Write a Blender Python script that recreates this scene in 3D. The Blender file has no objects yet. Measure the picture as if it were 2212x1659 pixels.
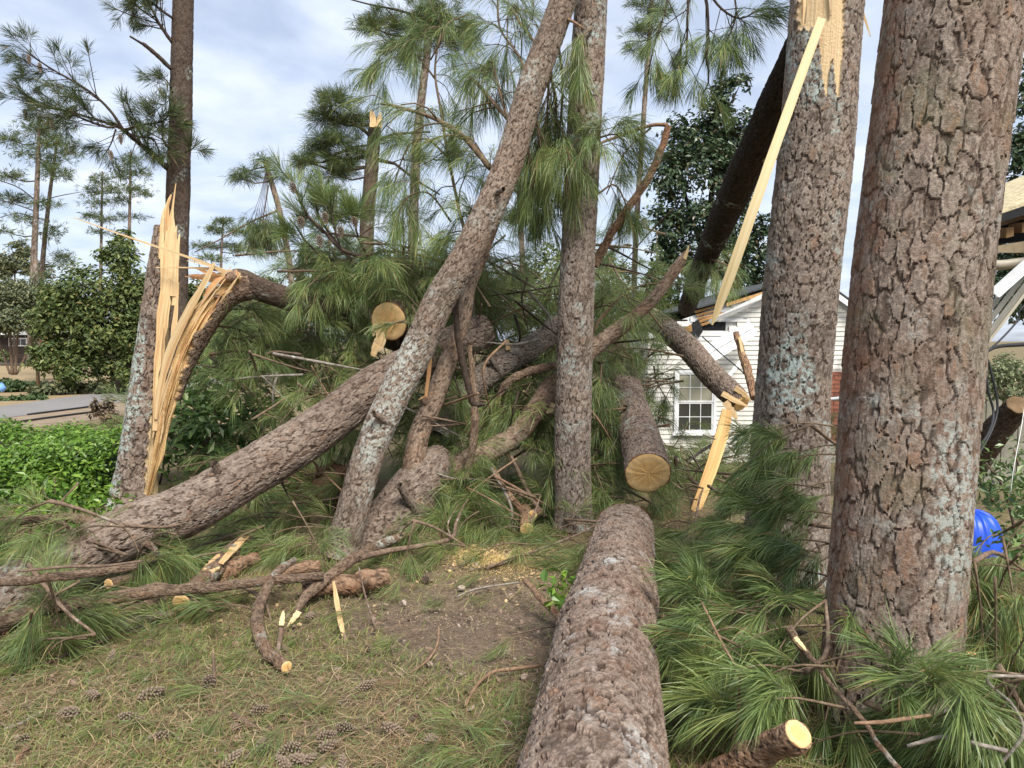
import bpy, math, random
import numpy as np
from mathutils import Vector

# ------------------------------------------------------------------ camera, sky, sun, exposure
scene = bpy.context.scene
CAMH, FPX, CX, CY, HZ = 1.6, 1600.0, 1106.0, 829.5, 735.0      # view measured on a 2212 x 1659 grid
PITCH = math.atan((CY - HZ) / FPX)
cam_d = bpy.data.cameras.new('camera')
cam = bpy.data.objects.new('camera', cam_d)
scene.collection.objects.link(cam)
cam.location = (0, 0, CAMH)
cam.rotation_euler = (math.pi / 2 - PITCH, 0, 0)
cam_d.sensor_width = 36.0
cam_d.lens = 36.0 * FPX / 2212.0
cam_d.clip_start = 0.05
cam_d.clip_end = 3000
scene.camera = cam

SUN_EL, SUN_AZ = math.radians(52), math.radians(154)            # azimuth clockwise from +Y
world = bpy.data.worlds.new('World')
scene.world = world
world.use_nodes = True
wn = world.node_tree
wn.nodes.clear()
w_out = wn.nodes.new('ShaderNodeOutputWorld')
w_bg = wn.nodes.new('ShaderNodeBackground')
w_bg.inputs['Strength'].default_value = 0.105
sky = wn.nodes.new('ShaderNodeTexSky')
sky.sky_type = 'NISHITA'
sky.sun_disc = False
sky.sun_elevation = SUN_EL
sky.sun_rotation = SUN_AZ
sky.air_density = 1.0
sky.dust_density = 1.5
w_tc = wn.nodes.new('ShaderNodeTexCoord')
w_sep = wn.nodes.new('ShaderNodeSeparateXYZ')
wn.links.new(w_tc.outputs['Generated'], w_sep.inputs[0])
def wmath(op, a, b=None):
    n = wn.nodes.new('ShaderNodeMath'); n.operation = op
    for i, v in enumerate((a, b)):
        if v is None: continue
        if isinstance(v, (int, float)): n.inputs[i].default_value = v
        else: wn.links.new(v, n.inputs[i])
    return n.outputs[0]
# clouds drawn on a flat deck overhead: direction divided by its height
zz = wmath('ADD', wmath('MAXIMUM', w_sep.outputs[2], 0.0), 0.16)
px_ = wmath('DIVIDE', w_sep.outputs[0], zz); py_ = wmath('DIVIDE', w_sep.outputs[1], zz)
w_cmb = wn.nodes.new('ShaderNodeCombineXYZ')
wn.links.new(px_, w_cmb.inputs[0]); wn.links.new(py_, w_cmb.inputs[1])
w_n = wn.nodes.new('ShaderNodeTexNoise')
w_n.inputs['Scale'].default_value = 1.25; w_n.inputs['Detail'].default_value = 9
w_n.inputs['Roughness'].default_value = 0.56; w_n.inputs['Distortion'].default_value = 0.5
wn.links.new(w_cmb.outputs[0], w_n.inputs['Vector'])
w_r = wn.nodes.new('ShaderNodeValToRGB')
w_r.color_ramp.elements[0].position = 0.33; w_r.color_ramp.elements[0].color = (0.42, 0.42, 0.42, 1)
w_r.color_ramp.elements[1].position = 0.66; w_r.color_ramp.elements[1].color = (0.97, 0.97, 0.97, 1)
wn.links.new(w_n.outputs['Fac'], w_r.inputs[0])
w_n2 = wn.nodes.new('ShaderNodeTexNoise')
w_n2.inputs['Scale'].default_value = 3.2; w_n2.inputs['Detail'].default_value = 7
wn.links.new(w_cmb.outputs[0], w_n2.inputs['Vector'])
w_cc = wn.nodes.new('ShaderNodeValToRGB')
w_cc.color_ramp.elements[0].position = 0.3; w_cc.color_ramp.elements[0].color = (4.7, 5.5, 7.2, 1)
w_cc.color_ramp.elements[1].position = 0.68; w_cc.color_ramp.elements[1].color = (7.2, 7.7, 8.6, 1)
wn.links.new(w_n2.outputs['Fac'], w_cc.inputs[0])
w_mix = wn.nodes.new('ShaderNodeMix'); w_mix.data_type = 'RGBA'
wn.links.new(w_r.outputs[0], w_mix.inputs['Factor'])
wn.links.new(sky.outputs[0], w_mix.inputs['A'])
wn.links.new(w_cc.outputs[0], w_mix.inputs['B'])
wn.links.new(w_mix.outputs['Result'], w_bg.inputs['Color'])
wn.links.new(w_bg.outputs[0], w_out.inputs[0])

sun_d = bpy.data.lights.new('sun', 'SUN')
sun_d.energy = 4.0
sun_d.angle = math.radians(24)
sun_d.color = (1.0, 0.95, 0.88)
sun = bpy.data.objects.new('sun', sun_d)
scene.collection.objects.link(sun)
sdir = Vector((math.sin(SUN_AZ) * math.cos(SUN_EL), math.cos(SUN_AZ) * math.cos(SUN_EL), math.sin(SUN_EL)))
sun.rotation_euler = sdir.to_track_quat('Z', 'Y').to_euler()
sun.location = (0, 0, 40)
scene.view_settings.view_transform = 'Standard'
scene.view_settings.look = 'None'
scene.view_settings.exposure = 0.52
scene.view_settings.gamma = 1.0
scene.view_settings.use_curve_mapping = False
scene.cycles.max_bounces = 6
scene.cycles.diffuse_bounces = 2
scene.cycles.glossy_bounces = 2
scene.cycles.transmission_bounces = 3
scene.cycles.transparent_max_bounces = 4

# ------------------------------------------------------------------ helpers
FWD = np.array([0, math.cos(PITCH), -math.sin(PITCH)])
UPV = np.array([0, math.sin(PITCH), math.cos(PITCH)])
RGT = np.array([1.0, 0, 0])
CAM = np.array([0, 0, CAMH])
def at(u, v, d):
    return CAM + d * (FWD + (u - CX) / FPX * RGT - (v - CY) / FPX * UPV)
def sm(a, b, x):
    t = np.clip((np.asarray(x, float) - a) / (b - a), 0, 1)
    return t * t * (3 - 2 * t)
def gz(x, y):
    """height of the terrain"""
    x = np.asarray(x, float); y = np.asarray(y, float)
    h = 0.02 * np.sin(x * 1.7 + 0.5) * np.cos(y * 1.3) + 0.012 * np.sin(x * 4.1 + y * 2.7) + 0.01 * np.sin(y * 5.3 - x * 1.1)
    h = h * (1 - sm(8, 13, y))
    h = h - 0.55 * sm(6.0, 12.5, y) * sm(0.5, 3.0, x)
    return h
def gr(u, v, dz=0.0):
    """point of the ground seen at (u, v)"""
    r = FWD + (u - CX) / FPX * RGT - (v - CY) / FPX * UPV
    t = CAMH / -r[2]
    for _ in range(6):
        p = CAM + r * t
        t = t + (p[2] - float(gz(p[0], p[1])) - dz) / -r[2]
    return CAM + r * t
def nrm(v):
    v = np.asarray(v, float)
    return v / np.maximum(np.linalg.norm(v, axis=-1, keepdims=True), 1e-9)

COL = scene.collection
def wloc(o):
    p = np.zeros(3)
    while o is not None:
        p += np.array(o.location); o = o.parent
    return p
def tag(o, label=None, cat=None, group=None, kind=None):
    if label: o['label'] = label
    if cat: o['category'] = cat
    if group: o['group'] = group
    if kind: o['kind'] = kind
    return o
def thing(name, label, cat, loc, group=None):
    o = bpy.data.objects.new(name, None)
    o.empty_display_size = 0.2
    COL.objects.link(o)
    o.location = [float(c) for c in loc]
    return tag(o, label, cat, group)
def mesh_data(name, V, faces, mat, smooth=True, attrs=None):
    me = bpy.data.meshes.new(name)
    V = np.ascontiguousarray(V, dtype=np.float32)
    faces = [np.ascontiguousarray(f, dtype=np.int32) for f in faces if len(f)]
    idx = np.concatenate([f.ravel() for f in faces])
    starts = []; s = 0
    for f in faces:
        starts.append(s + np.arange(len(f)) * f.shape[1]); s += f.size
    starts = np.concatenate(starts).astype(np.int32)
    me.vertices.add(len(V)); me.vertices.foreach_set('co', V.ravel())
    me.loops.add(len(idx)); me.loops.foreach_set('vertex_index', idx)
    me.polygons.add(len(starts)); me.polygons.foreach_set('loop_start', starts)
    me.update(calc_edges=True)
    me.polygons.foreach_set('use_smooth', np.full(len(starts), bool(smooth)))
    for k, a in (attrs or {}).items():
        a = np.asarray(a, dtype=np.float32)
        if a.ndim == 1:
            at_ = me.attributes.new(k, 'FLOAT', 'POINT'); at_.data.foreach_set('value', a)
        else:
            at_ = me.attributes.new(k, 'FLOAT_VECTOR', 'POINT'); at_.data.foreach_set('vector', a.ravel())
    me.materials.append(mat)
    return me
def mk(name, V, faces, mat, parent=None, smooth=True, attrs=None, org=None):
    V = np.asarray(V, float)
    if parent is not None: o0 = wloc(parent)
    elif org is not None: o0 = np.asarray(org, float)
    else: o0 = np.array([V[:, 0].mean(), V[:, 1].mean(), V[:, 2].min()])
    me = mesh_data(name, V - o0, faces, mat, smooth, attrs)
    o = bpy.data.objects.new(name, me)
    COL.objects.link(o)
    if parent is not None: o.parent = parent
    else: o.location = [float(c) for c in o0]
    return o
def spline(P, n):
    """Catmull-Rom through rows of P (any columns), resampled to n rows evenly by arc length of the first three"""
    P = np.asarray(P, float)
    if len(P) == 2:
        fine = P[0] + (P[1] - P[0]) * np.linspace(0, 1, 60)[:, None]
    else:
        Q = np.vstack([2 * P[0] - P[1], P, 2 * P[-1] - P[-2]])
        out = []
        for i in range(1, len(Q) - 2):
            t = np.linspace(0, 1, 40, endpoint=False)[:, None]
            p0, p1, p2, p3 = Q[i - 1], Q[i], Q[i + 1], Q[i + 2]
            out.append(0.5 * (2 * p1 + (p2 - p0) * t + (2 * p0 - 5 * p1 + 4 * p2 - p3) * t ** 2 + (3 * p1 - p0 - 3 * p2 + p3) * t ** 3))
        fine = np.vstack(out + [P[-1:]])
    L = np.concatenate([[0], np.cumsum(np.linalg.norm(np.diff(fine[:, :3], axis=0), axis=1))])
    s = np.linspace(0, L[-1], n)
    return np.stack([np.interp(s, L, fine[:, k]) for k in range(P.shape[1])], 1), L[-1]
def frames(C):
    T = nrm(np.gradient(C, axis=0))
    ref = np.array([0, -1.0, 0]) if abs(T[0][1]) < 0.8 else np.array([0, 0, 1.0])
    N = np.zeros_like(C); B = np.zeros_like(C)
    n = nrm(ref - T[0] * (ref @ T[0]))
    for i in range(len(C)):
        n = nrm(n - T[i] * (n @ T[i])); N[i] = n; B[i] = np.cross(T[i], n)
    return T, N, B
def ctrl(lst):
    """(u, v, depth, width in view units) -> rows x, y, z, radius"""
    return np.array([list(at(u, v, d)) + [w * d / FPX / 2] for u, v, d, w in lst])
def grid_faces(nr, nt, closed=True):
    i = np.arange(nr - 1)[:, None]; j = np.arange(nt if closed else nt - 1)[None, :]
    j2 = (j + 1) % nt if closed else j + 1
    a = i * nt + j; b = i * nt + j2; c = (i + 1) * nt + j2; d = (i + 1) * nt + j
    return np.stack([a, b, c, d], -1).reshape(-1, 4)

def vnoise(a, b, per, seed):
    R = np.random.default_rng(seed).random((128, per))
    ia = np.floor(a).astype(int); ib = np.floor(b).astype(int)
    fa = a - ia; fb = b - ib
    fa = fa * fa * (3 - 2 * fa); fb = fb * fb * (3 - 2 * fb)
    g = lambda p, q: R[q % 128, p % per]
    return (g(ia, ib) * (1 - fa) + g(ia + 1, ib) * fa) * (1 - fb) + (g(ia, ib + 1) * (1 - fa) + g(ia + 1, ib + 1) * fa) * fb
def voro(a, b, nx, seed):
    rg = np.random.default_rng(seed)
    JX, JY, RV = rg.random((256, nx)), rg.random((256, nx)), rg.random((256, nx))
    ia = np.floor(a).astype(int); ib = np.floor(b).astype(int)
    f1 = np.full(a.shape, 9.0); f2 = np.full(a.shape, 9.0); rv = np.zeros(a.shape); dy = np.zeros(a.shape); dx = np.zeros(a.shape)
    for di in (-2, -1, 0, 1):
        for dj in (-1, 0, 1):
            ca = ia + di; cb = ib + dj; q = cb % 256; p = ca % nx
            ax = a - (ca + 0.5 + 0.85 * (JX[q, p] - 0.5) + 0.5 * (cb % 2)); by = b - (cb + 0.5 + 0.85 * (JY[q, p] - 0.5))
            d = np.sqrt(ax * ax + by * by)
            near = d < f1
            f2 = np.where(near, f1, np.minimum(f2, d))
            rv = np.where(near, RV[q, p], rv); dy = np.where(near, by, dy); dx = np.where(near, ax, dx); f1 = np.where(near, d, f1)
    return f1, f2, rv, dx, dy
def uv_of(V):
    rel = V - CAM; dep = rel @ FWD
    return CX + FPX * (rel @ RGT) / dep, CY - FPX * (rel @ UPV) / dep
def plates(a, b, nx, seed, rx=0.72, ry=0.85, tilt=0.9):
    """overlapping bark scales: the highest scale wins; lower edges stand proud"""
    rg = np.random.default_rng(seed)
    JX, JY, RV, RW, RL = (rg.random((256, nx)) for _ in range(5))
    ia = np.floor(a).astype(int); ib = np.floor(b).astype(int)
    best = np.full(a.shape, -1.0); sec = np.full(a.shape, -1.0); rv = np.zeros(a.shape)
    for dj in (-1, 0, 1, 2):
        for di in (-2, -1, 0, 1):
            cb = ib + dj; ca = ia + di; q = cb % 256; p = ca % nx
            ax = a - (ca + 0.5 + 0.7 * (JX[q, p] - 0.5) + 0.5 * (cb % 2)); by = b - (cb + 0.5 + 0.7 * (JY[q, p] - 0.5))
            wx = rx * (0.72 + 0.5 * RW[q, p]); wy = ry * (0.7 + 0.55 * RL[q, p])
            d = np.sqrt((np.abs(ax) / wx) ** 2.6 + (np.abs(by) / wy) ** 2.6)
            h = 0.45 * RV[q, p] + tilt * 0.32 * np.clip(-by / wy, -1, 1) + 0.3
            h = np.where(d < 1, h * np.clip((1 - d) * 7 + 0.35, 0, 1), -1.0)
            up = h > best
            sec = np.where(up, best, np.maximum(sec, h)); rv = np.where(up, RV[q, p], rv); best = np.where(up, h, best)
    return best, sec, rv
def bark_tube(C, nth, ds, pw=0.07, pl=0.1, depth=0.012, seed=1, flare=0.0, scar=None, wob=0.04, lift=0.5, red=None, lich=None, fib=0.004, flat=1.0):
    """C rows x,y,z,r.  Returns V, faces, attrs, section (centres, radii, frames)"""
    _, Ltot = spline(C, 30)
    nr = max(6, int(Ltot / ds))
    S, Ltot = spline(C, nr)
    cen, rad = S[:, :3], S[:, 3].copy()
    T, N, B = frames(cen)
    s = np.linspace(0, Ltot, nr)
    th = np.linspace(0, 2 * math.pi, nth, endpoint=False)
    A, SS = np.meshgrid(th, s)
    nx = max(5, int(round(2 * math.pi * rad.mean() / pw)))
    nx += nx % 1
    a = A / (2 * math.pi) * nx; b = SS / pl
    w1 = vnoise(a, b, nx, seed + 11) - 0.5; w2 = vnoise(a, b, nx, seed + 12) - 0.5
    w3 = vnoise(a * 3, b * 3, nx * 3, seed + 13) - 0.5; w4 = vnoise(a * 3, b * 3, nx * 3, seed + 14) - 0.5
    w5 = vnoise(a * 8, b * 8, nx * 8, seed + 15) - 0.5; w6 = vnoise(a * 8, b * 8, nx * 8, seed + 17) - 0.5
    aa = a + 0.55 * w1 + 0.34 * w3 + 0.17 * w5; bb = b + 0.6 * w2 + 0.34 * w4 + 0.17 * w6
    f1, f2, rv, dx, dy = voro(aa, bb, nx, seed)
    e = f2 - f1
    cw = 0.04 + 0.15 * vnoise(a * 2, b * 2, nx * 2, seed + 18) ** 1.5
    crack = (1 - sm(0.15 * cw, 1.35 * cw, e)) * (0.55 + 0.45 * sm(0.2, 0.45, vnoise(a, b, nx, seed + 19)))
    h2, s2, rv2 = plates((aa + 0.13 + 0.12 * w5) * 2, (bb + 0.12 * w6) * 2, nx * 2, seed + 5, 0.52, 0.6, 0.5 + 0.5 * lift)
    h3, s3, rv3 = plates((aa + 0.4) * 4, bb * 4, nx * 4, seed + 7, 0.5, 0.55, 0.8)
    gap2 = 1 - sm(-0.3, 0.1, h2); gap3 = 1 - sm(-0.3, 0.1, h3)
    fine = vnoise(a * 14, b * 10, nx * 14, seed + 16)
    h = (1 - crack) * (0.5 + 0.36 * rv + (0.1 + 0.35 * lift) * np.clip(-dy, -0.5, 0.5) + flat * (0.26 * np.maximum(h2, -0.1) + 0.12 * np.maximum(h3, -0.1))) + 0.14 * flat * (fine - 0.5)
    h = h * depth
    crack = np.maximum(crack, np.maximum(0.36 * gap2, 0.2 * gap3 * (rv2 > 0.4)))
    oct_ = vnoise(np.full_like(a, 0) + A / (2 * math.pi) * 5, SS / 0.5, 5, seed + 21) - 0.5
    R = rad[:, None] * (1 + wob * 2 * oct_) - 0.7 * depth
    if flare:
        R = R + flare * rad[0] * np.exp(-SS / (1.1 * rad[0])) * (0.7 + 0.6 * np.cos(A * 5 + seed))
    att = dict(pl=(0.4 * rv + 0.35 * rv2 + 0.25 * rv3), cr=crack, wd=np.zeros_like(a))
    dirv = N[:, None, :] * np.cos(A)[..., None] + B[:, None, :] * np.sin(A)[..., None]
    V = cen[:, None, :] + dirv * (R + h)[..., None]
    if scar is not None:
        m = scar(V, dirv, SS / Ltot)
        hh = 0.25 * depth - fib * (1.2 * vnoise(a * 6, b * 0.3, nx * 6, seed + 31) + 0.8 * vnoise(a * 2, b * 0.5, nx * 2, seed + 32) + 0.5 * vnoise(a * 14, b * 0.6, nx * 14, seed + 33))
        Vs = cen[:, None, :] + dirv * (R + hh)[..., None]
        V = V * (1 - m[..., None]) + Vs * m[..., None]
        att['wd'] = m
    att['rd'] = red(V, dirv) if red is not None else np.zeros_like(a)
    att['li'] = lich(V, dirv) if lich is not None else np.zeros_like(a)
    att['gr'] = np.stack([A / (2 * math.pi) * 2 * math.pi * rad.mean(), SS, np.zeros_like(a)], -1).reshape(-1, 3)
    att = {k: (v if k == 'gr' else v.ravel()) for k, v in att.items()}
    return V.reshape(-1, 3), [grid_faces(nr, nth)], att, (cen, rad, T, N, B)
def cap(sec, end, mat, parent, name='cut_face', nth=40, scale=1.0, tilt=None, off=0.004, seed=0):
    """sawn round end"""
    cen, rad, T, N, B = sec
    i = -1 if end else 0
    c, r, t, n, b = cen[i], rad[i] * scale, T[i] * (1 if end else -1), N[i], B[i]
    fr = np.array([0, 0.25, 0.5, 0.75, 0.93, 1.0]); th = np.linspace(0, 2 * math.pi, nth, endpoint=False)
    rg = np.random.default_rng(seed)
    wob = 1 + 0.03 * np.sin(th * 3 + seed) + 0.02 * np.sin(th * 7 + 2 * seed) + 0.02 * rg.standard_normal(nth)
    V = []; G = []
    for f in fr:
        rr = r * f * (wob if f > 0.9 else 1.0) * np.ones(nth)
        p = c + np.outer(np.cos(th) * rr, n) + np.outer(np.sin(th) * rr, b) + t * (off - (0.006 if f == 1.0 else 0)) + np.outer(0.0015 * rg.standard_normal(nth) * (f > 0), t)
        V.append(p); G.append(np.stack([np.cos(th) * rr, np.sin(th) * rr, np.zeros(nth)], 1) / r)
    F = grid_faces(len(fr), nth)
    if not end: F = F[:, ::-1]
    return mk(name, np.vstack(V), [F[:, ::-1]], mat, parent, True, {'gr': np.vstack(G)})
def tube(C, nth=8, ds=0.05, wob=0.08, seed=0, caps=True):
    _, L = spline(C, 20)
    nr = max(3, int(L / ds) + 1)
    S, L = spline(C, nr)
    cen, rad = S[:, :3], S[:, 3]
    T, N, B = frames(cen)
    rg = np.random.default_rng(seed)
    th = np.linspace(0, 2 * math.pi, nth, endpoint=False)
    R = rad[:, None] * (1 + wob * rg.standard_normal((nr, nth)))
    V = cen[:, None, :] + (N[:, None, :] * np.cos(th)[None, :, None] + B[:, None, :] * np.sin(th)[None, :, None]) * R[..., None]
    V = V.reshape(-1, 3); F = [grid_faces(nr, nth)]
    if caps:
        k = len(V); V = np.vstack([V, cen[:1], cen[-1:]])
        j = np.arange(nth); j2 = (j + 1) % nth
        F.append(np.stack([j2, j, np.full(nth, k)], 1)); o = (nr - 1) * nth
        F.append(np.stack([o + j, o + j2, np.full(nth, k + 1)], 1))
    return V, F, (cen, rad, T, N, B)
class Acc:
    """collects geometry for ONE mesh"""
    def __init__(s): s.V = []; s.F = {}; s.n = 0; s.A = {}
    def add(s, V, F, **att):
        V = np.asarray(V, float)
        for f in F:
            f = np.asarray(f)
            if len(f): s.F.setdefault(f.shape[1], []).append(f + s.n)
        s.V.append(V); s.n += len(V)
        for k, v in att.items(): s.A.setdefault(k, []).append(np.asarray(v, float))
    def build(s, name, mat, parent=None, smooth=True, org=None):
        return mk(name, np.vstack(s.V), [np.vstack(f) for f in s.F.values()], mat, parent, smooth, {k: np.concatenate(v) for k, v in s.A.items()}, org)
def strip(path, widths, thick, face, n=14, jag=0.1, seed=0, sway=0.03):
    """split board or splinter along a path: verts, faces, grain"""
    rg = np.random.default_rng(seed)
    P = np.array([list(p) + [w] for p, w in zip(path, widths)])
    S, L = spline(P, n)
    C, w = S[:, :3], S[:, 3] * (1 + jag * rg.standard_normal(n))
    T = nrm(np.gradient(C, axis=0)); face = np.asarray(face, float)
    sd = nrm(np.cross(T, face)); nn = np.cross(sd, T)
    th = thick * (1 + 2 * jag * (rg.random(n) - 0.5))
    th = np.minimum(th, np.maximum(w, 0.002) * 1.2)
    sh = sd * (sway * w * rg.standard_normal(n))[:, None]
    rows = [C + sh + sd * (sx * w / 2)[:, None] + nn * (sy * th / 2)[:, None] for sx, sy in ((-1, -1), (1, -1), (1, 1), (-1, 1))]
    V = np.stack(rows, 1).reshape(-1, 3)
    s = np.linspace(0, L, n); o = rg.random() * 9
    G = np.stack([np.stack([o + sx * w / 2, s, np.full(n, o + sy * thick / 2)], 1) for sx, sy in ((-1, -1), (1, -1), (1, 1), (-1, 1))], 1).reshape(-1, 3)
    F = [grid_faces(n, 4), np.array([[3, 2, 1, 0], [4 * n - 4, 4 * n - 3, 4 * n - 2, 4 * n - 1]])]
    return V, F, G
def box(x0, x1, y0, y1, z0, z1):
    V = np.array([[x, y, z] for z in (z0, z1) for y in (y0, y1) for x in (x0, x1)], float)
    F = np.array([[0, 2, 3, 1], [4, 5, 7, 6], [0, 1, 5, 4], [2, 6, 7, 3], [0, 4, 6, 2], [1, 3, 7, 5]])
    return V, [F]
def slab(quad, thick, nvec):
    q = np.asarray(quad, float); nv = nrm(np.asarray(nvec, float)) * thick
    V = np.vstack([q, q + nv])
    F = np.array([[3, 2, 1, 0], [4, 5, 6, 7], [0, 1, 5, 4], [1, 2, 6, 5], [2, 3, 7, 6], [3, 0, 4, 7]])
    return V, [F]

# needles and leaves
def needle_geo(P, D, n, L, spread, droop, w, rg, yellow=0.0, back=0.1, floor=True):
    """tufts at P (T,3) looking along D (T,3)"""
    P = np.repeat(np.asarray(P, float), n, 0); D = np.repeat(nrm(D), n, 0)
    T = len(P)
    tr = np.repeat(rg.random(T // n), n)
    rnd = rg.standard_normal((T, 3)); R = nrm(rnd - D * (rnd * D).sum(1, keepdims=True))
    k = rg.random(T)
    ang = spread * (0.15 + 0.85 * rg.random(T)) * (0.6 + 0.55 * k)
    d = D * np.cos(ang)[:, None] + R * np.sin(ang)[:, None]
    b = P - D * (k * back)[:, None]
    ln = L * (0.7 + 0.45 * rg.random(T)) * (0.85 + 0.3 * tr)
    g = np.array([0, 0, -1.0]); dr = droop * (0.6 + 0.8 * rg.random(T))
    m = b + d * (ln * 0.52)[:, None] + g * (ln * 0.11 * dr)[:, None] + rg.standard_normal((T, 3)) * (0.012 * L)
    d2 = nrm(d + g * (0.75 * dr)[:, None] + 0.06 * rg.standard_normal((T, 3)))
    t = m + d2 * (ln * 0.5)[:, None]
    sd = nrm(np.cross(d, rg.standard_normal((T, 3)))) * (w / 2)
    V = np.stack([b, m - sd, m + sd, t], 1).reshape(-1, 3)
    if floor:
        z = gz(V[:, 0], V[:, 1]) + 0.006
        V[:, 2] = np.where(V[:, 2] < z, z + np.minimum(0.25 * (z - V[:, 2]), 0.02) * np.repeat(rg.random(T), 4), V[:, 2])
    o = np.arange(T)[:, None] * 4
    dead = rg.random(T) < yellow
    nr = np.clip(0.55 * rg.random(T) + 0.3 * tr, 0, 0.85); nr = np.where(dead, 0.88 + 0.12 * rg.random(T), nr)
    return V, [np.vstack([o + np.array([0, 1, 2]), o + np.array([2, 1, 3])])], np.repeat(nr, 4)
def leaf_geo(P, size, rg, up=0.6, aspect=0.45, out=None, hang=0.0):
    T = len(P)
    n = rg.standard_normal((T, 3)); n[:, 2] = np.abs(n[:, 2]) + up
    if out is not None: n = nrm(n) + out
    n = nrm(n)
    r = rg.standard_normal((T, 3)); r[:, 2] -= hang * 2
    a = nrm(r - n * (r * n).sum(1, keepdims=True)); s = np.cross(n, a)
    sz = size * (0.6 + 0.7 * rg.random(T)); a = a * sz[:, None]; s = s * (sz * aspect)[:, None]; n = n * sz[:, None]
    V = np.stack([P, P + a * 0.45 + s * 0.5 + n * 0.1, P + a + n * -0.05, P + a * 0.45 - s * 0.5 + n * 0.1], 1).reshape(-1, 3)
    o = np.arange(T)[:, None] * 4
    return V, [np.vstack([o + np.array([0, 1, 2]), o + np.array([0, 2, 3])])], np.repeat(rg.random(T), 4)
# ------------------------------------------------------------------ materials
class NT:
    def __init__(s, name):
        s.m = bpy.data.materials.new(name); s.m.use_nodes = True
        s.t = s.m.node_tree; s.t.nodes.clear()
        s.out = s.t.nodes.new('ShaderNodeOutputMaterial')
        s.p = s.t.nodes.new('ShaderNodeBsdfPrincipled')
        s.t.links.new(s.p.outputs[0], s.out.inputs[0])
    def n(s, ty, **kw):
        nd = s.t.nodes.new('ShaderNode' + ty)
        for k, v in kw.items():
            if k in nd.inputs: 
                if hasattr(v, 'node'): s.t.links.new(v, nd.inputs[k])
                else: nd.inputs[k].default_value = v
            else: setattr(nd, k, v)
        return nd
    def attr(s, name, out='Fac'):
        return s.n('Attribute', attribute_name=name).outputs[out]
    def co(s, scale=(1, 1, 1), src=None):
        mp = s.n('Mapping'); mp.inputs['Scale'].default_value = scale
        s.t.links.new(src if src is not None else s.n('TexCoord').outputs['Object'], mp.inputs['Vector'])
        return mp.outputs[0]
    def noise(s, vec, scale, detail=4, rough=0.55, dist=0.0):
        nd = s.n('TexNoise', Scale=scale, Detail=detail, Roughness=rough, Distortion=dist)
        s.t.links.new(vec, nd.inputs['Vector']); return nd.outputs['Fac']
    def ramp(s, fac, stops, interp='LINEAR'):
        nd = s.n('ValToRGB'); cr = nd.color_ramp; cr.interpolation = interp
        while len(cr.elements) < len(stops): cr.elements.new(0.5)
        for e, (p, c) in zip(cr.elements, stops):
            e.position = p; e.color = (c, c, c, 1) if isinstance(c, (int, float)) else (*c, 1)
        s.t.links.new(fac, nd.inputs[0]); return nd.outputs[0]
    def mix(s, fac, a, b, mode='MIX'):
        nd = s.n('Mix', data_type='RGBA', blend_type=mode)
        for k, v in (('Factor', fac), ('A', a), ('B', b)):
            if hasattr(v, 'node'): s.t.links.new(v, nd.inputs[k])
            elif k == 'Factor': nd.inputs[k].default_value = v
            else: nd.inputs[k].default_value = (*v, 1)
        return nd.outputs['Result']
    def math(s, op, a, b=0.0):
        nd = s.n('Math', operation=op)
        for i, v in enumerate((a, b)):
            if hasattr(v, 'node'): s.t.links.new(v, nd.inputs[i])
            else: nd.inputs[i].default_value = v
        return nd.outputs[0]
    def fin(s, col, rough=0.85, spec=0.25, bump=None, bstr=0.4, bdist=0.01):
        if hasattr(col, 'node'): s.t.links.new(col, s.p.inputs['Base Color'])
        else: s.p.inputs['Base Color'].default_value = (*col, 1)
        if hasattr(rough, 'node'): s.t.links.new(rough, s.p.inputs['Roughness'])
        else: s.p.inputs['Roughness'].default_value = rough
        s.p.inputs['Specular IOR Level'].default_value = spec
        if bump is not None:
            b = s.n('Bump', Strength=bstr, Distance=bdist); s.t.links.new(bump, b.inputs['Height'])
            s.t.links.new(b.outputs[0], s.p.inputs['Normal'])
        return s.m
    def translucent(s, col, fac):
        tr = s.n('BsdfTranslucent'); mx = s.n('MixShader'); mx.inputs[0].default_value = fac
        if hasattr(col, 'node'): s.t.links.new(col, tr.inputs['Color'])
        else: tr.inputs['Color'].default_value = (*col, 1)
        s.t.links.new(s.p.outputs[0], mx.inputs[1]); s.t.links.new(tr.outputs[0], mx.inputs[2]); s.t.links.new(mx.outputs[0], s.out.inputs[0])

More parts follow.
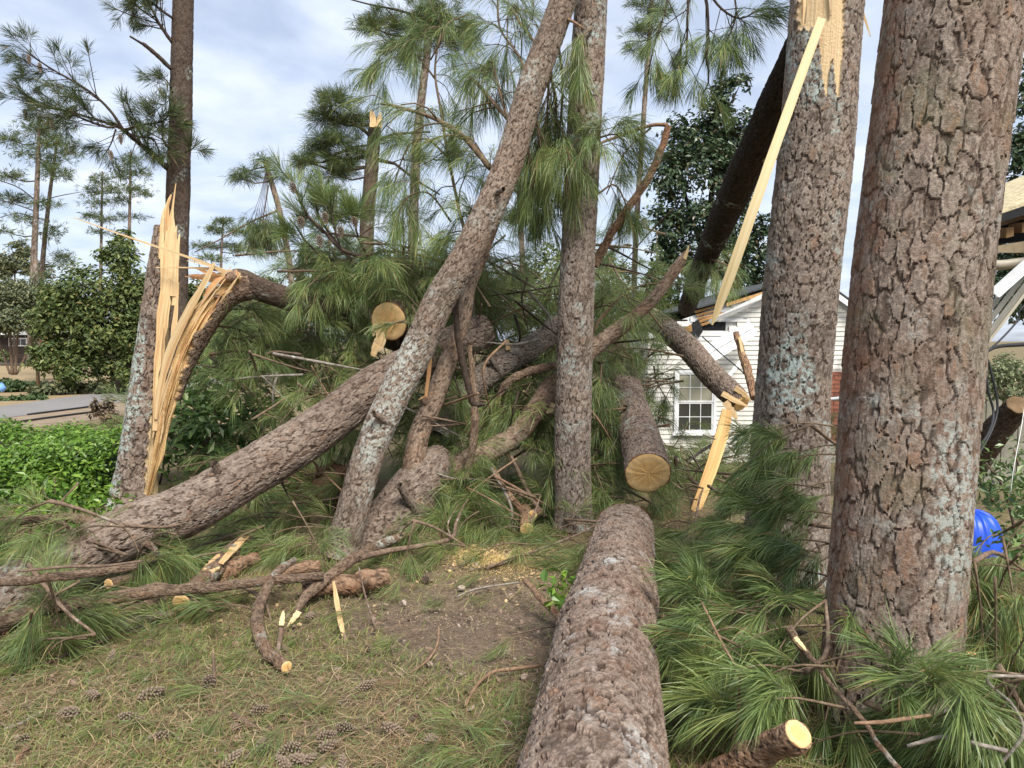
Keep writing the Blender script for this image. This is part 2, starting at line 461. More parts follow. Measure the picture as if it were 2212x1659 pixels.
def wood_color(t, tone=0.0):
    g = t.attr('gr', 'Vector')
    f1 = t.noise(t.co((70, 1.6, 70), g), 1.0, 6, 0.6, 0.3)
    f2 = t.noise(t.co((9, 0.9, 9), g), 1.0, 4)
    c1 = t.ramp(f1, [(0.3, (0.26, 0.135, 0.055)), (0.42, (0.52, 0.33, 0.15)), (0.55, (0.67, 0.49, 0.26)), (0.7, (0.76, 0.60, 0.36))])
    c2 = t.ramp(f2, [(0.3, (0.52, 0.27, 0.13)), (0.5, (0.66, 0.47, 0.25)), (0.75, (0.78, 0.64, 0.42))])
    return t.mix(0.4, c1, c2), f1
def bark_mat(name, tint=(1, 1, 1), lichen=0.0, lich_col=(0.46, 0.52, 0.46), red=0.3, dark=1.0, nscale=1.0, moss=0.0, woodmix=0.55, wood_tint=(1, 1, 1)):
    t = NT(name)
    pl, cr = t.attr('pl'), t.attr('cr')
    co = t.co()
    n1 = t.noise(co, 2.2, 3); n2 = t.noise(co, 55 * nscale, 6, 0.7); n3 = t.noise(co, 170 * nscale, 3, 0.7)
    base = t.ramp(pl, [(0.15, (0.14, 0.115, 0.098)), (0.36, (0.25, 0.215, 0.192)), (0.56, (0.345, 0.31, 0.282)), (0.7, (0.225, 0.18, 0.152)), (0.85, (0.30, 0.215, 0.165))])
    base = t.mix(t.ramp(n1, [(0.45, 0.0), (0.72, red)]), base, (0.25, 0.155, 0.108))
    base = t.mix(0.75, base, t.ramp(n2, [(0.3, (0.22, 0.21, 0.2)), (0.5, (0.7, 0.7, 0.7)), (0.7, (1.25, 1.24, 1.22))]), 'MULTIPLY')
    base = t.mix(0.9, base, t.ramp(t.noise(co, 0.9, 2), [(0.3, (0.8, 0.8, 0.8)), (0.7, (1.2, 1.19, 1.17))]), 'MULTIPLY')
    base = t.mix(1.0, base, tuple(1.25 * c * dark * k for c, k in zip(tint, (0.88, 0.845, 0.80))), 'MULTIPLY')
    base = t.mix(t.ramp(cr, [(0.2, 0.0), (0.8, 0.95)]), base, (0.08, 0.055, 0.042))
    if lichen > 0:
        l1 = t.noise(co, 2.6, 4, 0.6); l2 = t.noise(co, 24, 5, 0.7)
        lm = t.math('MULTIPLY', t.ramp(t.math('ADD', l1, t.math('MULTIPLY', t.attr('li'), 0.3)), [(0.62 - 0.3 * lichen, 0.0), (0.74 - 0.3 * lichen, 1.0)]), t.ramp(l2, [(0.47, 0.0), (0.54, 0.8)]))
        lm = t.math('MULTIPLY', lm, t.ramp(cr, [(0.3, 1.0), (0.8, 0.25)]))
        base = t.mix(lm, base, lich_col)
    if moss > 0:
        base = t.mix(t.ramp(t.noise(co, 3.3, 3), [(0.5, 0.0), (0.7, moss)]), base, (0.13, 0.15, 0.075))
    base = t.mix(t.math('MULTIPLY', t.attr('rd'), t.ramp(t.noise(co, 14, 4, 0.7), [(0.4, 0.1), (0.6, 0.7)])), base, (0.20, 0.095, 0.055))
    wc, f1 = wood_color(t); wc = t.mix(woodmix, wc, (0.72, 0.56, 0.34)); wc = t.mix(1.0, wc, wood_tint, 'MULTIPLY')
    wd = t.attr('wd')
    col = t.mix(wd, base, wc)
    h = t.math('ADD', t.math('MULTIPLY', n2, 0.7), t.math('MULTIPLY', n3, 0.4))
    return t.fin(col, 0.92, 0.12, h, 0.9, 0.018)
def stick_mat(name, c0, c1, lich=0.25, wd=False):
    t = NT(name); co = t.co()
    n = t.noise(co, 26, 6, 0.65); n2 = t.noise(co, 6, 3); n4 = t.noise(co, 90, 4, 0.7)
    c = t.ramp(n, [(0.3, c0), (0.7, c1)])
    c = t.mix(0.7, c, t.ramp(n4, [(0.3, (0.45, 0.43, 0.42)), (0.65, (1.1, 1.08, 1.05))]), 'MULTIPLY')
    c = t.mix(t.math('MULTIPLY', t.ramp(n2, [(0.58, 0.0), (0.68, 1.0)]), t.ramp(n, [(0.5, 0.0), (0.56, lich)])), c, (0.5, 0.54, 0.48))
    return t.fin(c, 0.9, 0.15, n, 0.8, 0.01)
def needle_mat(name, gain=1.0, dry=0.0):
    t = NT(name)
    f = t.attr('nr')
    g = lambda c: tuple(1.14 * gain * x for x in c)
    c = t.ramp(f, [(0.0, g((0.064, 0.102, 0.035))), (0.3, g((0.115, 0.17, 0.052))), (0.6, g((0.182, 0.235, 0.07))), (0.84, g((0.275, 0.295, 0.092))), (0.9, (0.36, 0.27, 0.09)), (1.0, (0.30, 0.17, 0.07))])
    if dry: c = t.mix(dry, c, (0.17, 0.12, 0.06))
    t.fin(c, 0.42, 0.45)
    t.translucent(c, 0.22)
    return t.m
def leaf_mat(name, stops, rough=0.45, tr=0.25, spec=0.4):
    t = NT(name); f = t.attr('nr')
    c = t.ramp(f, stops)
    t.fin(c, rough, spec); t.translucent(c, tr)
    return t.m

M = {}
M['bark_near'] = bark_mat('bark_near', (1.08, 1.03, 0.98), 0.22, (0.42, 0.45, 0.41), 0.55, 1.0, 1.0, 0.35)
M['bark_log'] = bark_mat('bark_log', (1.08, 1.0, 0.94), 0.2, (0.50, 0.50, 0.47), 0.35, 1.05)
M['bark_pink'] = bark_mat('bark_pink', (1.06, 0.99, 0.93), 0.08, red=0.2, dark=0.88)
M['bark_lichen'] = bark_mat('bark_lichen', (1.06, 1.0, 0.93), 0.15, (0.46, 0.48, 0.42), 0.3, 0.93)
M['bark_grey'] = bark_mat('bark_grey', (1.0, 0.98, 0.95), 0.3, (0.42, 0.5, 0.46), 0.25, 1.0)
M['bark_snag'] = bark_mat('bark_snag', (1.05, 0.98, 0.92), 0.2, (0.44, 0.52, 0.47), 0.3, 1.0)
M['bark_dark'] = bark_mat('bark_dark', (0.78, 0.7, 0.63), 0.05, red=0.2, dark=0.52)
M['bark_black'] = bark_mat('bark_black', (0.5, 0.45, 0.42), 0.02, red=0.1, dark=0.34)  # tint darkened for wet bark and for backlit shade, painted into the colour
M['bark_fold'] = bark_mat('bark_fold', (1.0, 0.85, 0.72), 0.02, red=0.6, dark=0.85, woodmix=0.1, wood_tint=(1.0, 0.92, 0.79))
M['bark_limb'] = bark_mat('bark_limb', (1.12, 0.98, 0.84), 0.05, red=0.6, dark=1.1)
M['bark_stick'] = bark_mat('bark_stick', (0.92, 0.78, 0.64), 0.12, red=0.5, dark=0.92)
M['bark_stick_tan'] = bark_mat('bark_stick_tan', (1.15, 0.88, 0.66), 0.05, red=0.7, dark=1.05)
M['bark_stick_grey'] = bark_mat('bark_stick_grey', (1.25, 1.18, 1.08), 0.5, (0.5, 0.53, 0.46), 0.2, 1.1)
M['bark_far'] = bark_mat('bark_far', (0.95, 0.9, 0.85), 0.1, red=0.2, dark=0.8, nscale=0.3)
M['stick'] = stick_mat('stick', (0.10, 0.068, 0.048), (0.30, 0.215, 0.155))
M['stick_dark'] = stick_mat('stick_dark', (0.03, 0.022, 0.018), (0.10, 0.072, 0.055), 0.1)
M['stick_grey'] = stick_mat('stick_grey', (0.16, 0.135, 0.11), (0.40, 0.36, 0.31), 0.8)
M['stick_tan'] = stick_mat('stick_tan', (0.17, 0.105, 0.065), (0.36, 0.235, 0.15), 0.1)
M['stick_bare'] = stick_mat('stick_bare', (0.30, 0.19, 0.10), (0.52, 0.36, 0.2), 0.05)
M['twig'] = stick_mat('twig', (0.10, 0.07, 0.045), (0.26, 0.19, 0.125), 0.1)
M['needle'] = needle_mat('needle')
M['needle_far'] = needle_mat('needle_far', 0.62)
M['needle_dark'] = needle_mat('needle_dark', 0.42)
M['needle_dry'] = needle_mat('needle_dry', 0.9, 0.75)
t = NT('split_wood'); c, f = wood_color(t); M['wood'] = t.fin(c, 0.75, 0.2, f, 0.5, 0.006)
t = NT('split_wood_orange'); c, f = wood_color(t); c = t.mix(0.65, c, (0.55, 0.24, 0.09)); M['wood_o'] = t.fin(c, 0.75, 0.2, f, 0.5, 0.006)
t = NT('plank_wood'); g = t.attr('gr', 'Vector'); f = t.noise(t.co((26, 0.7, 26), g), 1.0, 5, 0.55, 0.2)
c = t.ramp(f, [(0.3, (0.52, 0.37, 0.165)), (0.5, (0.72, 0.57, 0.31)), (0.7, (0.79, 0.66, 0.40))])
k = t.noise(t.co((14, 5, 14), g), 1.0, 3); c = t.mix(t.ramp(k, [(0.74, 0.0), (0.78, 0.8)]), c, (0.28, 0.17, 0.09))
M['plank'] = t.fin(c, 0.7, 0.25, f, 0.35, 0.004)
t = NT('sawn_end'); g = t.attr('gr', 'Vector'); warp = t.n('Vector' + 'Math', operation='ADD')
nz = t.n('TexNoise', Scale=1.6, Detail=2); t.t.links.new(g, nz.inputs['Vector'])
sc_ = t.n('VectorMath', operation='SCALE'); sc_.inputs['Scale'].default_value = 0.22
t.t.links.new(nz.outputs['Color'], sc_.inputs[0]); t.t.links.new(g, warp.inputs[0]); t.t.links.new(sc_.outputs[0], warp.inputs[1])
ln = t.n('VectorMath', operation='LENGTH'); t.t.links.new(warp.outputs[0], ln.inputs[0])
ring = t.math('SINE', t.math('MULTIPLY', ln.outputs['Value'], 58.0))
c = t.ramp(ring, [(0.0, (0.62, 0.35, 0.125)), (0.7, (0.78, 0.51, 0.22))])
c = t.mix(t.ramp(t.noise(t.co((4, 4, 1), g), 1.0, 5, 0.65), [(0.35, 0.75), (0.65, 0.15)]), c, (0.75, 0.48, 0.20))
ln2 = t.n('VectorMath', operation='LENGTH'); t.t.links.new(g, ln2.inputs[0])
c = t.mix(t.ramp(ln2.outputs['Value'], [(0.25, 0.0), (0.5, 0.0), (0.75, 0.6), (0.93, 0.5), (0.955, 0.0)]), c, (0.80, 0.58, 0.30))
c = t.mix(t.ramp(ln2.outputs['Value'], [(0.955, 0.0), (0.975, 1.0)]), c, (0.20, 0.11, 0.06))
rotg = t.n('VectorRotate', rotation_type='Z_AXIS', Angle=0.6); t.t.links.new(g, rotg.inputs['Vector'])
sw = t.noise(t.co((2, 34, 1), rotg.outputs[0]), 1.0, 3, 0.6); c = t.mix(0.35, c, t.ramp(sw, [(0.35, (0.74, 0.72, 0.68)), (0.6, (1.05, 1.05, 1.05))]), 'MULTIPLY')
c = t.mix(0.5, c, t.ramp(t.noise(t.co((2.5, 2.5, 1), g), 1.0, 3), [(0.35, (0.8, 0.72, 0.62)), (0.62, (1.05, 1.05, 1.05))]), 'MULTIPLY')
M['cut'] = t.fin(c, 0.75, 0.2, sw, 0.25, 0.004)
M['hedge'] = leaf_mat('hedge_leaf', [(0.0, (0.06, 0.13, 0.016)), (0.5, (0.13, 0.245, 0.03)), (0.85, (0.23, 0.36, 0.055)), (1.0, (0.36, 0.44, 0.09))], 0.35, 0.3)
M['magnolia'] = leaf_mat('magnolia_leaf', [(0.0, (0.032, 0.058, 0.026)), (0.6, (0.07, 0.112, 0.048)), (0.9, (0.115, 0.155, 0.075)), (1.0, (0.16, 0.10, 0.05))], 0.3, 0.1, 0.5)
M['laurel'] = leaf_mat('laurel_leaf', [(0.0, (0.055, 0.11, 0.03)), (0.6, (0.12, 0.2, 0.055)), (1.0, (0.24, 0.31, 0.11))], 0.35, 0.2, 0.5)
M['broad'] = leaf_mat('broad_leaf', [(0.0, (0.06, 0.095, 0.03)), (0.5, (0.12, 0.165, 0.048)), (0.92, (0.21, 0.25, 0.075)), (1.0, (0.26, 0.2, 0.07))], 0.5, 0.25)
M['myrtle'] = leaf_mat('myrtle_leaf', [(0.0, (0.075, 0.1, 0.05)), (0.6, (0.15, 0.175, 0.085)), (1.0, (0.27, 0.25, 0.12))], 0.5, 0.25)
M['shrub'] = leaf_mat('shrub_leaf', [(0.0, (0.08, 0.11, 0.05)), (0.5, (0.18, 0.22, 0.10)), (1.0, (0.35, 0.37, 0.2))], 0.4, 0.2)
M['brownleaf'] = leaf_mat('brown_leaf', [(0.0, (0.10, 0.075, 0.05)), (1.0, (0.24, 0.17, 0.10))], 0.7, 0.15)
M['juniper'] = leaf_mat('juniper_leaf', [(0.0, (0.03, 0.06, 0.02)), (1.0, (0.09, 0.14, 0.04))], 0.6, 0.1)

def plain(name, col, rough=0.7, spec=0.3, var=0.12, scale=8.0, bump=0.15):
    t = NT(name); co = t.co(); n = t.noise(co, scale, 5, 0.6)
    c = t.mix(1.0, col, t.ramp(n, [(0.3, 1 - var), (0.7, 1 + var)]), 'MULTIPLY')
    return t.fin(c, rough, spec, n, bump, 0.01)
M['vinyl'] = plain('white_vinyl', (0.66, 0.64, 0.57), 0.5, 0.35, 0.16, 1.6, 0.05)
t = NT('weathered_white_board'); co = t.co((2.5, 2.5, 26)); n = t.noise(co, 1.0, 6, 0.7)
c = t.ramp(n, [(0.36, (0.10, 0.10, 0.095)), (0.42, (0.66, 0.66, 0.63)), (0.7, (0.78, 0.78, 0.75))]); M['oldboard'] = t.fin(c, 0.75, 0.2, n, 0.3, 0.01)
M['whitemetal'] = plain('white_metal', (0.80, 0.81, 0.80), 0.35, 0.45, 0.05, 4, 0.03)
M['black'] = plain('black_felt', (0.018, 0.018, 0.019), 0.8, 0.2, 0.2, 20)
M['shingle'] = plain('shingle', (0.075, 0.078, 0.08), 0.9, 0.15, 0.35, 30, 0.5)
M['rawlumber'] = plain('raw_lumber', (0.50, 0.29, 0.12), 0.75, 0.2, 0.2, 14)
M['glass'] = plain('window_glass', (0.05, 0.05, 0.042), 0.08, 0.6, 0.1, 3, 0.02)
M['blind'] = plain('window_blind', (0.30, 0.285, 0.21), 0.6, 0.25, 0.1, 5, 0.02)
M['brick'] = plain('brick', (0.34, 0.135, 0.085), 0.9, 0.15, 0.3, 22, 0.4)
M['brick2'] = plain('brick_dark', (0.25, 0.095, 0.065), 0.9, 0.15, 0.3, 22, 0.4)
M['mortar'] = plain('mortar', (0.45, 0.42, 0.38), 0.95, 0.1, 0.12, 30)
M['conduit'] = plain('grey_conduit', (0.42, 0.43, 0.44), 0.4, 0.5, 0.08, 9)
M['beige'] = plain('beige_metal', (0.38, 0.34, 0.26), 0.45, 0.4, 0.12, 7, 0.05)
M['greymetal'] = plain('dull_gutter', (0.46, 0.47, 0.47), 0.45, 0.4, 0.12, 5, 0.05)
M['oldraft'] = plain('old_rafter', (0.26, 0.155, 0.075), 0.8, 0.15, 0.2, 12)
M['soffit'] = plain('soffit_vinyl', (0.17, 0.16, 0.13), 0.5, 0.35, 0.15, 9, 0.05)
M['deck'] = plain('roof_deck', (0.50, 0.42, 0.26), 0.85, 0.15, 0.5, 18, 0.4)
M['lumber'] = plain('stained_lumber', (0.235, 0.185, 0.115), 0.7, 0.25, 0.25, 9)
M['fence'] = plain('fence_board', (0.235, 0.225, 0.175), 0.85, 0.15, 0.22, 7, 0.3)
M['cable'] = plain('black_cable', (0.02, 0.02, 0.022), 0.5, 0.35, 0.1)
M['rope'] = plain('white_cord', (0.72, 0.72, 0.68), 0.7, 0.2, 0.1)
M['blue'] = plain('blue_plastic', (0.02, 0.085, 0.60), 0.38, 0.4, 0.12, 6, 0.06)
M['bluetarp'] = plain('pale_blue_tarp', (0.16, 0.33, 0.72), 0.5, 0.3, 0.2, 6)
M['red'] = plain('red_cloth', (0.55, 0.03, 0.05), 0.75, 0.2, 0.15, 6)
M['whitecloth'] = plain('white_cloth', (0.8, 0.78, 0.76), 0.75, 0.2, 0.08, 6)
M['farbrick'] = plain('far_brick', (0.055, 0.042, 0.036), 0.9, 0.1, 0.2, 6)
M['post'] = plain('brown_post', (0.16, 0.095, 0.05), 0.8, 0.2, 0.2, 9)
t = NT('asphalt'); co = t.co(); n = t.noise(co, 0.7, 5, 0.6); n2 = t.noise(co, 60, 3)
c = t.mix(0.5, t.ramp(n, [(0.3, (0.19, 0.175, 0.165)), (0.7, (0.27, 0.25, 0.235))]), t.ramp(n2, [(0.3, (0.15, 0.14, 0.135)), (0.7, (0.29, 0.28, 0.265))]))
M['road'] = t.fin(c, 0.92, 0.15, n2, 0.2, 0.01)
# the ground: thin grass, brown needles and bare soil
t = NT('ground'); co = t.co(); geo = t.n('NewGeometry').outputs['Position']
n1 = t.noise(geo, 1.1, 5, 0.6); n2 = t.noise(geo, 9, 6, 0.7); n3 = t.noise(geo, 60, 5, 0.7)
soil = t.ramp(n3, [(0.3, (0.085, 0.06, 0.043)), (0.55, (0.20, 0.148, 0.108)), (0.75, (0.33, 0.26, 0.20))])
straw = t.ramp(n3, [(0.3, (0.125, 0.09, 0.05)), (0.55, (0.27, 0.195, 0.11)), (0.75, (0.42, 0.325, 0.19))])
grass = t.ramp(n3, [(0.3, (0.07, 0.08, 0.03)), (0.55, (0.165, 0.175, 0.065)), (0.75, (0.27, 0.27, 0.11))])
c = t.mix(t.ramp(n1, [(0.4, 0.0), (0.62, 1.0)]), straw, grass)
c = t.mix(t.ramp(n2, [(0.44, 0.0), (0.6, 0.9)]), c, soil)
bare = t.attr('bare')
c = t.mix(t.math('MULTIPLY', bare, t.ramp(n2, [(0.25, 0.6), (0.6, 1.0)])), c, soil)
c = t.mix(t.attr('far'), c, t.ramp(n1, [(0.35, (0.27, 0.20, 0.115)), (0.6, (0.36, 0.27, 0.155)), (0.7, (0.17, 0.18, 0.075))]))
M['ground'] = t.fin(c, 0.95, 0.1, n3, 0.9, 0.02)
t = NT('dirt_verge'); n = t.noise(t.co(), 3.0, 6, 0.7); c = t.ramp(n, [(0.3, (0.2, 0.15, 0.1)), (0.7, (0.34, 0.265, 0.19))]); M['dirt'] = t.fin(c, 0.95, 0.1, n, 0.5, 0.02)
M['grass'] = leaf_mat('grass_blade', [(0.0, (0.12, 0.165, 0.04)), (0.4, (0.24, 0.29, 0.08)), (0.65, (0.34, 0.335, 0.125)), (0.8, (0.40, 0.31, 0.16)), (1.0, (0.30, 0.20, 0.11))], 0.6, 0.25)
M['litter'] = leaf_mat('needle_litter', [(0.0, (0.14, 0.085, 0.046)), (0.35, (0.30, 0.19, 0.10)), (0.55, (0.46, 0.34, 0.2)), (0.7, (0.15, 0.18, 0.065)), (1.0, (0.20, 0.245, 0.085))], 0.7, 0.1)
M['barkchip'] = leaf_mat('bark_chip', [(0.0, (0.14, 0.085, 0.055)), (0.6, (0.26, 0.18, 0.13)), (1.0, (0.36, 0.29, 0.23))], 0.85, 0.0)
t = NT('pine_cone'); rn = t.attr('nr'); oi = t.n('ObjectInfo').outputs['Random']
c = t.ramp(rn, [(0.0, (0.07, 0.045, 0.03)), (0.55, (0.16, 0.11, 0.075)), (1.0, (0.27, 0.215, 0.16))])
c = t.mix(t.math('MULTIPLY', oi, 0.55), c, (0.23, 0.17, 0.125), 'MIX')
c = t.mix(t.ramp(rn, [(0.2, 0.9), (0.6, 0.0)]), c, (0.05, 0.035, 0.025)); M['cone'] = t.fin(c, 0.8, 0.2)
t = NT('board_wood'); g = t.attr('gr', 'Vector'); f = t.noise(t.co((26, 0.7, 26), g), 1.0, 5, 0.55, 0.2)
c = t.ramp(f, [(0.3, (0.38, 0.215, 0.08)), (0.5, (0.53, 0.325, 0.13)), (0.7, (0.63, 0.43, 0.2))]); M['board'] = t.fin(c, 0.75, 0.2, f, 0.4, 0.005)
t = NT('root_soil'); n = t.noise(t.co(), 12, 6, 0.7); c = t.ramp(n, [(0.3, (0.05, 0.03, 0.02)), (0.7, (0.17, 0.10, 0.065))]); M['rootsoil'] = t.fin(c, 0.95, 0.05, n, 1.0, 0.03)
M['cut_shaded'] = plain('shaded_cut', (0.19, 0.125, 0.07), 0.85, 0.1, 0.3, 12, 0.3)  # sawn wood painted darker, the shadow on the face is in its colour
M['sawdust'] = plain('sawdust', (0.62, 0.45, 0.19), 0.95, 0.05, 0.3, 60, 0.5)
# ------------------------------------------------------------------ ground and road
RG = np.random.default_rng(7)
def dirt_mask(x, y):
    c = gr(1010, 1330); c2 = gr(900, 1290)
    a = np.exp(-(((x - c[0]) / 0.95) ** 2 + ((y - c[1]) / 0.55) ** 2) ** 2)
    b = np.exp(-(((x - c[0] - 0.1) / 0.5) ** 2 + ((y - c[1] + 0.5) / 0.4) ** 2) ** 2) * 0.6
    return np.clip(a + b, 0, 1)
def ground_sheet():
    xs = np.concatenate([-np.geomspace(900, 9.2, 26), np.arange(-9, 9.01, 0.11), np.geomspace(9.2, 900, 26)])
    ys = np.concatenate([[-60, -20, -8, -3], np.arange(-1, 14.01, 0.11), np.geomspace(14.4, 1500, 40)])
    X, Y = np.meshgrid(xs, ys)
    Z = gz(X, Y) + np.where(np.abs(X) < 9, 1, 0) * 0.012 * (RG.random(X.shape) - 0.5) * (Y < 9)
    dm = dirt_mask(X, Y)
    Z = Z - 0.03 * dm + 0.02 * dm * (RG.random(X.shape) - 0.5)
    V = np.stack([X, Y, Z], -1).reshape(-1, 3)
    F = grid_faces(len(ys), len(xs), False)
    o = mk('ground', V, [F], M['ground'], None, True, {'bare': dm.ravel(), 'far': (sm(10, 18, Y) * sm(-3, -5, X) * 0.9).ravel()}, org=(0, 0, 0))
    tag(o, 'lawn of thin grass, brown needles and bare soil', None, None, 'structure')
ground_sheet()
def ribbon(name, left, right, z, mat):
    n = len(left); V = np.vstack([np.array(left), np.array(right)]); V[:, 2] = z
    F = np.array([[i, i + 1, n + i + 1, n + i] for i in range(n - 1)])
    return tag(mk(name, V, [F], mat, org=(0, 0, 0)), None, None, None, 'structure')
A0, A1 = gr(0, 879), gr(205, 850); B0, B1 = gr(0, 905), gr(205, 879)
ea = A1 - A0; eb = B1 - B0
ribbon('road', [A0 - 5 * ea, A0, A1, A1 + 5 * ea], [B0 - 5 * ea, B0, B1, B1 + 5 * ea], 0.012, M['road'])
D0, D1 = gr(0, 934), gr(205, 908)
ribbon('dirt_verge', [B0 - 5 * ea, B0, B1, B1 + 5 * ea], [D0 - 5 * ea, D0, D1, D1 + 5 * ea], 0.006, M['dirt'])

# ------------------------------------------------------------------ wood builders
LIMBS = []
def trunk_thing(name, label, cat, pts, mat, nth, ds, caps=(), group=None, part='trunk', capm='cut', **kw):
    C = ctrl(pts)
    base = C[np.argmin(C[:, 2])][:3].copy(); base[2] = min(base[2] - 0.0, base[2])
    t = thing(name, label, cat, base, group)
    V, F, A, sec = bark_tube(C, nth, ds, **kw)
    mk(part, V, F, M[mat], t, False, A)
    for e in caps: cap(sec, e, M[capm], t, nth=min(64, nth), scale=1.01, seed=len(label))
    return t, sec
def limb(parent, pts, mat='bark_limb', nth=28, ds=0.02, name='limb', pw=0.035, pl=0.05, depth=0.004, seed=3, capends=(), **kw):
    V, F, A, sec = bark_tube(ctrl(pts), nth, ds, pw=pw, pl=pl, depth=depth, seed=seed, **kw)
    o = mk(name, V, F, M[mat], parent, True, A)
    for e in capends: cap(sec, e, M['cut'], o, nth=24, scale=1.0, seed=seed)
    return o, sec
def stick(parent, pts, mat='stick', name='branch', nth=8, ds=0.04, wob=0.07, seed=1):
    V, F, sec = tube(ctrl(pts), nth, ds, wob, seed)
    return mk(name, V, F, M[mat], parent), sec
def splinters(parent, lst, mat='wood', name='splinter', thick=0.012, jag=0.1):
    """lst of [(u,v,d,w) ...] paths"""
    for i, p in enumerate(lst):
        C = ctrl(p)
        face = nrm(CAM - C[0, :3] + np.array([RG.normal() * 1.2, 0, RG.normal() * 0.5]))
        V, F, G = strip(C[:, :3], C[:, 3] * 2, thick, face, 12, jag, i + 31)
        mk(name, V, F, M[mat], parent, False, {'gr': G})

def bough(parent, path, r0=0.012, nt=9, tl=0.32, L=0.21, n=60, seed=0, spread=0.95, droop=0.6, w=0.0028, sag=0.12, t0=0.25, label=None, cat=None, group=None, yellow=0.03, mat='needle', name='bough', tmat='twig', sub=0.5, floor=True, lift=0.0, n5=4):
    """a pine bough along world points; needles are its child"""
    rg = np.random.default_rng(seed)
    P = np.asarray(path, float)
    if P.shape[1] == 3: P = np.hstack([P, np.linspace(r0, r0 * 0.35, len(P))[:, None]])
    S, Lt = spline(P, 24)
    acc = Acc()
    V, F, _ = tube(P, n5 + 1, max(0.05, Lt / 24), 0.06, seed); acc.add(V, F)
    tips, dirs = [S[-1, :3]], [nrm(S[-1, :3] - S[-4, :3])]
    T = nrm(np.gradient(S[:, :3], axis=0))
    for i in range(nt):
        k = t0 + (1 - t0) * (i + rg.random()) / nt
        j = int(k * 23); b, tt = S[j, :3], T[j]
        r = rg.standard_normal(3); r[2] += lift; r = nrm(r - tt * (r @ tt))
        al = 0.45 + 0.65 * rg.random()
        d = nrm(tt * math.cos(al) + r * math.sin(al))
        ln = tl * (0.55 + 0.7 * rg.random()) * (1.15 - 0.5 * k)
        m = b + d * ln * 0.55 + np.array([0, 0, -sag * ln * 0.25]) + rg.standard_normal(3) * 0.03 * ln
        e = m + nrm(d + np.array([0, 0, -sag * 1.5])) * ln * 0.5
        if floor:
            for q in (m, e): q[2] = max(q[2], float(gz(q[0], q[1])) + 0.015)
        rr = max(S[j, 3] * 0.5, 0.0022)
        V, F, _ = tube(np.array([list(b) + [rr], list(m) + [rr * 0.8], list(e) + [rr * 0.6]]), n5 - 1, ln / 4, 0.05, i); acc.add(V, F)
        tips.append(e); dirs.append(nrm(e - m))
        if rg.random() < sub:
            d2 = nrm(d + 0.9 * rg.standard_normal(3)); e2 = m + d2 * ln * 0.45
            V, F, _ = tube(np.array([list(m) + [rr * 0.6], list(e2) + [rr * 0.5]]), n5 - 1, ln / 2, 0.05, i); acc.add(V, F)
            tips.append(e2); dirs.append(d2)
    if parent is None:
        o = acc.build(name, M[tmat], None, True, org=S[0, :3]); tag(o, label, cat or 'pine branch', group)
    else:
        o = acc.build(name, M[tmat], parent, True)
    V, F, nr = needle_geo(np.array(tips), np.array(dirs), n, L, spread, droop, w, rg, yellow, back=0.7 * L, floor=floor)
    mk('needles', V, F, M[mat], o, False, {'nr': nr})
    return o
def pb(lst):
    return np.array([at(*q) for q in lst])

# ------------------------------------------------------------------ near trunks
def n_red(V, dirv):
    u, v = uv_of(V)
    left = np.interp(v, [0, 530, 900, 1400, 1575], [1921, 1857, 1819, 1781, 1760])
    wv = 10 * np.sin(v * 0.021) + 6 * np.sin(v * 0.07)
    m = sm(62, 22, u - left + wv)
    for (cu, cv, ru, rv_) in ((1940, 1240, 50, 40), (1890, 1300, 30, 90), (2105, 690, 14, 40), (2040, 860, 12, 40), (2100, 840, 12, 50), (1985, 1330, 16, 60), (1960, 1180, 20, 40)):
        m = np.maximum(m, 0.6 * np.exp(-(((u - cu) / ru) ** 2 + ((v - cv) / rv_) ** 2)))
    return m
def n_li(V, dirv):
    u, v = uv_of(V)
    return 0.8 * np.exp(-(((u - 2060) / 45) ** 2 + ((v - 1150) / 190) ** 2)) + 0.4 * np.exp(-(((u - 2080) / 50) ** 2 + ((v - 900) / 200) ** 2))
def k_li(V, dirv):
    u, v = uv_of(V)
    return np.exp(-(((u - 1710) / 42) ** 2 + ((v - 815) / 80) ** 2)) * 1.1
def e_li(V, dirv):
    u, v = uv_of(V)
    left = np.interp(v, [480, 680, 830, 979, 1115], [337, 308, 284, 258, 232])
    return 0.9 * sm(34, 6, u - left) * sm(620, 760, v)
def a_li(V, dirv):
    u, v = uv_of(V)
    return 0.75 * np.exp(-((v - 810) / 110) ** 2) + 0.35 * np.exp(-((v - 1010) / 140) ** 2) + 0.15 * np.exp(-((v - 300) / 200) ** 2)
big, s_big = trunk_thing('pine_tree', 'thickest standing pine trunk at right, scaly grey bark with red-brown left edge', 'tree',
    [(1900, 1575, 3.12, 276), (1924, 1400, 3.15, 268), (1961, 900, 3.2, 272), (1996, 530, 3.25, 268), (2060, 0, 3.3, 268), (2096, -280, 3.35, 266)],
    'bark_near', 300, 0.0085, pw=0.06, pl=0.14, depth=0.0115, seed=2, flare=0.06, wob=0.03, flat=0.75, red=n_red, lich=n_li)
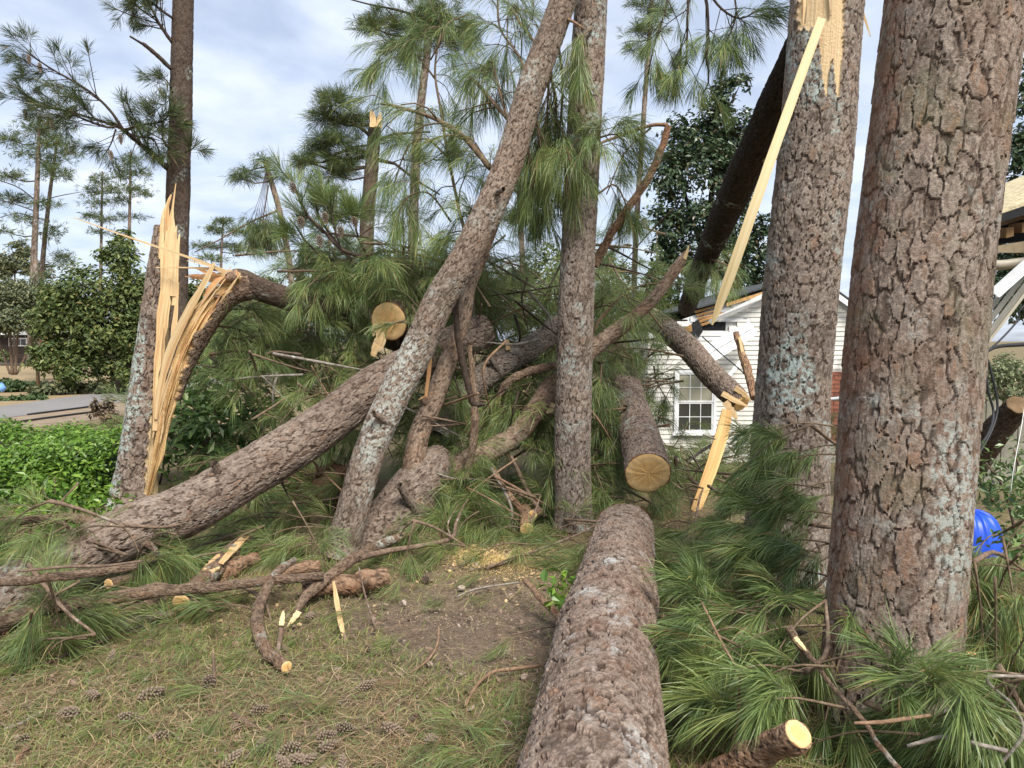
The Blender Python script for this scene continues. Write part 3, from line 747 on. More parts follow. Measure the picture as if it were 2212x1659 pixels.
def k_scar(V, dirv, s):
    rel = V - CAM
    dep = rel @ FWD; u = CX + FPX * (rel @ RGT) / dep; v = CY - FPX * (rel @ UPV) / dep
    front = ((CAM - V) * dirv).sum(-1) > 0
    jag = 4 * np.sin(v * 0.31) + 3 * np.sin(v * 0.13 + 1) + 2 * np.sin(v * 0.7)
    m = (u > 1722 + jag) & (u < 1822 + 0.6 * jag) & (v < 62 + 7 * np.sin(u * 0.35) + 4 * np.sin(u * 0.9))
    lo = np.interp(u, [1768, 1776, 1781, 1787, 1792, 1800, 1806, 1812, 1818, 1826], [60, 150, 190, 205, 150, 120, 185, 218, 150, 60])
    m |= (u > 1768) & (u < 1824 + 0.4 * jag) & (v < lo + 3 * np.sin(u * 2.1))
    return (m & front).astype(float)
trk, s_trk = trunk_thing('pine_tree', 'standing pine with a torn pale wood scar at its top and a hanging splinter', 'tree',
    [(1692, 1262, 5.0, 178), (1700, 1100, 5.0, 166), (1711, 850, 5.02, 152), (1724, 700, 5.04, 154), (1739, 530, 5.06, 155), (1765, 290, 5.08, 152), (1782, 60, 5.1, 150), (1790, -60, 5.12, 148), (1800, -260, 5.14, 146)],
    'bark_grey', 190, 0.014, pw=0.062, pl=0.10, depth=0.013, seed=4, flare=0.1, scar=k_scar, wob=0.03, lich=k_li)
splinters(trk, [[(1735, -90, 4.87, 7), (1737, -10, 4.87, 8), (1734, 58, 4.88, 2)], [(1748, -70, 4.86, 5), (1746, 0, 4.86, 5), (1745, 40, 4.86, 1.5)],
    [(1800, -90, 4.86, 12), (1797, 0, 4.86, 9), (1795, 34, 4.86, 3)],
    [(1858, 8, 5.05, 6), (1868, 40, 5.03, 5), (1880, 78, 5.0, 2)]], 'wood', thick=0.02)
C_ = ctrl([(1775, 40, 4.80, 19), (1718, 196, 4.82, 20), (1662, 352, 4.85, 21), (1602, 524, 4.92, 22), (1568, 620, 4.97, 21), (1549, 672, 5.0, 14), (1538, 702, 5.01, 3)])
V, F, G = strip(C_[:, :3], C_[:, 3] * 2, 0.017, nrm(CAM - C_[3, :3] + np.array([0.9, 0, 0.4])), 30, 0.015, 5, 0.006)
mk('hanging_splinter', V, F, M['plank'], trk, False, {'gr': G})
cen, s_cen = trunk_thing('pine_tree', 'straight slender standing pine trunk in the middle between the fallen logs', 'tree',
    [(1239, 1142, 6.28, 82), (1239, 1090, 6.28, 77), (1237, 979, 6.28, 79), (1241, 755, 6.3, 77), (1248, 560, 6.3, 74), (1257, 373, 6.32, 75), (1276, 0, 6.36, 70), (1290, -260, 6.4, 66)],
    'bark_grey', 130, 0.016, pw=0.055, pl=0.09, depth=0.010, seed=6, flare=0.1, wob=0.03)
lean, s_lean = trunk_thing('leaning_pine', 'slim pine leaning to the right, pale lichen on its lower trunk', 'tree',
    [(733, 1200, 5.55, 82), (750, 1147, 5.56, 71), (797, 979, 5.6, 67), (853, 850, 5.65, 68), (902, 755, 5.7, 68), (953, 643, 5.75, 67), (1003, 560, 5.78, 66), (1091, 373, 5.85, 62), (1149, 187, 5.9, 60), (1217, 0, 5.95, 57), (1300, -240, 6.0, 54)],
    'bark_lichen', 120, 0.0145, pw=0.045, pl=0.06, depth=0.008, seed=8, flare=0.1, wob=0.03, lich=a_li)
snag_parts = None
def e_scar(V, dirv, s):
    rel = V - CAM
    dep = rel @ FWD; u = CX + FPX * (rel @ RGT) / dep; v = CY - FPX * (rel @ UPV) / dep
    edge = np.interp(v, [470, 560, 640, 830, 900, 1000, 1060, 1100], [345, 350, 349, 331, 326, 316, 312, 330]) + 2.5 * np.sin(v * 0.2) + 1.5 * np.sin(v * 0.53)
    return ((u > edge) & (v < 1092)).astype(float)
snag, s_snag = trunk_thing('broken_pine_snag', 'broken standing pine stump at left split down its right side, pale green lichen', 'tree snag',
    [(283, 1118, 6.75, 108), (292, 1060, 6.75, 92), (302, 979, 6.75, 82), (319, 830, 6.75, 70), (338, 680, 6.75, 62), (351, 560, 6.75, 52), (357, 490, 6.75, 42)],
    'bark_snag', 150, 0.0145, pw=0.07, pl=0.1, depth=0.014, seed=10, flare=0.15, scar=e_scar, wob=0.03, lich=e_li, fib=0.012)
splinters(snag, [[(352, 560, 6.66, 16), (357, 480, 6.66, 15), (361, 445, 6.66, 8), (370, 420, 6.66, 2)], [(362, 600, 6.64, 18), (368, 500, 6.64, 14), (372, 455, 6.64, 6), (380, 396, 6.64, 1.5)],
    [(372, 640, 6.66, 14), (376, 520, 6.66, 10), (381, 488, 6.66, 2)], [(376, 660, 6.68, 11), (383, 545, 6.68, 8), (388, 505, 6.68, 1.5)],
    [(348, 560, 6.62, 9), (350, 490, 6.62, 8), (353, 452, 6.62, 2)], [(372, 760, 6.68, 12), (379, 680, 6.68, 9), (386, 610, 6.68, 2)],
    [(343, 780, 6.63, 18), (352, 680, 6.62, 22), (360, 560, 6.63, 22), (364, 500, 6.64, 10)], [(334, 930, 6.62, 8), (340, 800, 6.62, 14), (352, 690, 6.62, 16), (366, 600, 6.63, 5)]], 'wood', thick=0.03)
# the torn half of the snag that folded over, and the top it still carries
fold, s_fold = trunk_thing('snapped_pine_top', 'snapped pine top folded over from the split snag, splintered yellow wood at the bend', 'tree',
    [(492, 606, 6.78, 38), (520, 606, 6.8, 50), (560, 624, 6.85, 50), (640, 652, 7.0, 47), (747, 690, 7.25, 43), (830, 728, 7.5, 41), (960, 780, 7.9, 36)],
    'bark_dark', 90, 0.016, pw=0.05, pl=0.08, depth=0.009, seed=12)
def f_scar(V, dirv, s):
    u, v = uv_of(V)
    cen_u = np.interp(v, [612, 640, 680, 722, 800, 900, 1000, 1090], [512, 478, 448, 420, 385, 357, 336, 320])
    off = np.interp(v, [600, 680, 760, 830, 900, 1090], [6, 10, 12, 16, 30, 40]) + 4 * np.sin(v * 0.13) + 3 * np.sin(v * 0.31 + 2)
    m = (u < cen_u + off) & (u < 535 + 6 * np.sin(v))
    patch = np.exp(-(((u - 408) / 9) ** 2 + ((v - 655) / 16) ** 2)) + np.exp(-(((u - 424) / 11) ** 2 + ((v - 735) / 26) ** 2)) + np.exp(-(((u - 470) / 14) ** 2 + ((v - 640) / 8) ** 2))
    return (m & (patch < 0.6)).astype(float)
V, F, A, sec = bark_tube(ctrl([(313, 1098, 6.68, 12), (322, 1060, 6.66, 24), (337, 1000, 6.66, 36), (358, 900, 6.66, 42), (386, 800, 6.66, 50), (420, 722, 6.68, 64), (456, 664, 6.7, 68), (496, 628, 6.74, 64), (540, 620, 6.8, 56)]), 120, 0.011, pw=0.055, pl=0.08, depth=0.012, seed=29, scar=f_scar, fib=0.034, wob=0.08)
mk('torn_slab', V, F, M['bark_fold'], fold, False, A)
rh = np.random.default_rng(5)
for k in range(11):       # slivers standing off the torn slab
    v0 = rh.uniform(640, 980); ln_ = rh.uniform(60, 170)
    def on(v): return np.interp(v, [560, 600, 640, 680, 722, 800, 900, 1000], [530, 500, 466, 442, 412, 374, 346, 328])
    o_u = rh.uniform(-24, 16); v1 = max(570, v0 - ln_)
    w_ = rh.uniform(2.5, 6); lift_ = rh.uniform(0.0, 0.03)
    lst = [(on(v0) + o_u, v0, 6.62, w_ * 0.6), (on((v0 + v1) / 2) + o_u, (v0 + v1) / 2, 6.6, w_), (on(v1) + o_u * 0.8 - 220 * lift_ * rh.random(), v1, 6.59 - lift_, 1.2)]
    splinters(fold, [lst], 'wood_o' if rh.random() < 0.35 else 'wood', thick=0.012, jag=0.2)
splinters(fold, [[(336, 905, 6.6, 6), (346, 840, 6.58, 12), (366, 760, 6.56, 16), (398, 690, 6.55, 15), (436, 620, 6.55, 12), (463, 568, 6.56, 4)], [(334, 900, 6.6, 3), (338, 820, 6.58, 7), (345, 750, 6.58, 8), (352, 700, 6.58, 3)]], 'wood', thick=0.03, jag=0.12)
splinters(fold, [[(408, 594, 6.64, 2), (440, 597, 6.64, 10), (476, 600, 6.66, 15), (505, 606, 6.68, 12)],
    [(425, 580, 6.66, 2), (452, 590, 6.66, 8), (484, 598, 6.67, 12)], [(400, 597, 6.65, 1.5), (450, 604, 6.65, 8), (500, 612, 6.66, 10)], [(440, 640, 6.6, 6), (470, 608, 6.6, 12), (505, 596, 6.62, 8)]], 'wood_o', thick=0.02, jag=0.2)
splinters(fold, [[(159, 470, 6.3, 1.5), (260, 506, 6.38, 3), (360, 540, 6.45, 4), (450, 571, 6.55, 6), (520, 604, 6.7, 14)], [(336, 578, 6.5, 1.5), (400, 578, 6.55, 3), (470, 583, 6.6, 7), (520, 600, 6.68, 8)],
    [(404, 563, 6.6, 1.5), (450, 574, 6.62, 3), (500, 592, 6.66, 6)], [(470, 592, 6.62, 6), (500, 588, 6.62, 9), (520, 592, 6.64, 4)]], 'wood', thick=0.012)
V, F, A, sec = bark_tube(ctrl([(490, 600, 6.62, 20), (514, 594, 6.63, 24)]), 26, 0.01, pw=0.04, pl=0.04, depth=0.004, seed=2)
o_ = mk('knot_stub', V, F, M['bark_limb'], fold, True, A); cap(sec, 1, M['wood_o'], o_, 'torn_face', 20)

# ------------------------------------------------------------------ fallen trunks
def g_red(V, dirv):
    u, v = uv_of(V); m = np.zeros(u.shape)
    for (cu, cv, ru, rv_) in ((1240, 1500, 45, 26), (1375, 1300, 25, 60), (1390, 1200, 16, 60), (1330, 1600, 30, 18), (1300, 1350, 26, 14), (1360, 1440, 26, 16), (1180, 1640, 30, 20)):
        m = np.maximum(m, np.exp(-(((u - cu) / ru) ** 2 + ((v - cv) / rv_) ** 2)))
    return 0.45 * m
glog, s_glog = trunk_thing('felled_pine_log', 'big felled pine log lying on the lawn in the foreground towards the camera', 'log',
    [(1215, 2260, 1.45, 500), (1282, 1672, 2.34, 326), (1306, 1420, 3.15, 232), (1332, 1240, 4.3, 160), (1349, 1146, 5.45, 120)],
    'bark_log', 260, 0.0105, (0, 1), pw=0.085, pl=0.08, depth=0.017, seed=14, wob=0.05, lift=1.0, red=g_red)
for (u_, v_, d_, w_, u2, v2, d2) in ((1262, 1560, 2.55, 26, 1232, 1566, 2.52), (1372, 1280, 3.9, 18, 1398, 1268, 3.88)):
    limb(glog, [(u_ + (u_ - u2) * 1.2, v_, d_, w_ * 1.1), (u_, v_, d_, w_), (u2, v2, d2, w_ * 0.75)], 'bark_log', 24, 0.008, 'knot_stub', pw=0.02, pl=0.02, depth=0.004, seed=5, capends=(1,))
hang, s_hang = trunk_thing('sawn_pine_trunk', 'propped pine trunk with a round sawn face just behind the foreground log', 'log',
    [(1399, 1022, 6.0, 98), (1391, 985, 6.25, 92), (1361, 870, 7.4, 70), (1340, 780, 8.9, 54), (1328, 715, 10.3, 46)],
    'bark_pink', 130, 0.015, (0,), pw=0.055, pl=0.05, depth=0.01, seed=16, lift=1.0)
trB, s_B = trunk_thing('fallen_pine', 'long pine trunk slanting from the lower left up behind the leaning pine', 'log',
    [(-150, 1392, 3.72, 140), (60, 1268, 4.25, 128), (280, 1150, 4.75, 116), (420, 1092, 5.1, 110), (600, 985, 5.6, 102), (720, 905, 5.95, 94), (800, 838, 6.2, 86), (900, 782, 6.5, 80), (1000, 735, 6.85, 76), (1046, 716, 7.0, 74)],
    'bark_pink', 150, 0.0135, (1,), pw=0.055, pl=0.13, depth=0.012, seed=18, lift=0.8)
logP, s_P = trunk_thing('sawn_pine_trunk', 'raised pine trunk whose sawn face shows above the slanting trunk, half hidden by needles', 'log',
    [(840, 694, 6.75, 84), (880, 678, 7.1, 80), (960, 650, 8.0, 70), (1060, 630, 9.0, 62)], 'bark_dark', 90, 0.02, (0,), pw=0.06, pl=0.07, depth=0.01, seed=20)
splinters(logP, [[(818, 712, 6.72, 10), (822, 735, 6.72, 24), (812, 752, 6.72, 18), (806, 770, 6.72, 8)], [(812, 700, 6.7, 10), (808, 715, 6.7, 10), (806, 726, 6.7, 3)]], 'wood', thick=0.05)
frk, s_frk = trunk_thing('forked_pine_trunk', 'thick forked fallen pine base behind the foot of the leaning pine', 'log',
    [(760, 1215, 5.85, 116), (824, 1150, 5.98, 114), (880, 1080, 6.1, 112), (925, 1020, 6.25, 98), (955, 985, 6.4, 60)],
    'bark_pink', 120, 0.0145, (0,), pw=0.055, pl=0.075, depth=0.011, seed=22, lift=0.8)
limb(frk, [(890, 1060, 6.12, 60), (897, 985, 6.15, 50), (907, 935, 6.17, 46), (936, 867, 6.2, 44), (970, 774, 6.25, 38), (1000, 688, 6.3, 33), (1013, 624, 6.35, 27), (1040, 560, 6.4, 22), (1087, 440, 6.5, 15)], seed=23, nth=44)
limb(frk, [(925, 1040, 6.25, 66), (975, 1014, 6.32, 54), (1037, 983, 6.42, 50), (1112, 941, 6.55, 47), (1160, 882, 6.68, 45), (1197, 830, 6.78, 43), (1283, 751, 6.85, 38), (1370, 686, 6.9, 30), (1430, 622, 6.95, 25), (1470, 565, 7.0, 21), (1482, 543, 7.0, 6)], seed=25, nth=44)
limb(frk, [(936, 862, 6.17, 22), (922, 868, 6.14, 22), (914, 858, 6.13, 24)], seed=27, nth=26, capends=(1,), name='limb_stub')
splinters(frk, [[(920, 858, 6.1, 6), (927, 800, 6.1, 8), (934, 732, 6.12, 5)]], 'wood_o', 'bare_strip', 0.012)
splinters(frk, [[(1196, 872, 6.68, 20), (1186, 885, 6.66, 16), (1180, 893, 6.65, 4)], [(1478, 560, 6.97, 8), (1484, 543, 6.97, 6), (1488, 530, 6.97, 1.5)]], 'wood', thick=0.02)
logC, s_C = trunk_thing('fallen_pine', 'short scaly trunk in the middle of the tangle with a broken yellow spike', 'log',
    [(952, 945, 6.75, 50), (993, 880, 6.9, 54), (1030, 826, 7.0, 56), (1090, 782, 7.15, 54), (1150, 748, 7.3, 50), (1215, 700, 7.6, 46)], 'bark_grey', 90, 0.016, (1,), pw=0.03, pl=0.035, depth=0.009, seed=24, lift=1.0)
splinters(logC, [[(1098, 756, 7.05, 10), (1097, 742, 7.05, 7), (1096, 733, 7.05, 1.5)]], 'wood', thick=0.02)
limb(logC, [(1136, 756, 7.2, 8), (1160, 730, 7.15, 6), (1188, 678, 7.1, 3)], 'stick_grey', 8, 0.05, 'limb_stub')
logM, s_M = trunk_thing('fallen_pine', 'pine trunk fallen from the house corner across its window, splintered lower end', 'log',
    [(1405, 690, 10.0, 50), (1432, 706, 9.5, 50), (1490, 755, 8.9, 51), (1539, 812, 8.4, 52), (1585, 855, 8.05, 50), (1602, 872, 7.95, 40)], 'bark_pink', 90, 0.018, (1,), pw=0.05, pl=0.045, depth=0.01, seed=26, lift=1.0)
splinters(logM, [[(1560, 850, 7.9, 12), (1590, 866, 7.85, 10), (1615, 878, 7.85, 3)], [(1588, 838, 7.9, 10), (1606, 850, 7.88, 10), (1622, 866, 7.86, 2)], [(1566, 868, 7.86, 14), (1580, 888, 7.84, 14), (1592, 906, 7.82, 6)]], 'wood', thick=0.03)
C_ = ctrl([(1570, 885, 7.78, 20), (1563, 925, 7.72, 27), (1545, 985, 7.55, 27), (1524, 1045, 7.3, 25), (1500, 1108, 6.95, 21)])
V, F, G = strip(C_[:, :3], C_[:, 3] * 2, 0.03, nrm(CAM - C_[2, :3] + np.array([1.5, 0, 0.5])), 24, 0.015, 8, 0.006)
o_ = mk('split_board', V, F, M['board'], None, False, {'gr': G}); tag(o_, 'flat split board of yellow wood propped under the trunk by the house', 'board')
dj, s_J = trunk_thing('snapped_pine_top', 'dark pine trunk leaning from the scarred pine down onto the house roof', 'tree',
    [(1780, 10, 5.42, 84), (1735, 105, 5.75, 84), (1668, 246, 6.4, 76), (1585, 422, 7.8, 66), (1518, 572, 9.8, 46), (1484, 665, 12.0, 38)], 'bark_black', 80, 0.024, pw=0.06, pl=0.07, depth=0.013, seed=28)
stick(dj, [(1648, 348, 6.85, 16), (1672, 342, 6.8, 12), (1690, 338, 6.75, 5)], 'stick_bare', 'limb_stub')

for (par, a_, b_, w_, mt) in ((trB, (480, 1035, 5.2), (462, 1000, 5.1), 20, 'bark_pink'), (lean, (1068, 420, 5.75), (1088, 408, 5.62), 12, 'bark_lichen'), (lean, (826, 905, 5.5), (806, 892, 5.42), 14, 'bark_lichen'), (hang, (1372, 900, 6.95), (1350, 880, 6.8), 14, 'bark_pink'), (frk, (880, 1075, 5.85), (862, 1048, 5.75), 18, 'bark_pink'), (logC, (1068, 788, 6.95), (1056, 768, 6.88), 12, 'bark_grey')):
    limb(par, [(2 * a_[0] - b_[0], 2 * a_[1] - b_[1], a_[2] + 0.08, w_ * 1.3), (*a_, w_ * 1.1), (*b_, w_ * 0.8)], mt, 20, 0.012, 'branch_stub', pw=0.02, pl=0.025, depth=0.003, seed=7)
# free branches hanging in the tangle
def round_wood(C, name, mat, nth, seed, wob=0.06):
    """a branch: bark relief when thick enough to show it"""
    C = np.array(C, float)
    px = (2 * C[:, 3] * FPX / np.maximum((C[:, :3] - CAM) @ FWD, 0.5)).max()
    if px >= 13 and 'bark_' + mat in M:
        r = C[:, 3].mean(); ds_ = max(0.008, 0.003 * float(((C[:, :3] - CAM) @ FWD).mean()))
        rs = np.random.default_rng(seed + 40)
        S, L = spline(C, max(len(C) * 3, 8)); S[1:-1, :3] += rs.normal(0, 0.10 * r, (len(S) - 2, 3)); S[1:-1, 3] *= 1 + rs.normal(0, 0.06, len(S) - 2)
        V, F, A, sec = bark_tube(S, 34, ds_, pw=max(0.018, r * 0.8), pl=max(0.022, r * 1.1), depth=0.12 * r + 0.001, seed=seed + 3, wob=0.1)
        V = list(V); n = len(V); nr = n // 34
        F = [F[0], np.array([[(j + 1) % 34, j, n] for j in range(34)]), np.array([[n - 34 + j, n - 34 + (j + 1) % 34, n + 1] for j in range(34)])]
        V = np.vstack([np.array(V), sec[0][:1], sec[0][-1:]])
        A = {k: (np.concatenate([v, v[:1], v[-1:]]) if v.ndim == 1 else np.vstack([v, v[:1], v[-1:]])) for k, v in A.items()}
        return mk(name, V, F, M['bark_' + mat], None, False, A), sec
    V, F, sec = tube(C, nth, 0.03, wob, seed)
    return mk(name, V, F, M[mat]), sec
def free(name, label, lst, mat='stick', nth=9, cut=(), wob=0.06, seed=1, cat='branch', splint=None, group=None, twigs=()):
    o, sec = round_wood(ctrl(lst), name, mat, nth, seed, wob); tag(o, label, cat, group)
    for e in cut: cap(sec, e, M['cut'], o, nth=24, scale=1.0, seed=seed)
    if splint: splinters(o, splint, 'wood', thick=0.01)
    for i, tw in enumerate(twigs):
        V, F, _ = tube(ctrl(tw), 6, 0.04, 0.06, i); mk('twig', V, F, M[mat], o)
    return o
free('hooked_branch', 'blackened branch with a hooked end hanging beside the forked trunk', [(984, 640, 6.05, 11), (988, 718, 6.05, 14), (1000, 785, 6.05, 15), (1016, 850, 6.05, 14), (1022, 872, 6.05, 13), (1048, 873, 6.05, 9)], 'stick_dark')
free('upright_branch', 'thin upright branch standing on the right limb of the forked trunk', [(1015, 745, 6.1, 10), (1022, 830, 6.08, 15), (1026, 886, 6.06, 17), (1022, 960, 6.06, 17), (1008, 1030, 6.08, 18)], 'stick')
free('curved_branch', 'curved bare branch reaching left from behind the middle pine', [(1210, 790, 6.75, 20), (1170, 796, 6.75, 21), (1140, 804, 6.72, 20), (1110, 818, 6.7, 18), (1090, 836, 6.7, 16), (1075, 860, 6.7, 10)], 'stick')
free('hanging_branch', 'brown branch hanging down left of the middle pine to a sawn stub', [(1063, 1009, 6.4, 11), (1080, 1040, 6.35, 13), (1100, 1070, 6.3, 14), (1138, 1113, 6.2, 15)], 'stick_tan')
free('hanging_branch', 'thin grey branch crossing down towards the foot of the middle pine', [(1104, 985, 6.5, 7), (1130, 1040, 6.45, 10), (1150, 1080, 6.4, 10), (1178, 1116, 6.35, 9)], 'stick')
free('bent_limb', 'snapped reddish limb with a folded twig, right of the middle pine top', [(1284, 575, 6.6, 20), (1320, 505, 6.6, 19), (1362, 440, 6.6, 18), (1400, 385, 6.6, 16), (1428, 325, 6.6, 15), (1443, 272, 6.6, 14)], 'stick_tan',
     twigs=([(1443, 270, 6.6, 9), (1406, 271, 6.6, 8), (1340, 293, 6.6, 7), (1290, 312, 6.5, 5)], [(1406, 276, 6.62, 5), (1350, 330, 6.65, 4), (1310, 420, 6.7, 3)]))
free('cut_branch', 'short sawn branch end on the needles left of the middle pine', [(1138, 1143, 5.9, 30), (1136, 1115, 6.15, 26), (1132, 1095, 6.5, 22)], 'stick_tan', 16, (0,))
free('cut_branch', 'small sawn stub end tucked behind the sawn branch left of the middle pine', [(1150, 1112, 6.1, 20), (1162, 1106, 6.25, 18), (1180, 1104, 6.5, 15)], 'stick', 14, (0,))
free('broken_branch', 'broken upright branch with split bark in front of the house wall', [(1590, 718, 8.6, 14), (1602, 760, 8.5, 16), (1616, 805, 8.4, 18), (1630, 860, 8.2, 18)], 'stick_tan', splint=[[(1597, 728, 8.5, 6), (1605, 765, 8.45, 6), (1610, 790, 8.4, 2)]])
# ------------------------------------------------------------------ damaged house at right
HD = 13.0
def hp(u, v, dd=0.0):
    p = at(u, v, HD); return p[0], p[2] 
yw = at(1600, 850, HD)[1]
house = thing('damaged_house', 'white clapboard house with a crushed roof corner behind the standing pines', 'house', (4.0, yw, -0.55))
hx0, _ = hp(1398, 850); hx1, _ = hp(1930, 850); rx, rz = hp(1742, 596)
z_le = hp(1430, 716)[1]; z_re = hp(1860, 712)[1]
def roof_z(x):
    return z_le + (rz - z_le) * (x - hx0) / (rx - hx0) if x < rx else rz + (z_re - rz) * (x - rx) / (hx1 - rx)
# core wall behind the boards
zb = -0.62
core = np.array([[hx0, yw + 0.03, zb], [hx1, yw + 0.03, zb], [hx1, yw + 0.03, z_re], [rx, yw + 0.03, rz], [hx0, yw + 0.03, z_le]])
core2 = core + np.array([0, 6.0, 0])
F5 = [np.array([[0, 1, 2, 3, 4], [9, 8, 7, 6, 5]]), np.array([[0, 5, 6, 1], [1, 6, 7, 2], [4, 9, 5, 0]])]
mk('wall', np.vstack([core, core2]), F5, M['oldboard'], house, False)
wx0, wz1 = hp(1462, 805); wx1, wz0 = hp(1540, 932)
bx0, bz1 = hp(1748, 796)
lap = 0.082
z = zb; i = 0
def board(x0, x1, z0, z1, mat):
    # lower edge tipped out like a lapped clapboard
    y0, y1 = yw - 0.022, yw - 0.006
    V = np.array([[x0, y0, z0], [x1, y0, z0], [x1, y1, z1], [x0, y1, z1], [x0, yw + 0.02, z0], [x1, yw + 0.02, z0], [x1, yw + 0.02, z1], [x0, yw + 0.02, z1]])
    F = np.array([[0, 1, 2, 3], [0, 4, 5, 1], [3, 2, 6, 7], [0, 3, 7, 4], [1, 5, 6, 2]])
    return mk('clapboard', V, [F], M[mat], house, False)
hole = (hp(1490, 690)[0], hp(1566, 716)[1], hp(1566, 700)[0], hp(1490, 690)[1])
while z < rz:
    z0, z1 = z, z + lap + 0.008
    xl = hx0
    if z1 > z_le: xl = hx0 + (z1 - z_le) / (rz - z_le) * (rx - hx0)
    xr = hx1
    if z1 > z_re: xr = hx1 - (z1 - z_re) / (rz - z_re) * (hx1 - rx)
    if xr - xl > 0.08:
        segs = [(xl, xr)]
        if z0 < wz1 + 0.05 and z1 > wz0 - 0.06: segs = [(xl, wx0 - 0.05), (wx1 + 0.05, xr)]
        if z1 < bz1 + 0.02: segs = [(a, min(b, bx0)) for a, b in segs]
        zu = hp(1500, 640)[1]; zl = hp(1500, 742)[1]
        for a, b in segs:
            if b - a < 0.03: continue
            if zl < z0 < zu and a < 3.6:      # stripped corner: old painted boards show
                xm = 3.95 + 0.25 * math.sin(i * 2.3)
                if not (hp(0, 718)[1] < z0 + lap / 2 < hp(0, 692)[1]): board(a, min(xm, b), z0, z1, 'oldboard')
                else: board(a, 3.15, z0, z1, 'oldboard') if a < 3.1 else None
                if b > xm: board(xm + 0.004, b, z0, z1, 'vinyl')
            else: board(a, b, z0, z1, 'vinyl')
    z += lap; i += 1
V, F = box(3.1, hp(1565, 0)[0], yw - 0.004, yw + 0.01, hp(0, 718)[1], hp(0, 695)[1]); mk('torn_felt', V, F, M['black'], house, False)
V, F = slab([at(1492, 700, HD - 0.1), at(1512, 688, HD - 0.1), at(1518, 716, HD - 0.15), at(1508, 730, HD - 0.15)], 0.01, (0, -1, 0)); mk('torn_felt', V, F, M['black'], house, False)
V, F = slab([at(1480, 722, HD - 0.15), at(1506, 708, HD - 0.15), at(1500, 728, HD - 0.2), at(1484, 734, HD - 0.2)], 0.01, (0, -1, 0)); mk('torn_felt', V, F, M['black'], house, False)
# window
win = mk('window', *box(wx0 - 0.05, wx1 + 0.05, yw - 0.012, yw + 0.02, wz0 - 0.06, wz1 + 0.05), M['blind'], house, False)
fw = 0.05
def fr(name, *b, mat='whitemetal', par=None): return mk(name, *box(*b), M[mat], par or win, False)
fr('casing', wx0 - 0.05, wx0, yw - 0.06, yw - 0.013, wz0 - 0.06, wz1 + 0.05); fr('casing', wx1, wx1 + 0.05, yw - 0.06, yw - 0.013, wz0 - 0.06, wz1 + 0.05)
fr('casing', wx0 + 0.001, wx1 - 0.001, yw - 0.06, yw - 0.013, wz1, wz1 + 0.05); fr('sill', wx0 - 0.08, wx1 + 0.08, yw - 0.09, yw - 0.061, wz0 - 0.065, wz0 - 0.02)
fr('casing', wx0 + 0.001, wx1 - 0.001, yw - 0.058, yw - 0.013, wz0 - 0.06, wz0)
zm = (wz0 + wz1) / 2
for (a, b, yo) in ((wz0, zm, 0.0), (zm, wz1, -0.008)):
    fr('sash', wx0, wx0 + 0.03, yw - 0.045 + yo, yw - 0.03 + yo, a, b); fr('sash', wx1 - 0.03, wx1, yw - 0.045 + yo, yw - 0.03 + yo, a, b)
    fr('sash', wx0 + 0.03, wx1 - 0.03, yw - 0.045 + yo, yw - 0.03 + yo, a, a + 0.028); fr('sash', wx0 + 0.03, wx1 - 0.03, yw - 0.045 + yo, yw - 0.03 + yo, b - 0.028, b)
    for cx_ in range(3):
        for rz_ in range(2):
            px0 = wx0 + 0.03 + (wx1 - wx0 - 0.06) * cx_ / 3; px1 = px0 + (wx1 - wx0 - 0.06) / 3
            pz0 = a + 0.028 + (b - a - 0.056) * rz_ / 2; pz1 = pz0 + (b - a - 0.056) / 2
            fr('pane', px0, px1, yw - 0.032 + yo, yw - 0.028 + yo, pz0, pz1, mat='glass' if a < zm - 0.1 else 'blind')
    for k in (1, 2):
        x = wx0 + 0.03 + (wx1 - wx0 - 0.06) * k / 3; fr('muntin', x - 0.006, x + 0.006, yw - 0.042 + yo, yw - 0.033 + yo, a + 0.028, b - 0.028)
    fr('muntin', wx0 + 0.03, wx1 - 0.03, yw - 0.041 + yo, yw - 0.0335 + yo, (a + b) / 2 - 0.006, (a + b) / 2 + 0.006)
# roof: right slope, the left slope crushed
nv = (0, 0, 1)
def roofslab(u0, v0, u1, v1, y0, y1, th, mat, name):
    a = at(u0, v0, HD); b = at(u1, v1, HD)
    q = [[a[0], y0, a[2]], [b[0], y0, b[2]], [b[0], y1, b[2]], [a[0], y1, a[2]]]
    return mk(name, *slab(q, th, (0, 0, 1)), M[mat], house, False)
roofslab(1500, 668, 1742, 594, yw - 0.16, yw + 6, 0.03, 'shingle', 'roof')
roofslab(1742, 594, 1945, 738, yw - 0.16, yw + 6, 0.03, 'shingle', 'roof')
roofslab(1742, 598, 1942, 740, yw - 0.19, yw - 0.162, -0.10, 'whitemetal', 'rake_trim')
roofslab(1560, 656, 1742, 600, yw - 0.185, yw - 0.165, -0.06, 'rawlumber', 'rake_board')
mk('rake_trim', *slab([at(1530, 692, HD - 0.28), at(1660, 628, HD - 0.3), at(1660, 640, HD - 0.28), at(1535, 700, HD - 0.22)], 0.012, (0, -1, 0.2)), M['whitemetal'], house, False)
mk('rake_trim', *slab([at(1560, 678, HD - 0.2), at(1700, 622, HD - 0.2), at(1700, 633, HD - 0.18), at(1566, 686, HD - 0.18)], 0.012, (0, -1, 0.2)), M['whitemetal'], house, False)
for k in range(5):
    mk('broken_lath', *slab([at(1500 + 3 * k, 672 + 7 * k, HD - 0.12), at(1545 + 9 * (k % 3), 660 + 7 * k, HD - 0.12), at(1545 + 9 * (k % 3), 664 + 7 * k, HD - 0.12), at(1502 + 3 * k, 677 + 7 * k, HD - 0.1)], 0.02, (0, -1, 0)), M['rawlumber'], house, False)
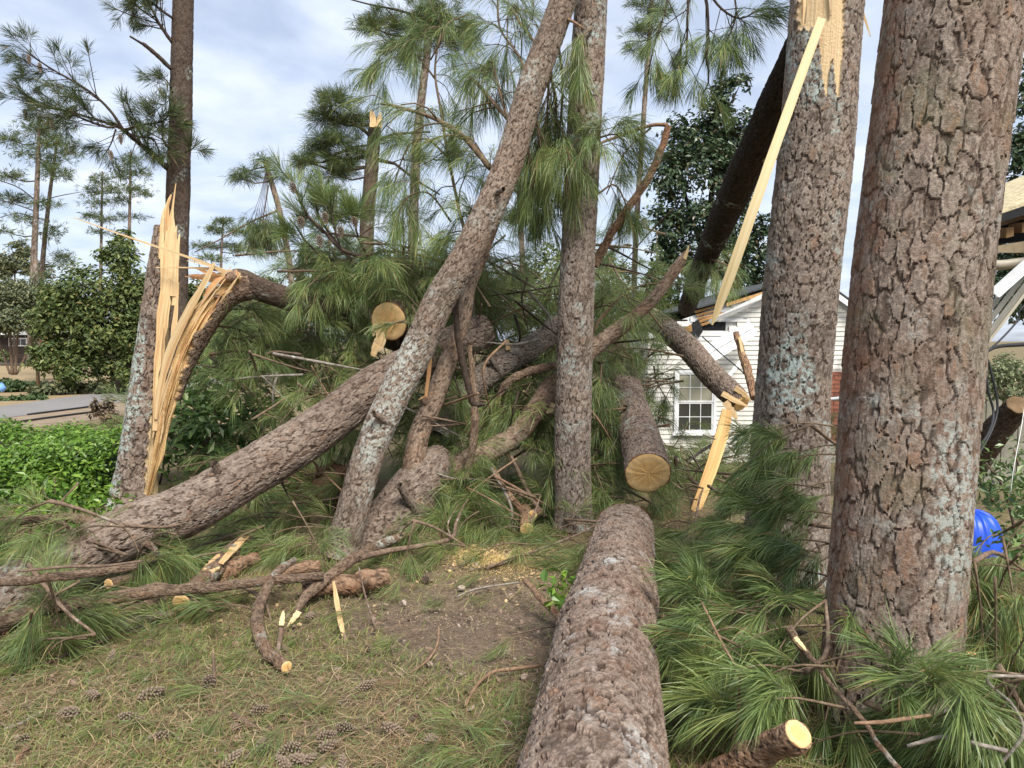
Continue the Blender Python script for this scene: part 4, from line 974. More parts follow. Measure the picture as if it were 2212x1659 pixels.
mk('torn_soffit', *slab([at(1468, 712, HD - 0.25), at(1494, 700, HD - 0.25), at(1494, 716, HD - 0.2), at(1472, 722, HD - 0.2)], 0.02, (0, -1, 0)), M['rawlumber'], house, False)
# gutter torn off, hanging diagonally
for k, (o1, w1) in enumerate(((0, 11), (12, 5), (18, 12), (31, 5))):
    a, b, c, d = at(1512 + 0.55 * o1, 752 + o1, HD - 0.5), at(1618 + 0.55 * o1, 694 + o1 * 0.75, HD - 0.4), at(1618 + 0.55 * (o1 + w1), 694 + (o1 + w1) * 0.75, HD - 0.4 - 0.03 * (k % 2)), at(1512 + 0.55 * (o1 + w1), 752 + o1 + w1, HD - 0.5 - 0.03 * (k % 2))
    mk('hanging_gutter', *slab([a, b, c, d], 0.012, (0, -1, 0.3)), M['whitemetal'], house, False)
mk('hanging_gutter', *slab([at(1540, 846, HD - 0.4), at(1606, 768, HD - 0.3), at(1612, 772, HD - 0.3), at(1547, 850, HD - 0.4)], 0.01, (0, -1, 0)), M['whitemetal'], house, False)
mk('eave_trim', *slab([at(1396, 724, HD - 0.35), at(1440, 706, HD - 0.35), at(1446, 716, HD - 0.32), at(1398, 736, HD - 0.32)], 0.02, (0, -1, 0.3)), M['whitemetal'], house, False)
# brick at the right end
mk('mortar_wall', *box(bx0, hx1, yw - 0.02, yw + 0.02, zb, bz1 - 0.01), M['mortar'], house, False)
bl, bh, gp = 0.20, 0.062, 0.011
proto = {}
z = zb; row = 0
bmesh_ = {k: mesh_data('brick', box(0, bl, -0.012, 0.01, 0, bh)[0], box(0, bl, -0.012, 0.01, 0, bh)[1], M[k], False) for k in ('brick', 'brick2')}
while z + bh < bz1:
    x = bx0 + (0.0 if row % 2 else -0.105)
    while x + bl < hp(1850, 0)[0]:
        if x >= bx0 - 0.001 and z > -0.2:
            o = bpy.data.objects.new('brick', bmesh_[random.Random(row * 71 + int(x * 100)).choice(['brick', 'brick2', 'brick'])]); COL.objects.link(o); o.parent = house
            p = np.array([x, yw - 0.024 - 0.004 * random.Random(row + x).random(), z]) - wloc(house); o.location = [float(c) for c in p]
        x += bl + gp
    z += bh + gp; row += 1
o_, _ = stick(house, [(1778, 863, HD - 0.3, 8), (1815, 860, HD - 0.3, 8), (1829, 852, HD - 0.3, 7), (1830, 760, HD - 0.2, 5), (1832, 752, HD - 0.2, 5)], 'conduit', 'conduit', 8, 0.1, 0.0)
cable_pts = [(1518, 728, 12.2, 3), (1560, 766, 10.8, 3), (1600, 800, 9.6, 3), (1650, 850, 8.5, 3)]
free('service_cable', 'thin black cable running down from the crushed house corner', cable_pts, 'cable', 6, cat='cable', wob=0)

# ------------------------------------------------------------------ torn porch roof, soffit and cables at the right edge
PD = 7.0
porch = thing('damaged_porch_roof', 'torn porch roof edge with bare rafters at the right border', 'roof', at(2200, 1000, PD) * np.array([1, 1, 0]))
def q3(l): return [at(*x) for x in l]
mk('roof_deck', *slab(q3([(2128, 478, PD), (2420, 372, PD), (2420, 300, PD + 2.5), (2128, 420, PD + 2.5)]), 0.04, (0, 0, 1)), M['deck'], porch, False)
mk('roofing_felt', *slab(q3([(2126, 492, PD - 0.02), (2420, 396, PD - 0.02), (2420, 374, PD - 0.02), (2126, 474, PD - 0.02)]), 0.02, (0, -1, 0)), M['black'], porch, False)
for k in range(5):
    u = 2140 + 34 * k; v = 499 - 11 * k
    mk('rafter', *slab(q3([(u, v + 26, PD + 0.1), (u + 16, v + 22, PD + 0.1), (u + 16, v + 2, PD + 0.1), (u, v + 6, PD + 0.1)]), 1.2, (0, 1, 0.1)), M['oldraft'], porch, False)
mk('fascia_board', *slab(q3([(2126, 545, PD - 0.05), (2420, 548, PD - 0.05), (2420, 484, PD - 0.05), (2126, 536, PD - 0.05)]), 0.04, (0, 1, 0)), M['lumber'], porch, False)
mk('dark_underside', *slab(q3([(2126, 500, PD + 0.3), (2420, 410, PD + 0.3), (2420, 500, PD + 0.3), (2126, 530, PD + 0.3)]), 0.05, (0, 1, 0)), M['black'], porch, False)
stick(porch, [(2120, 560, PD, 20), (2140, 571, PD, 22), (2170, 572, PD, 22), (2230, 562, PD, 22), (2300, 545, PD, 22)], 'beige', 'downspout', 10, 0.08, 0.01)
for k in range(2):
    mk('porch_post', *box(at(2330 + 60 * k, 700, PD)[0], at(2330 + 60 * k, 700, PD)[0] + 0.12, PD - 0.4, PD - 0.28, -0.5, 2.7), M['lumber'], porch, False)
sof = thing('hanging_soffit', 'ribbed grey-brown soffit panel dangling below the porch roof at the right edge', 'soffit panel', at(2150, 760, PD - 0.4))
a0, a1 = at(2118, 752, PD - 0.5), at(2330, 470, PD - 0.3); c0 = at(2118, 690, PD - 0.45) - a0
for k in range(6):
    f0, f1 = k / 6, (k + 0.82) / 6; out = np.array([0, -0.02 * (k % 2), 0])
    mk('rib_panel', *slab([a0 + c0 * f0 * 1.2 + out, a1 + c0 * f0 * 1.2 + out, a1 + c0 * f1 * 1.2 + out, a0 + c0 * f1 * 1.2 + out], 0.012, (0, -1, 0.2)), M['soffit'], sof, False)
mk('edge_trim', *slab([a0 + np.array([0.01, 0, -0.02]), a1 + np.array([0.02, 0, -0.03]), a1, a0], 0.03, (0, -1, 0)), M['beige'], sof, False)
wg = thing('hanging_gutter', 'white gutter length hanging slantwise above the soffit panel', 'gutter', at(2150, 620, PD - 0.6))
g0, g1 = at(2136, 628, PD - 0.7), at(2330, 455, PD - 0.5)
gw = at(2151, 640, PD - 0.7) - at(2136, 628, PD - 0.7)
mk('gutter_face', *slab([g0, g1, g1 + gw, g0 + gw], 0.012, (0, -1, 0.3)), M['greymetal'], wg, False)
mk('gutter_lip', *slab([g0 + gw, g1 + gw, g1 + gw + np.array([0.012, -0.03, -0.004]), g0 + gw + np.array([0.012, -0.03, -0.004])], 0.008, (0, 0, -1)), M['whitemetal'], wg, False)
free('downed_cable', 'thick black cable bending in from the right edge below the soffit', [(2330, 735, 6.5, 10), (2212, 744, 6.4, 9), (2160, 748, 6.35, 8), (2135, 757, 6.3, 8), (2122, 772, 6.3, 7), (2124, 790, 6.3, 4)], 'cable', 8, cat='cable', wob=0)
free('downed_cable', 'pair-left black cable hanging straight down past the sawn dark log', [(2127, 760, 6.42, 4), (2130, 800, 6.42, 5), (2136, 850, 6.4, 5), (2146, 890, 6.4, 5), (2138, 930, 6.3, 5), (2110, 975, 6.2, 5)], 'cable', 6, cat='cable', wob=0)
free('downed_cable', 'pair-right black cable bowing out past the sawn dark log', [(2129, 762, 6.46, 4), (2140, 800, 6.46, 5), (2152, 850, 6.44, 5), (2154, 890, 6.42, 5), (2140, 935, 6.35, 5), (2112, 985, 6.25, 5)], 'cable', 6, cat='cable', wob=0)
free('downed_cable', 'thin cable drooping from the soffit panel end', [(2330, 560, 6.6, 4), (2212, 660, 6.5, 4), (2200, 690, 6.5, 4), (2165, 730, 6.45, 4), (2126, 765, 6.4, 4)], 'cable', 6, cat='cable', wob=0)
free('white_cord', 'thin white cord strung down through the shrub at the right edge', [(2216, 860, 4.6, 1.6), (2205, 930, 4.5, 1.6), (2190, 1010, 4.4, 1.6), (2183, 1066, 4.4, 1.6)], 'rope', 6, cat='cord', wob=0)
# fence
fn = thing('board_fence', 'weathered grey-green board fence behind the sawn dark log', 'fence', at(2150, 1000, 9.5) * np.array([1, 1, 0]) + np.array([0, 0, -0.5]))
fx0 = at(2060, 0, 9.5)[0]
for k in range(16):
    x = fx0 + 0.105 * k; y = at(2150, 900, 9.5)[1] + 0.01 * (k % 2)
    mk('picket', *box(x, x + 0.098, y, y + 0.02, -0.55, at(0, 868, 9.5)[2] + 0.02 * math.sin(k * 1.7)), M['fence'], fn, False)
mk('rail', *box(fx0, fx0 + 1.7, y + 0.035, y + 0.075, 0.3, 0.38), M['fence'], fn, False)
dl, s_dl = trunk_thing('sawn_dark_log', 'dark-barked sawn log tilted up in front of the board fence', 'log', [(2199, 874, 6.8, 44), (2175, 905, 7.0, 52), (2140, 945, 7.2, 58), (2100, 1000, 7.5, 64)], 'bark_dark', 64, 0.018, (0,), capm='cut_shaded', pw=0.05, pl=0.06, depth=0.014, seed=41)
# blue ribbed plastic
bl0 = at(2092, 1150, 5.7); bl0[2] = float(gz(bl0[0], bl0[1]))
th = np.linspace(0, 2 * math.pi, 168, endpoint=False); ph = np.linspace(0, math.pi / 2, 16)
TH, PH = np.meshgrid(th, ph)
rb_ = 1 + 0.022 * np.clip(2.0 * np.sin(TH * 12), -1, 1) * np.sin(np.minimum(PH * 1.5 + 0.25, 1.57))
Vb = np.stack([0.235 * rb_ * np.cos(PH) ** 0.6 * np.cos(TH), 0.235 * rb_ * np.cos(PH) ** 0.6 * np.sin(TH), 0.31 * rb_ * np.sin(PH)], -1).reshape(-1, 3)
o_ = mk('plastic_tub', Vb + bl0 - np.array([0, 0, 0.01]), [grid_faces(16, 168)], M['blue'], None, True); tag(o_, 'bright blue ribbed plastic tub upside down right of the thickest trunk', 'tub')

# ------------------------------------------------------------------ trees behind
def far_pine(label, trunk, crowns, dz, n=9, L=0.24, w=0.02, seed=1, mat='needle_far', tmat='bark_far', cat='pine tree', name='pine_tree', limbs=(), droop=0.3, extra=True, group=None, zf=0.7, spread=1.35):
    """trunk: [(u,v,w)], crowns: [(u,v,ru,rv,count)] at depth dz"""
    rg = np.random.default_rng(seed)
    C = ctrl([(u, v, dz, ww) for u, v, ww in trunk])
    base = C[0, :3]
    t = thing(name, label, cat, base, group)
    px = dz / FPX
    V, F, A, sec = bark_tube(C, 20, max(0.05, dz * 0.0035), pw=0.09, pl=0.12, depth=0.012, seed=seed)
    mk('trunk', V, F, M[tmat], t, True, A)
    crowns = [(u, v, ru, rv, int(c_ * 1.9)) for u, v, ru, rv, c_ in crowns]
    S, _ = spline(C, 60)
    acc = Acc(); P = []; D = []
    for (u, v, ru, rv, cnt) in crowns:
        c = at(u, v, dz) + np.array([0, rg.normal() * ru * px * zf * 0.5, 0])
        j = np.argmin(np.abs(S[:, 2] - (c[2] - rv * px * 0.6)) + 0.3 * np.abs(S[:, 0] - c[0])); b = S[j, :3]
        m = (b + c) / 2 + np.array([0, 0, -0.12 * np.linalg.norm(c - b)])
        r0 = max(0.012, 0.02 * np.linalg.norm(c - b))
        V, F, _ = tube(np.array([list(b) + [r0 * 1.4], list(m) + [r0], list(c) + [r0 * 0.5]]), 5, 0.3, 0.05, seed); acc.add(V, F)
        q = rg.standard_normal((cnt, 3)) * np.array([0.72, 0.72, 0.5])
        pts = c + q * np.array([ru, ru * zf, rv]) * px
        # clump points round a few twig heads
        kk = max(3, cnt // 7); heads = pts[:kk]
        idx = rg.integers(0, kk, cnt); pts = 0.72 * pts + 0.28 * heads[idx]
        P.append(pts); D.append(nrm(pts - (c + np.array([0, 0, -0.4 * rv * px]))) + 0.5 * rg.standard_normal((cnt, 3)))
        for h in heads[:6]:
            V, F, _ = tube(np.array([list(c * 0.6 + m * 0.4) + [r0 * 0.5], list((c + h) / 2 + np.array([0, 0, -0.03])) + [r0 * 0.35], list(h) + [r0 * 0.2]]), 4, 0.4, 0.05, seed); acc.add(V, F)
    for lm in limbs:
        V, F, _ = tube(ctrl([(u, v, dz, ww) for u, v, ww in lm]), 6, 0.3, 0.05, seed); acc.add(V, F)
    tag(acc.build('branches', M['stick_dark' if tmat != 'bark_lichen' else 'stick'], t), kind='stuff')
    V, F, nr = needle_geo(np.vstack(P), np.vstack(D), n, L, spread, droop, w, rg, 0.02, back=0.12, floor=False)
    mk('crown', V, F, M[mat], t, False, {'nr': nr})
    return t
far_pine('tall pine with layered crown near the left border, left of its thin twin', [(66, 782, 15), (72, 597, 13), (80, 400, 10), (86, 245, 4)],
    [(60, 270, 34, 22, 60), (100, 265, 30, 20, 50), (20, 300, 36, 18, 50), (110, 310, 40, 20, 60), (60, 330, 40, 18, 50), (20, 380, 34, 16, 50), (110, 370, 30, 18, 45), (15, 425, 34, 20, 60), (45, 470, 30, 12, 30), (100, 440, 26, 12, 30), (20, 500, 26, 8, 20)], 30, seed=3,
    limbs=[[(73, 430, 3), (40, 405, 2.5), (0, 390, 2)], [(72, 455, 3), (30, 440, 2.5), (-10, 430, 2)], [(72, 470, 3), (40, 460, 2), (0, 470, 1.5)], [(74, 440, 3), (120, 425, 2), (172, 415, 1.2)]])
far_pine('thinner pine leaning right beside the tall layered pine at left', [(84, 782, 11), (90, 597, 10), (105, 440, 8), (124, 300, 4)], [(125, 300, 34, 26, 60), (150, 330, 26, 20, 40), (110, 350, 26, 18, 40), (140, 380, 26, 12, 30), (120, 500, 26, 26, 50), (130, 560, 26, 24, 50)], 32, seed=5)
far_pine('small airy pine in the left sky, shorter of the pair', [(214, 782, 8), (218, 560, 6), (221, 370, 3)], [(220, 385, 26, 18, 40), (200, 410, 28, 14, 36), (240, 412, 26, 14, 36), (215, 440, 34, 14, 40), (195, 465, 22, 10, 24), (240, 475, 22, 12, 24), (215, 500, 26, 10, 22)], 34, seed=7)
far_pine('small airy pine in the left sky, taller of the pair', [(274, 782, 9), (279, 523, 7), (282, 325, 3)], [(284, 345, 24, 20, 40), (262, 375, 26, 14, 36), (306, 372, 22, 16, 36), (285, 410, 36, 14, 44), (255, 430, 22, 12, 30), (310, 420, 22, 12, 26), (275, 465, 30, 12, 30)], 34, seed=9)
far_pine('small dense young pine against the sky between the snag and the bend', [(476, 770, 6), (478, 560, 5), (483, 468, 2.5)], [(483, 478, 20, 12, 36), (462, 495, 22, 12, 36), (505, 500, 24, 12, 36), (440, 530, 24, 10, 30), (480, 530, 32, 12, 40), (520, 540, 22, 12, 30), (460, 560, 30, 12, 36)], 32, seed=11)
far_pine('far small pine just left of the stub-topped pine', [(720, 780, 6), (725, 480, 4), (728, 395, 2)], [(728, 410, 22, 16, 30), (705, 440, 24, 14, 30), (752, 440, 24, 14, 30), (728, 470, 34, 14, 34), (700, 510, 26, 14, 26), (755, 505, 26, 14, 26)], 34, seed=13, n=9)
fp = far_pine('pine with its top snapped to a pale stub, dark boughs on its left', [(785, 925, 36), (792, 523, 31), (800, 400, 30), (808, 300, 28), (811, 256, 24)],
    [(730, 225, 40, 24, 40), (700, 250, 30, 20, 28), (760, 255, 36, 26, 40), (720, 300, 40, 20, 40), (680, 320, 28, 18, 26), (655, 345, 24, 18, 22), (740, 345, 40, 16, 36), (770, 330, 20, 16, 14), (715, 370, 40, 16, 26), (850, 300, 24, 12, 10), (880, 340, 30, 14, 12)], 15, n=26, L=0.27, w=0.008, seed=15, tmat='bark_dark',
    limbs=[[(798, 292, 8), (760, 262, 6), (722, 245, 4), (710, 205, 3)], [(796, 330, 8), (750, 320, 6), (700, 350, 4), (660, 350, 3)], [(815, 305, 8), (850, 290, 6), (930, 285, 4)], [(815, 345, 9), (850, 352, 7), (900, 390, 5), (950, 420, 4)]])
splinters(fp, [[(806, 275, 14.7, 14), (805, 250, 14.7, 11), (800, 238, 14.7, 2)], [(817, 275, 14.7, 14), (820, 255, 14.7, 9), (822, 243, 14.7, 2)]], 'wood', thick=0.05)
far_pine('tall pine behind the stub-topped pine, crown cut by the top border', [(886, 900, 26), (891, 560, 22), (899, 336, 20), (912, 200, 18), (923, 112, 16), (932, 0, 13), (940, -120, 10)],
    [(830, 30, 40, 26, 36), (800, 60, 34, 20, 26), (870, 60, 40, 24, 36), (850, 95, 40, 14, 30), (960, 40, 46, 26, 44), (1000, 60, 30, 22, 26), (930, 20, 40, 30, 40), (960, 90, 36, 18, 30), (890, 130, 30, 18, 24), (910, 60, 40, 30, 36), (940, -40, 60, 40, 60)], 19, n=22, L=0.3, w=0.011, seed=17,
    limbs=[[(915, 40, 6), (860, 22, 5), (800, 10, 3.5), (740, -6, 2.5)], [(910, 115, 6), (870, 60, 5), (835, 20, 3)], [(925, 60, 6), (970, 55, 4), (1040, 64, 2.5)]])
far_pine('broken thin grey pine with a dark clump of boughs hanging from it', [(640, 880, 15), (631, 619, 13), (606, 467, 12), (585, 390, 11), (572, 348, 10)],
    [(535, 372, 26, 14, 20), (520, 385, 18, 12, 14), (600, 380, 20, 14, 14), (572, 345, 20, 8, 12)], 19, n=16, L=0.3, w=0.011, seed=19, tmat='bark_lichen', droop=1.2,
    limbs=[[(575, 360, 4), (550, 365, 3), (530, 372, 2)], [(600, 455, 5), (540, 480, 4), (470, 520, 3), (420, 545, 2)], [(580, 400, 3), (572, 450, 2.5), (565, 490, 2)]])
far_pine('thin far pine right of the middle pine, sparse top', [(1368, 900, 14), (1371, 572, 12), (1388, 286, 11), (1402, 90, 9), (1408, 0, 8), (1412, -80, 7)], [(1395, 10, 34, 20, 26), (1375, 70, 26, 24, 20), (1430, 20, 26, 20, 18), (1410, 60, 26, 18, 16), (1365, 105, 22, 10, 10)], 20, n=18, L=0.28, w=0.011, seed=21)
far_pine('thin far pine trunk seen between the leaning pine and the middle pine', [(1130, 800, 12), (1128, 560, 12), (1122, 430, 11), (1118, 330, 8)], [(1130, 350, 30, 30, 30), (1100, 400, 30, 24, 26), (1150, 420, 34, 30, 30), (1120, 470, 40, 26, 30)], 14, n=18, L=0.26, w=0.009, seed=23)
# hanging clump on the broken grey pine
# broadleaf trees
def broad_tree(name, label, trunk, blobs, dz, count, size, mat, seed, cat='tree', twigs=14, tm='stick_dark', zf=0.8, up=0.5, aspect=0.5, hang=0.0, group=None):
    rg = np.random.default_rng(seed)
    C0 = ctrl([(u, v, dz, w) for u, v, w in trunk[0]])
    t = thing(name, label, cat, C0[0, :3] * np.array([1, 1, 1]), group)
    for tr in trunk:
        V, F, _ = tube(ctrl([(u, v, dz, w) for u, v, w in tr]), 8, 0.15, 0.05, seed); mk('trunk', V, F, M[tm], t)
    px = dz / FPX; acc = Acc(); P = []; O = []
    tot = sum(b[2] * b[3] for b in blobs)
    top = C0[-1, :3]
    for (u, v, ru, rv) in blobs:
        c = at(u, v, dz) + np.array([0, rg.normal() * ru * px * 0.35, 0]); n = int(count * ru * rv / tot)
        V, F, _ = tube(np.array([list(top) + [1.6 * px], list((top + c) / 2 + rg.normal(0, 0.1, 3)) + [1.2 * px], list(c) + [0.8 * px]]), 5, 0.4, 0.05, seed); acc.add(V, F)
        nh = max(5, n // 26)
        q = nrm(rg.standard_normal((nh, 3))) * (0.45 + 0.55 * rg.random((nh, 1)))
        hd = c + q * np.array([ru, ru * zf, rv]) * px
        pts = hd[rg.integers(0, nh, n)] + rg.standard_normal((n, 3)) * np.array([0.19, 0.16, 0.15]) * min(ru, rv) * px
        P.append(pts); O.append(nrm(pts - c) * 0.7)
        for h in hd[:twigs]:
            V, F, _ = tube(np.array([list(c) + [0.7 * px], list((c + h) / 2 + rg.normal(0, 0.04, 3)) + [0.5 * px], list(h) + [0.3 * px]]), 4, 0.5, 0.05, seed); acc.add(V, F)
    acc.build('branches', M[tm], t)
    V, F, nr = leaf_geo(np.vstack(P), size, rg, up, aspect, np.vstack(O), hang)
    mk('crown', V, F, M[mat], t, False, {'nr': nr})
    return t
broad_tree('broadleaf_tree', 'full green broadleaf tree across the road left of the snag', [[(262, 846, 22), (255, 800, 18), (235, 760, 14), (215, 720, 10)], [(258, 820, 12), (285, 780, 10), (300, 700, 7)]],
    [(200, 640, 70, 60), (255, 560, 40, 40), (290, 620, 40, 60), (150, 680, 60, 50), (240, 700, 70, 60), (190, 760, 60, 40), (290, 720, 40, 60), (130, 640, 40, 40), (260, 520, 24, 24), (150, 740, 40, 40), (235, 790, 50, 30), (310, 660, 40, 60), (330, 740, 40, 60), (110, 770, 40, 36), (170, 800, 50, 30), (300, 800, 50, 40), (100, 700, 40, 50)], 22, 26000, 0.15, 'broad', 51)
broad_tree('crape_myrtle', 'multi-stemmed crape myrtle with dull olive leaves at the left border', [[(27, 810, 6), (24, 760, 6), (20, 700, 4)], [(33, 810, 6), (36, 750, 5), (42, 690, 3)], [(22, 808, 5), (8, 770, 4), (-6, 720, 3)], [(36, 808, 5), (56, 765, 4), (70, 715, 3)]],
    [(20, 650, 50, 40), (70, 640, 50, 40), (-20, 660, 50, 40), (100, 670, 36, 40), (40, 690, 50, 30), (0, 620, 50, 20), (80, 690, 40, 34)], 26, 17000, 0.13, 'myrtle', 53, tm='stick')
broad_tree('broadleaf_tree', 'far dull-green round tree low on the left horizon', [[(30, 782, 5), (32, 640, 4), (32, 590, 3)]], [(35, 535, 30, 22), (20, 560, 30, 26), (60, 570, 30, 26), (0, 580, 30, 24), (90, 585, 26, 22)], 44, 3000, 0.22, 'myrtle', 55)
broad_tree('magnolia_tree', 'dark evergreen magnolia with glossy leaves behind the house roof', [[(1500, 880, 22), (1515, 620, 18), (1540, 400, 12), (1560, 240, 6)], [(1520, 560, 10), (1480, 420, 8), (1470, 350, 5)]],
    [(1480, 300, 50, 60), (1540, 270, 50, 60), (1590, 300, 50, 60), (1560, 200, 30, 40), (1450, 380, 50, 60), (1530, 370, 60, 60), (1600, 400, 50, 60), (1450, 480, 50, 60), (1520, 480, 60, 60), (1610, 500, 50, 60), (1480, 570, 50, 60), (1560, 570, 60, 50), (1620, 590, 50, 50), (1430, 560, 30, 60), (1600, 180, 26, 26), (1660, 520, 30, 60)], 18.5, 17000, 0.15, 'magnolia', 57, zf=0.6)
broad_tree('magnolia_tree', 'dark broadleaf evergreen at the right border above the porch roof', [[(2300, 900, 22), (2300, 500, 18), (2290, 300, 10)]], [(2200, 330, 50, 60), (2230, 200, 50, 70), (2190, 420, 50, 50), (2240, 90, 40, 60), (2260, 300, 60, 90), (2190, 560, 50, 60), (2180, 480, 40, 50), (2220, 640, 60, 60), (2160, 620, 40, 60)], 12, 9000, 0.11, 'magnolia', 59, zf=0.6)
broad_tree('shrub', 'pale variegated shrub above the board fence at right', [[(2160, 960, 8), (2165, 880, 6), (2170, 830, 4)]], [(2140, 810, 40, 36), (2190, 800, 44, 36), (2230, 830, 40, 40), (2160, 850, 50, 24), (2120, 850, 30, 26)], 10.6, 5200, 0.05, 'shrub', 61, cat='shrub', tm='stick')
for i, (u, v, ru, rv, lab) in enumerate(((560, 640, 60, 40, 'hazy green tree behind the bend of the snapped pine'), (690, 590, 70, 50, 'hazy green tree below the stub-topped pine'), (850, 590, 70, 50, 'hazy green tree behind the raised sawn trunk'), (1180, 580, 70, 60, 'hazy green tree left of the middle pine'), (1330, 620, 60, 70, 'hazy green tree right of the middle pine'))):
    broad_tree('broadleaf_tree', lab, [[(u, 800, 7), (u + 2, v, 4)]], [(u, v - 20, ru * 0.7, rv * 0.7), (u - ru * 0.6, v + 20, ru * 0.6, rv * 0.6), (u + ru * 0.6, v + 20, ru * 0.6, rv * 0.6), (u, v + 60, ru, rv), (u - ru, v + 70, ru * 0.8, rv), (u + ru, v + 70, ru * 0.8, rv)], 27, 5000, 0.17, 'broad', 63 + i)
# low things across the road
def low_shrub(name, label, blobs, dz, count, size, mat, seed, cat='shrub'):
    u, v = blobs[0][0], blobs[0][1] + blobs[0][3]
    return broad_tree(name, label, [[(u, v, 3), (u + 1, v - blobs[0][3], 2)]], blobs, dz, count, size, mat, seed, cat)
low_shrub('juniper_shrub', 'low dark juniper shrub beside the road at the left border', [(20, 832, 34, 14), (60, 836, 28, 12), (-10, 840, 30, 14)], 23, 2600, 0.12, 'juniper', 71)
low_shrub('brush_heap', 'grey-green heap of cut brush along the far road edge', [(120, 838, 40, 14), (170, 840, 40, 14), (85, 846, 30, 10), (220, 838, 40, 16)], 22, 3400, 0.14, 'myrtle', 73, 'brush heap')
low_shrub('brush_heap', 'low green brush heap at the road side near the left border', [(20, 864, 40, 9), (70, 862, 36, 10)], 20, 1600, 0.12, 'juniper', 75, 'brush heap')
low_shrub('brown_sprig', 'small brown leafy sprig lying on the road edge at left', [(24, 916, 18, 8), (10, 920, 16, 5)], 14.5, 220, 0.09, 'brownleaf', 77, 'sprig')
low_shrub('wilted_branch', 'wilted brown-leaved branch drooping by the road left of the snag', [(225, 885, 26, 24), (245, 910, 24, 24), (210, 880, 14, 14)], 11, 420, 0.09, 'brownleaf', 79, 'branch')
# far house, flag, post
fh = thing('far_house', 'low dark brick house with white window far across the road', 'house', at(40, 775, 48) * np.array([1, 1, 0]))
x0, x1 = at(-180, 0, 48)[0], at(130, 0, 48)[0]; yy = at(0, 740, 48)[1]
mk('wall', *box(x0, x1, yy, yy + 8, -0.3, 2.1), M['farbrick'], fh, False)
mk('roof', *slab([[x0 - 0.5, yy - 0.5, 2.1], [x1 + 0.5, yy - 0.5, 2.1], [x1 + 0.5, yy + 4, 3.9], [x0 - 0.5, yy + 4, 3.9]], 0.15, (0, 0, 1)), M['shingle'], fh, False)
mk('eave_trim', *box(x0 - 0.5, x1 + 0.5, yy - 0.56, yy - 0.5, 1.95, 2.2), M['whitemetal'], fh, False)
for u0, u1 in ((20, 60), (-70, -30)):
    wz0_, wz1_ = at(0, 748, 48)[2], at(0, 730, 48)[2]
    w_ = mk('window', *box(at(u0, 0, 48)[0], at(u1, 0, 48)[0], yy - 0.06, yy - 0.01, wz0_, wz1_), M['whitemetal'], fh, False)
    for k in range(3):
        a = at(u0 + 2 + (u1 - u0 - 3) * k / 3, 0, 48)[0]; b = at(u0 + (u1 - u0 - 3) * (k + 1) / 3, 0, 48)[0]
        mk('pane', *box(a, b, yy - 0.08, yy - 0.061, wz0_ + 0.08, wz1_ - 0.08), M['glass'], w_, False)
flag = thing('garden_flag', 'red flag with white marks hanging from a pole across the road', 'flag', at(88, 800, 24))
stick(flag, [(86, 802, 24, 2.5), (87, 720, 24, 2.5)], 'post', 'pole', 6, 0.2, 0)
n = 9; uu = np.linspace(0, 1, n)
rows = []
for r_ in np.linspace(0, 1, 10):
    for f_ in uu:
        rows.append(at(89 + 14 * f_ * (0.5 + 0.6 * r_), 732 + 27 * r_ + 4 * f_, 24) + np.array([0, 0.05 * math.sin(f_ * 9 + r_ * 2), 0]))
mk('cloth', np.array(rows), [grid_faces(10, n, False)], M['red'], flag)
for (a, b) in ((91, 736), (97, 744), (99, 752), (95, 757)):
    mk('white_mark', *slab([at(a, b, 23.85), at(a + 4, b - 1, 23.85), at(a + 4, b + 2, 23.85), at(a, b + 3, 23.85)], 0.01, (0, -1, 0)), M['whitecloth'], flag, False)
V, F = box(at(77, 0, 23)[0], at(82, 0, 23)[0], at(0, 800, 23)[1], at(0, 800, 23)[1] + 0.08, -0.05, at(0, 770, 23)[2]); o_ = mk('wooden_post', V, F, M['post'], None, False); tag(o_, 'short brown wooden post under the red flag', 'post')
far_pine('pale grey pine trunk standing in the yard across the road', [(72, 792, 14), (73, 740, 12), (75, 660, 11), (77, 560, 10)], [(75, 600, 20, 20, 10)], 27, seed=81, tmat='bark_lichen', n=6)
o_, _s = stick(None, [(-40, 786, 27, 7), (30, 787, 27, 7), (70, 788, 27, 6)], 'stick_grey', 'fallen_log', 8, 0.3); tag(o_, 'thin trunk lying in the straw yard at the left border', 'log')
o_, _s = stick(None, [(208, 800, 27, 9), (230, 803, 27, 9), (245, 806, 27, 8)], 'stick_grey', 'fallen_log', 10, 0.3); tag(o_, 'short grey log lying under the broadleaf tree across the road', 'log')
bt = at(2, 838, 21); Vt, Ft, _ = tube(np.array([list(bt + np.array([-0.35, 0, 0])) + [0.05], list(bt) + [0.13], list(bt + np.array([0.12, 0, 0.02])) + [0.04]]), 10, 0.06, 0.2, 4); o_ = mk('tarp_bundle', Vt, Ft, M['bluetarp']); tag(o_, 'pale blue tarp bundle by the juniper at the left border', 'tarp')
for i, (va, vb) in enumerate(((898, 878), (911, 893))):
    c = [gr(60, va + 0), gr(140, va - (va - vb) * 0.5), gr(215, vb)] if i == 0 else [gr(-20, va + 12), gr(90, va - 4), gr(210, vb - 2)]
    V, F, _ = tube(np.array([list(p + np.array([0, 0, 0.03])) + [0.02] for p in c]), 6, 0.4, 0.02, i); o_ = mk('downed_wire', V, F, M['cable']); tag(o_, ('downed wire lying along the road, farther of two', 'downed wire lying along the dirt verge, nearer of two')[i], 'wire')
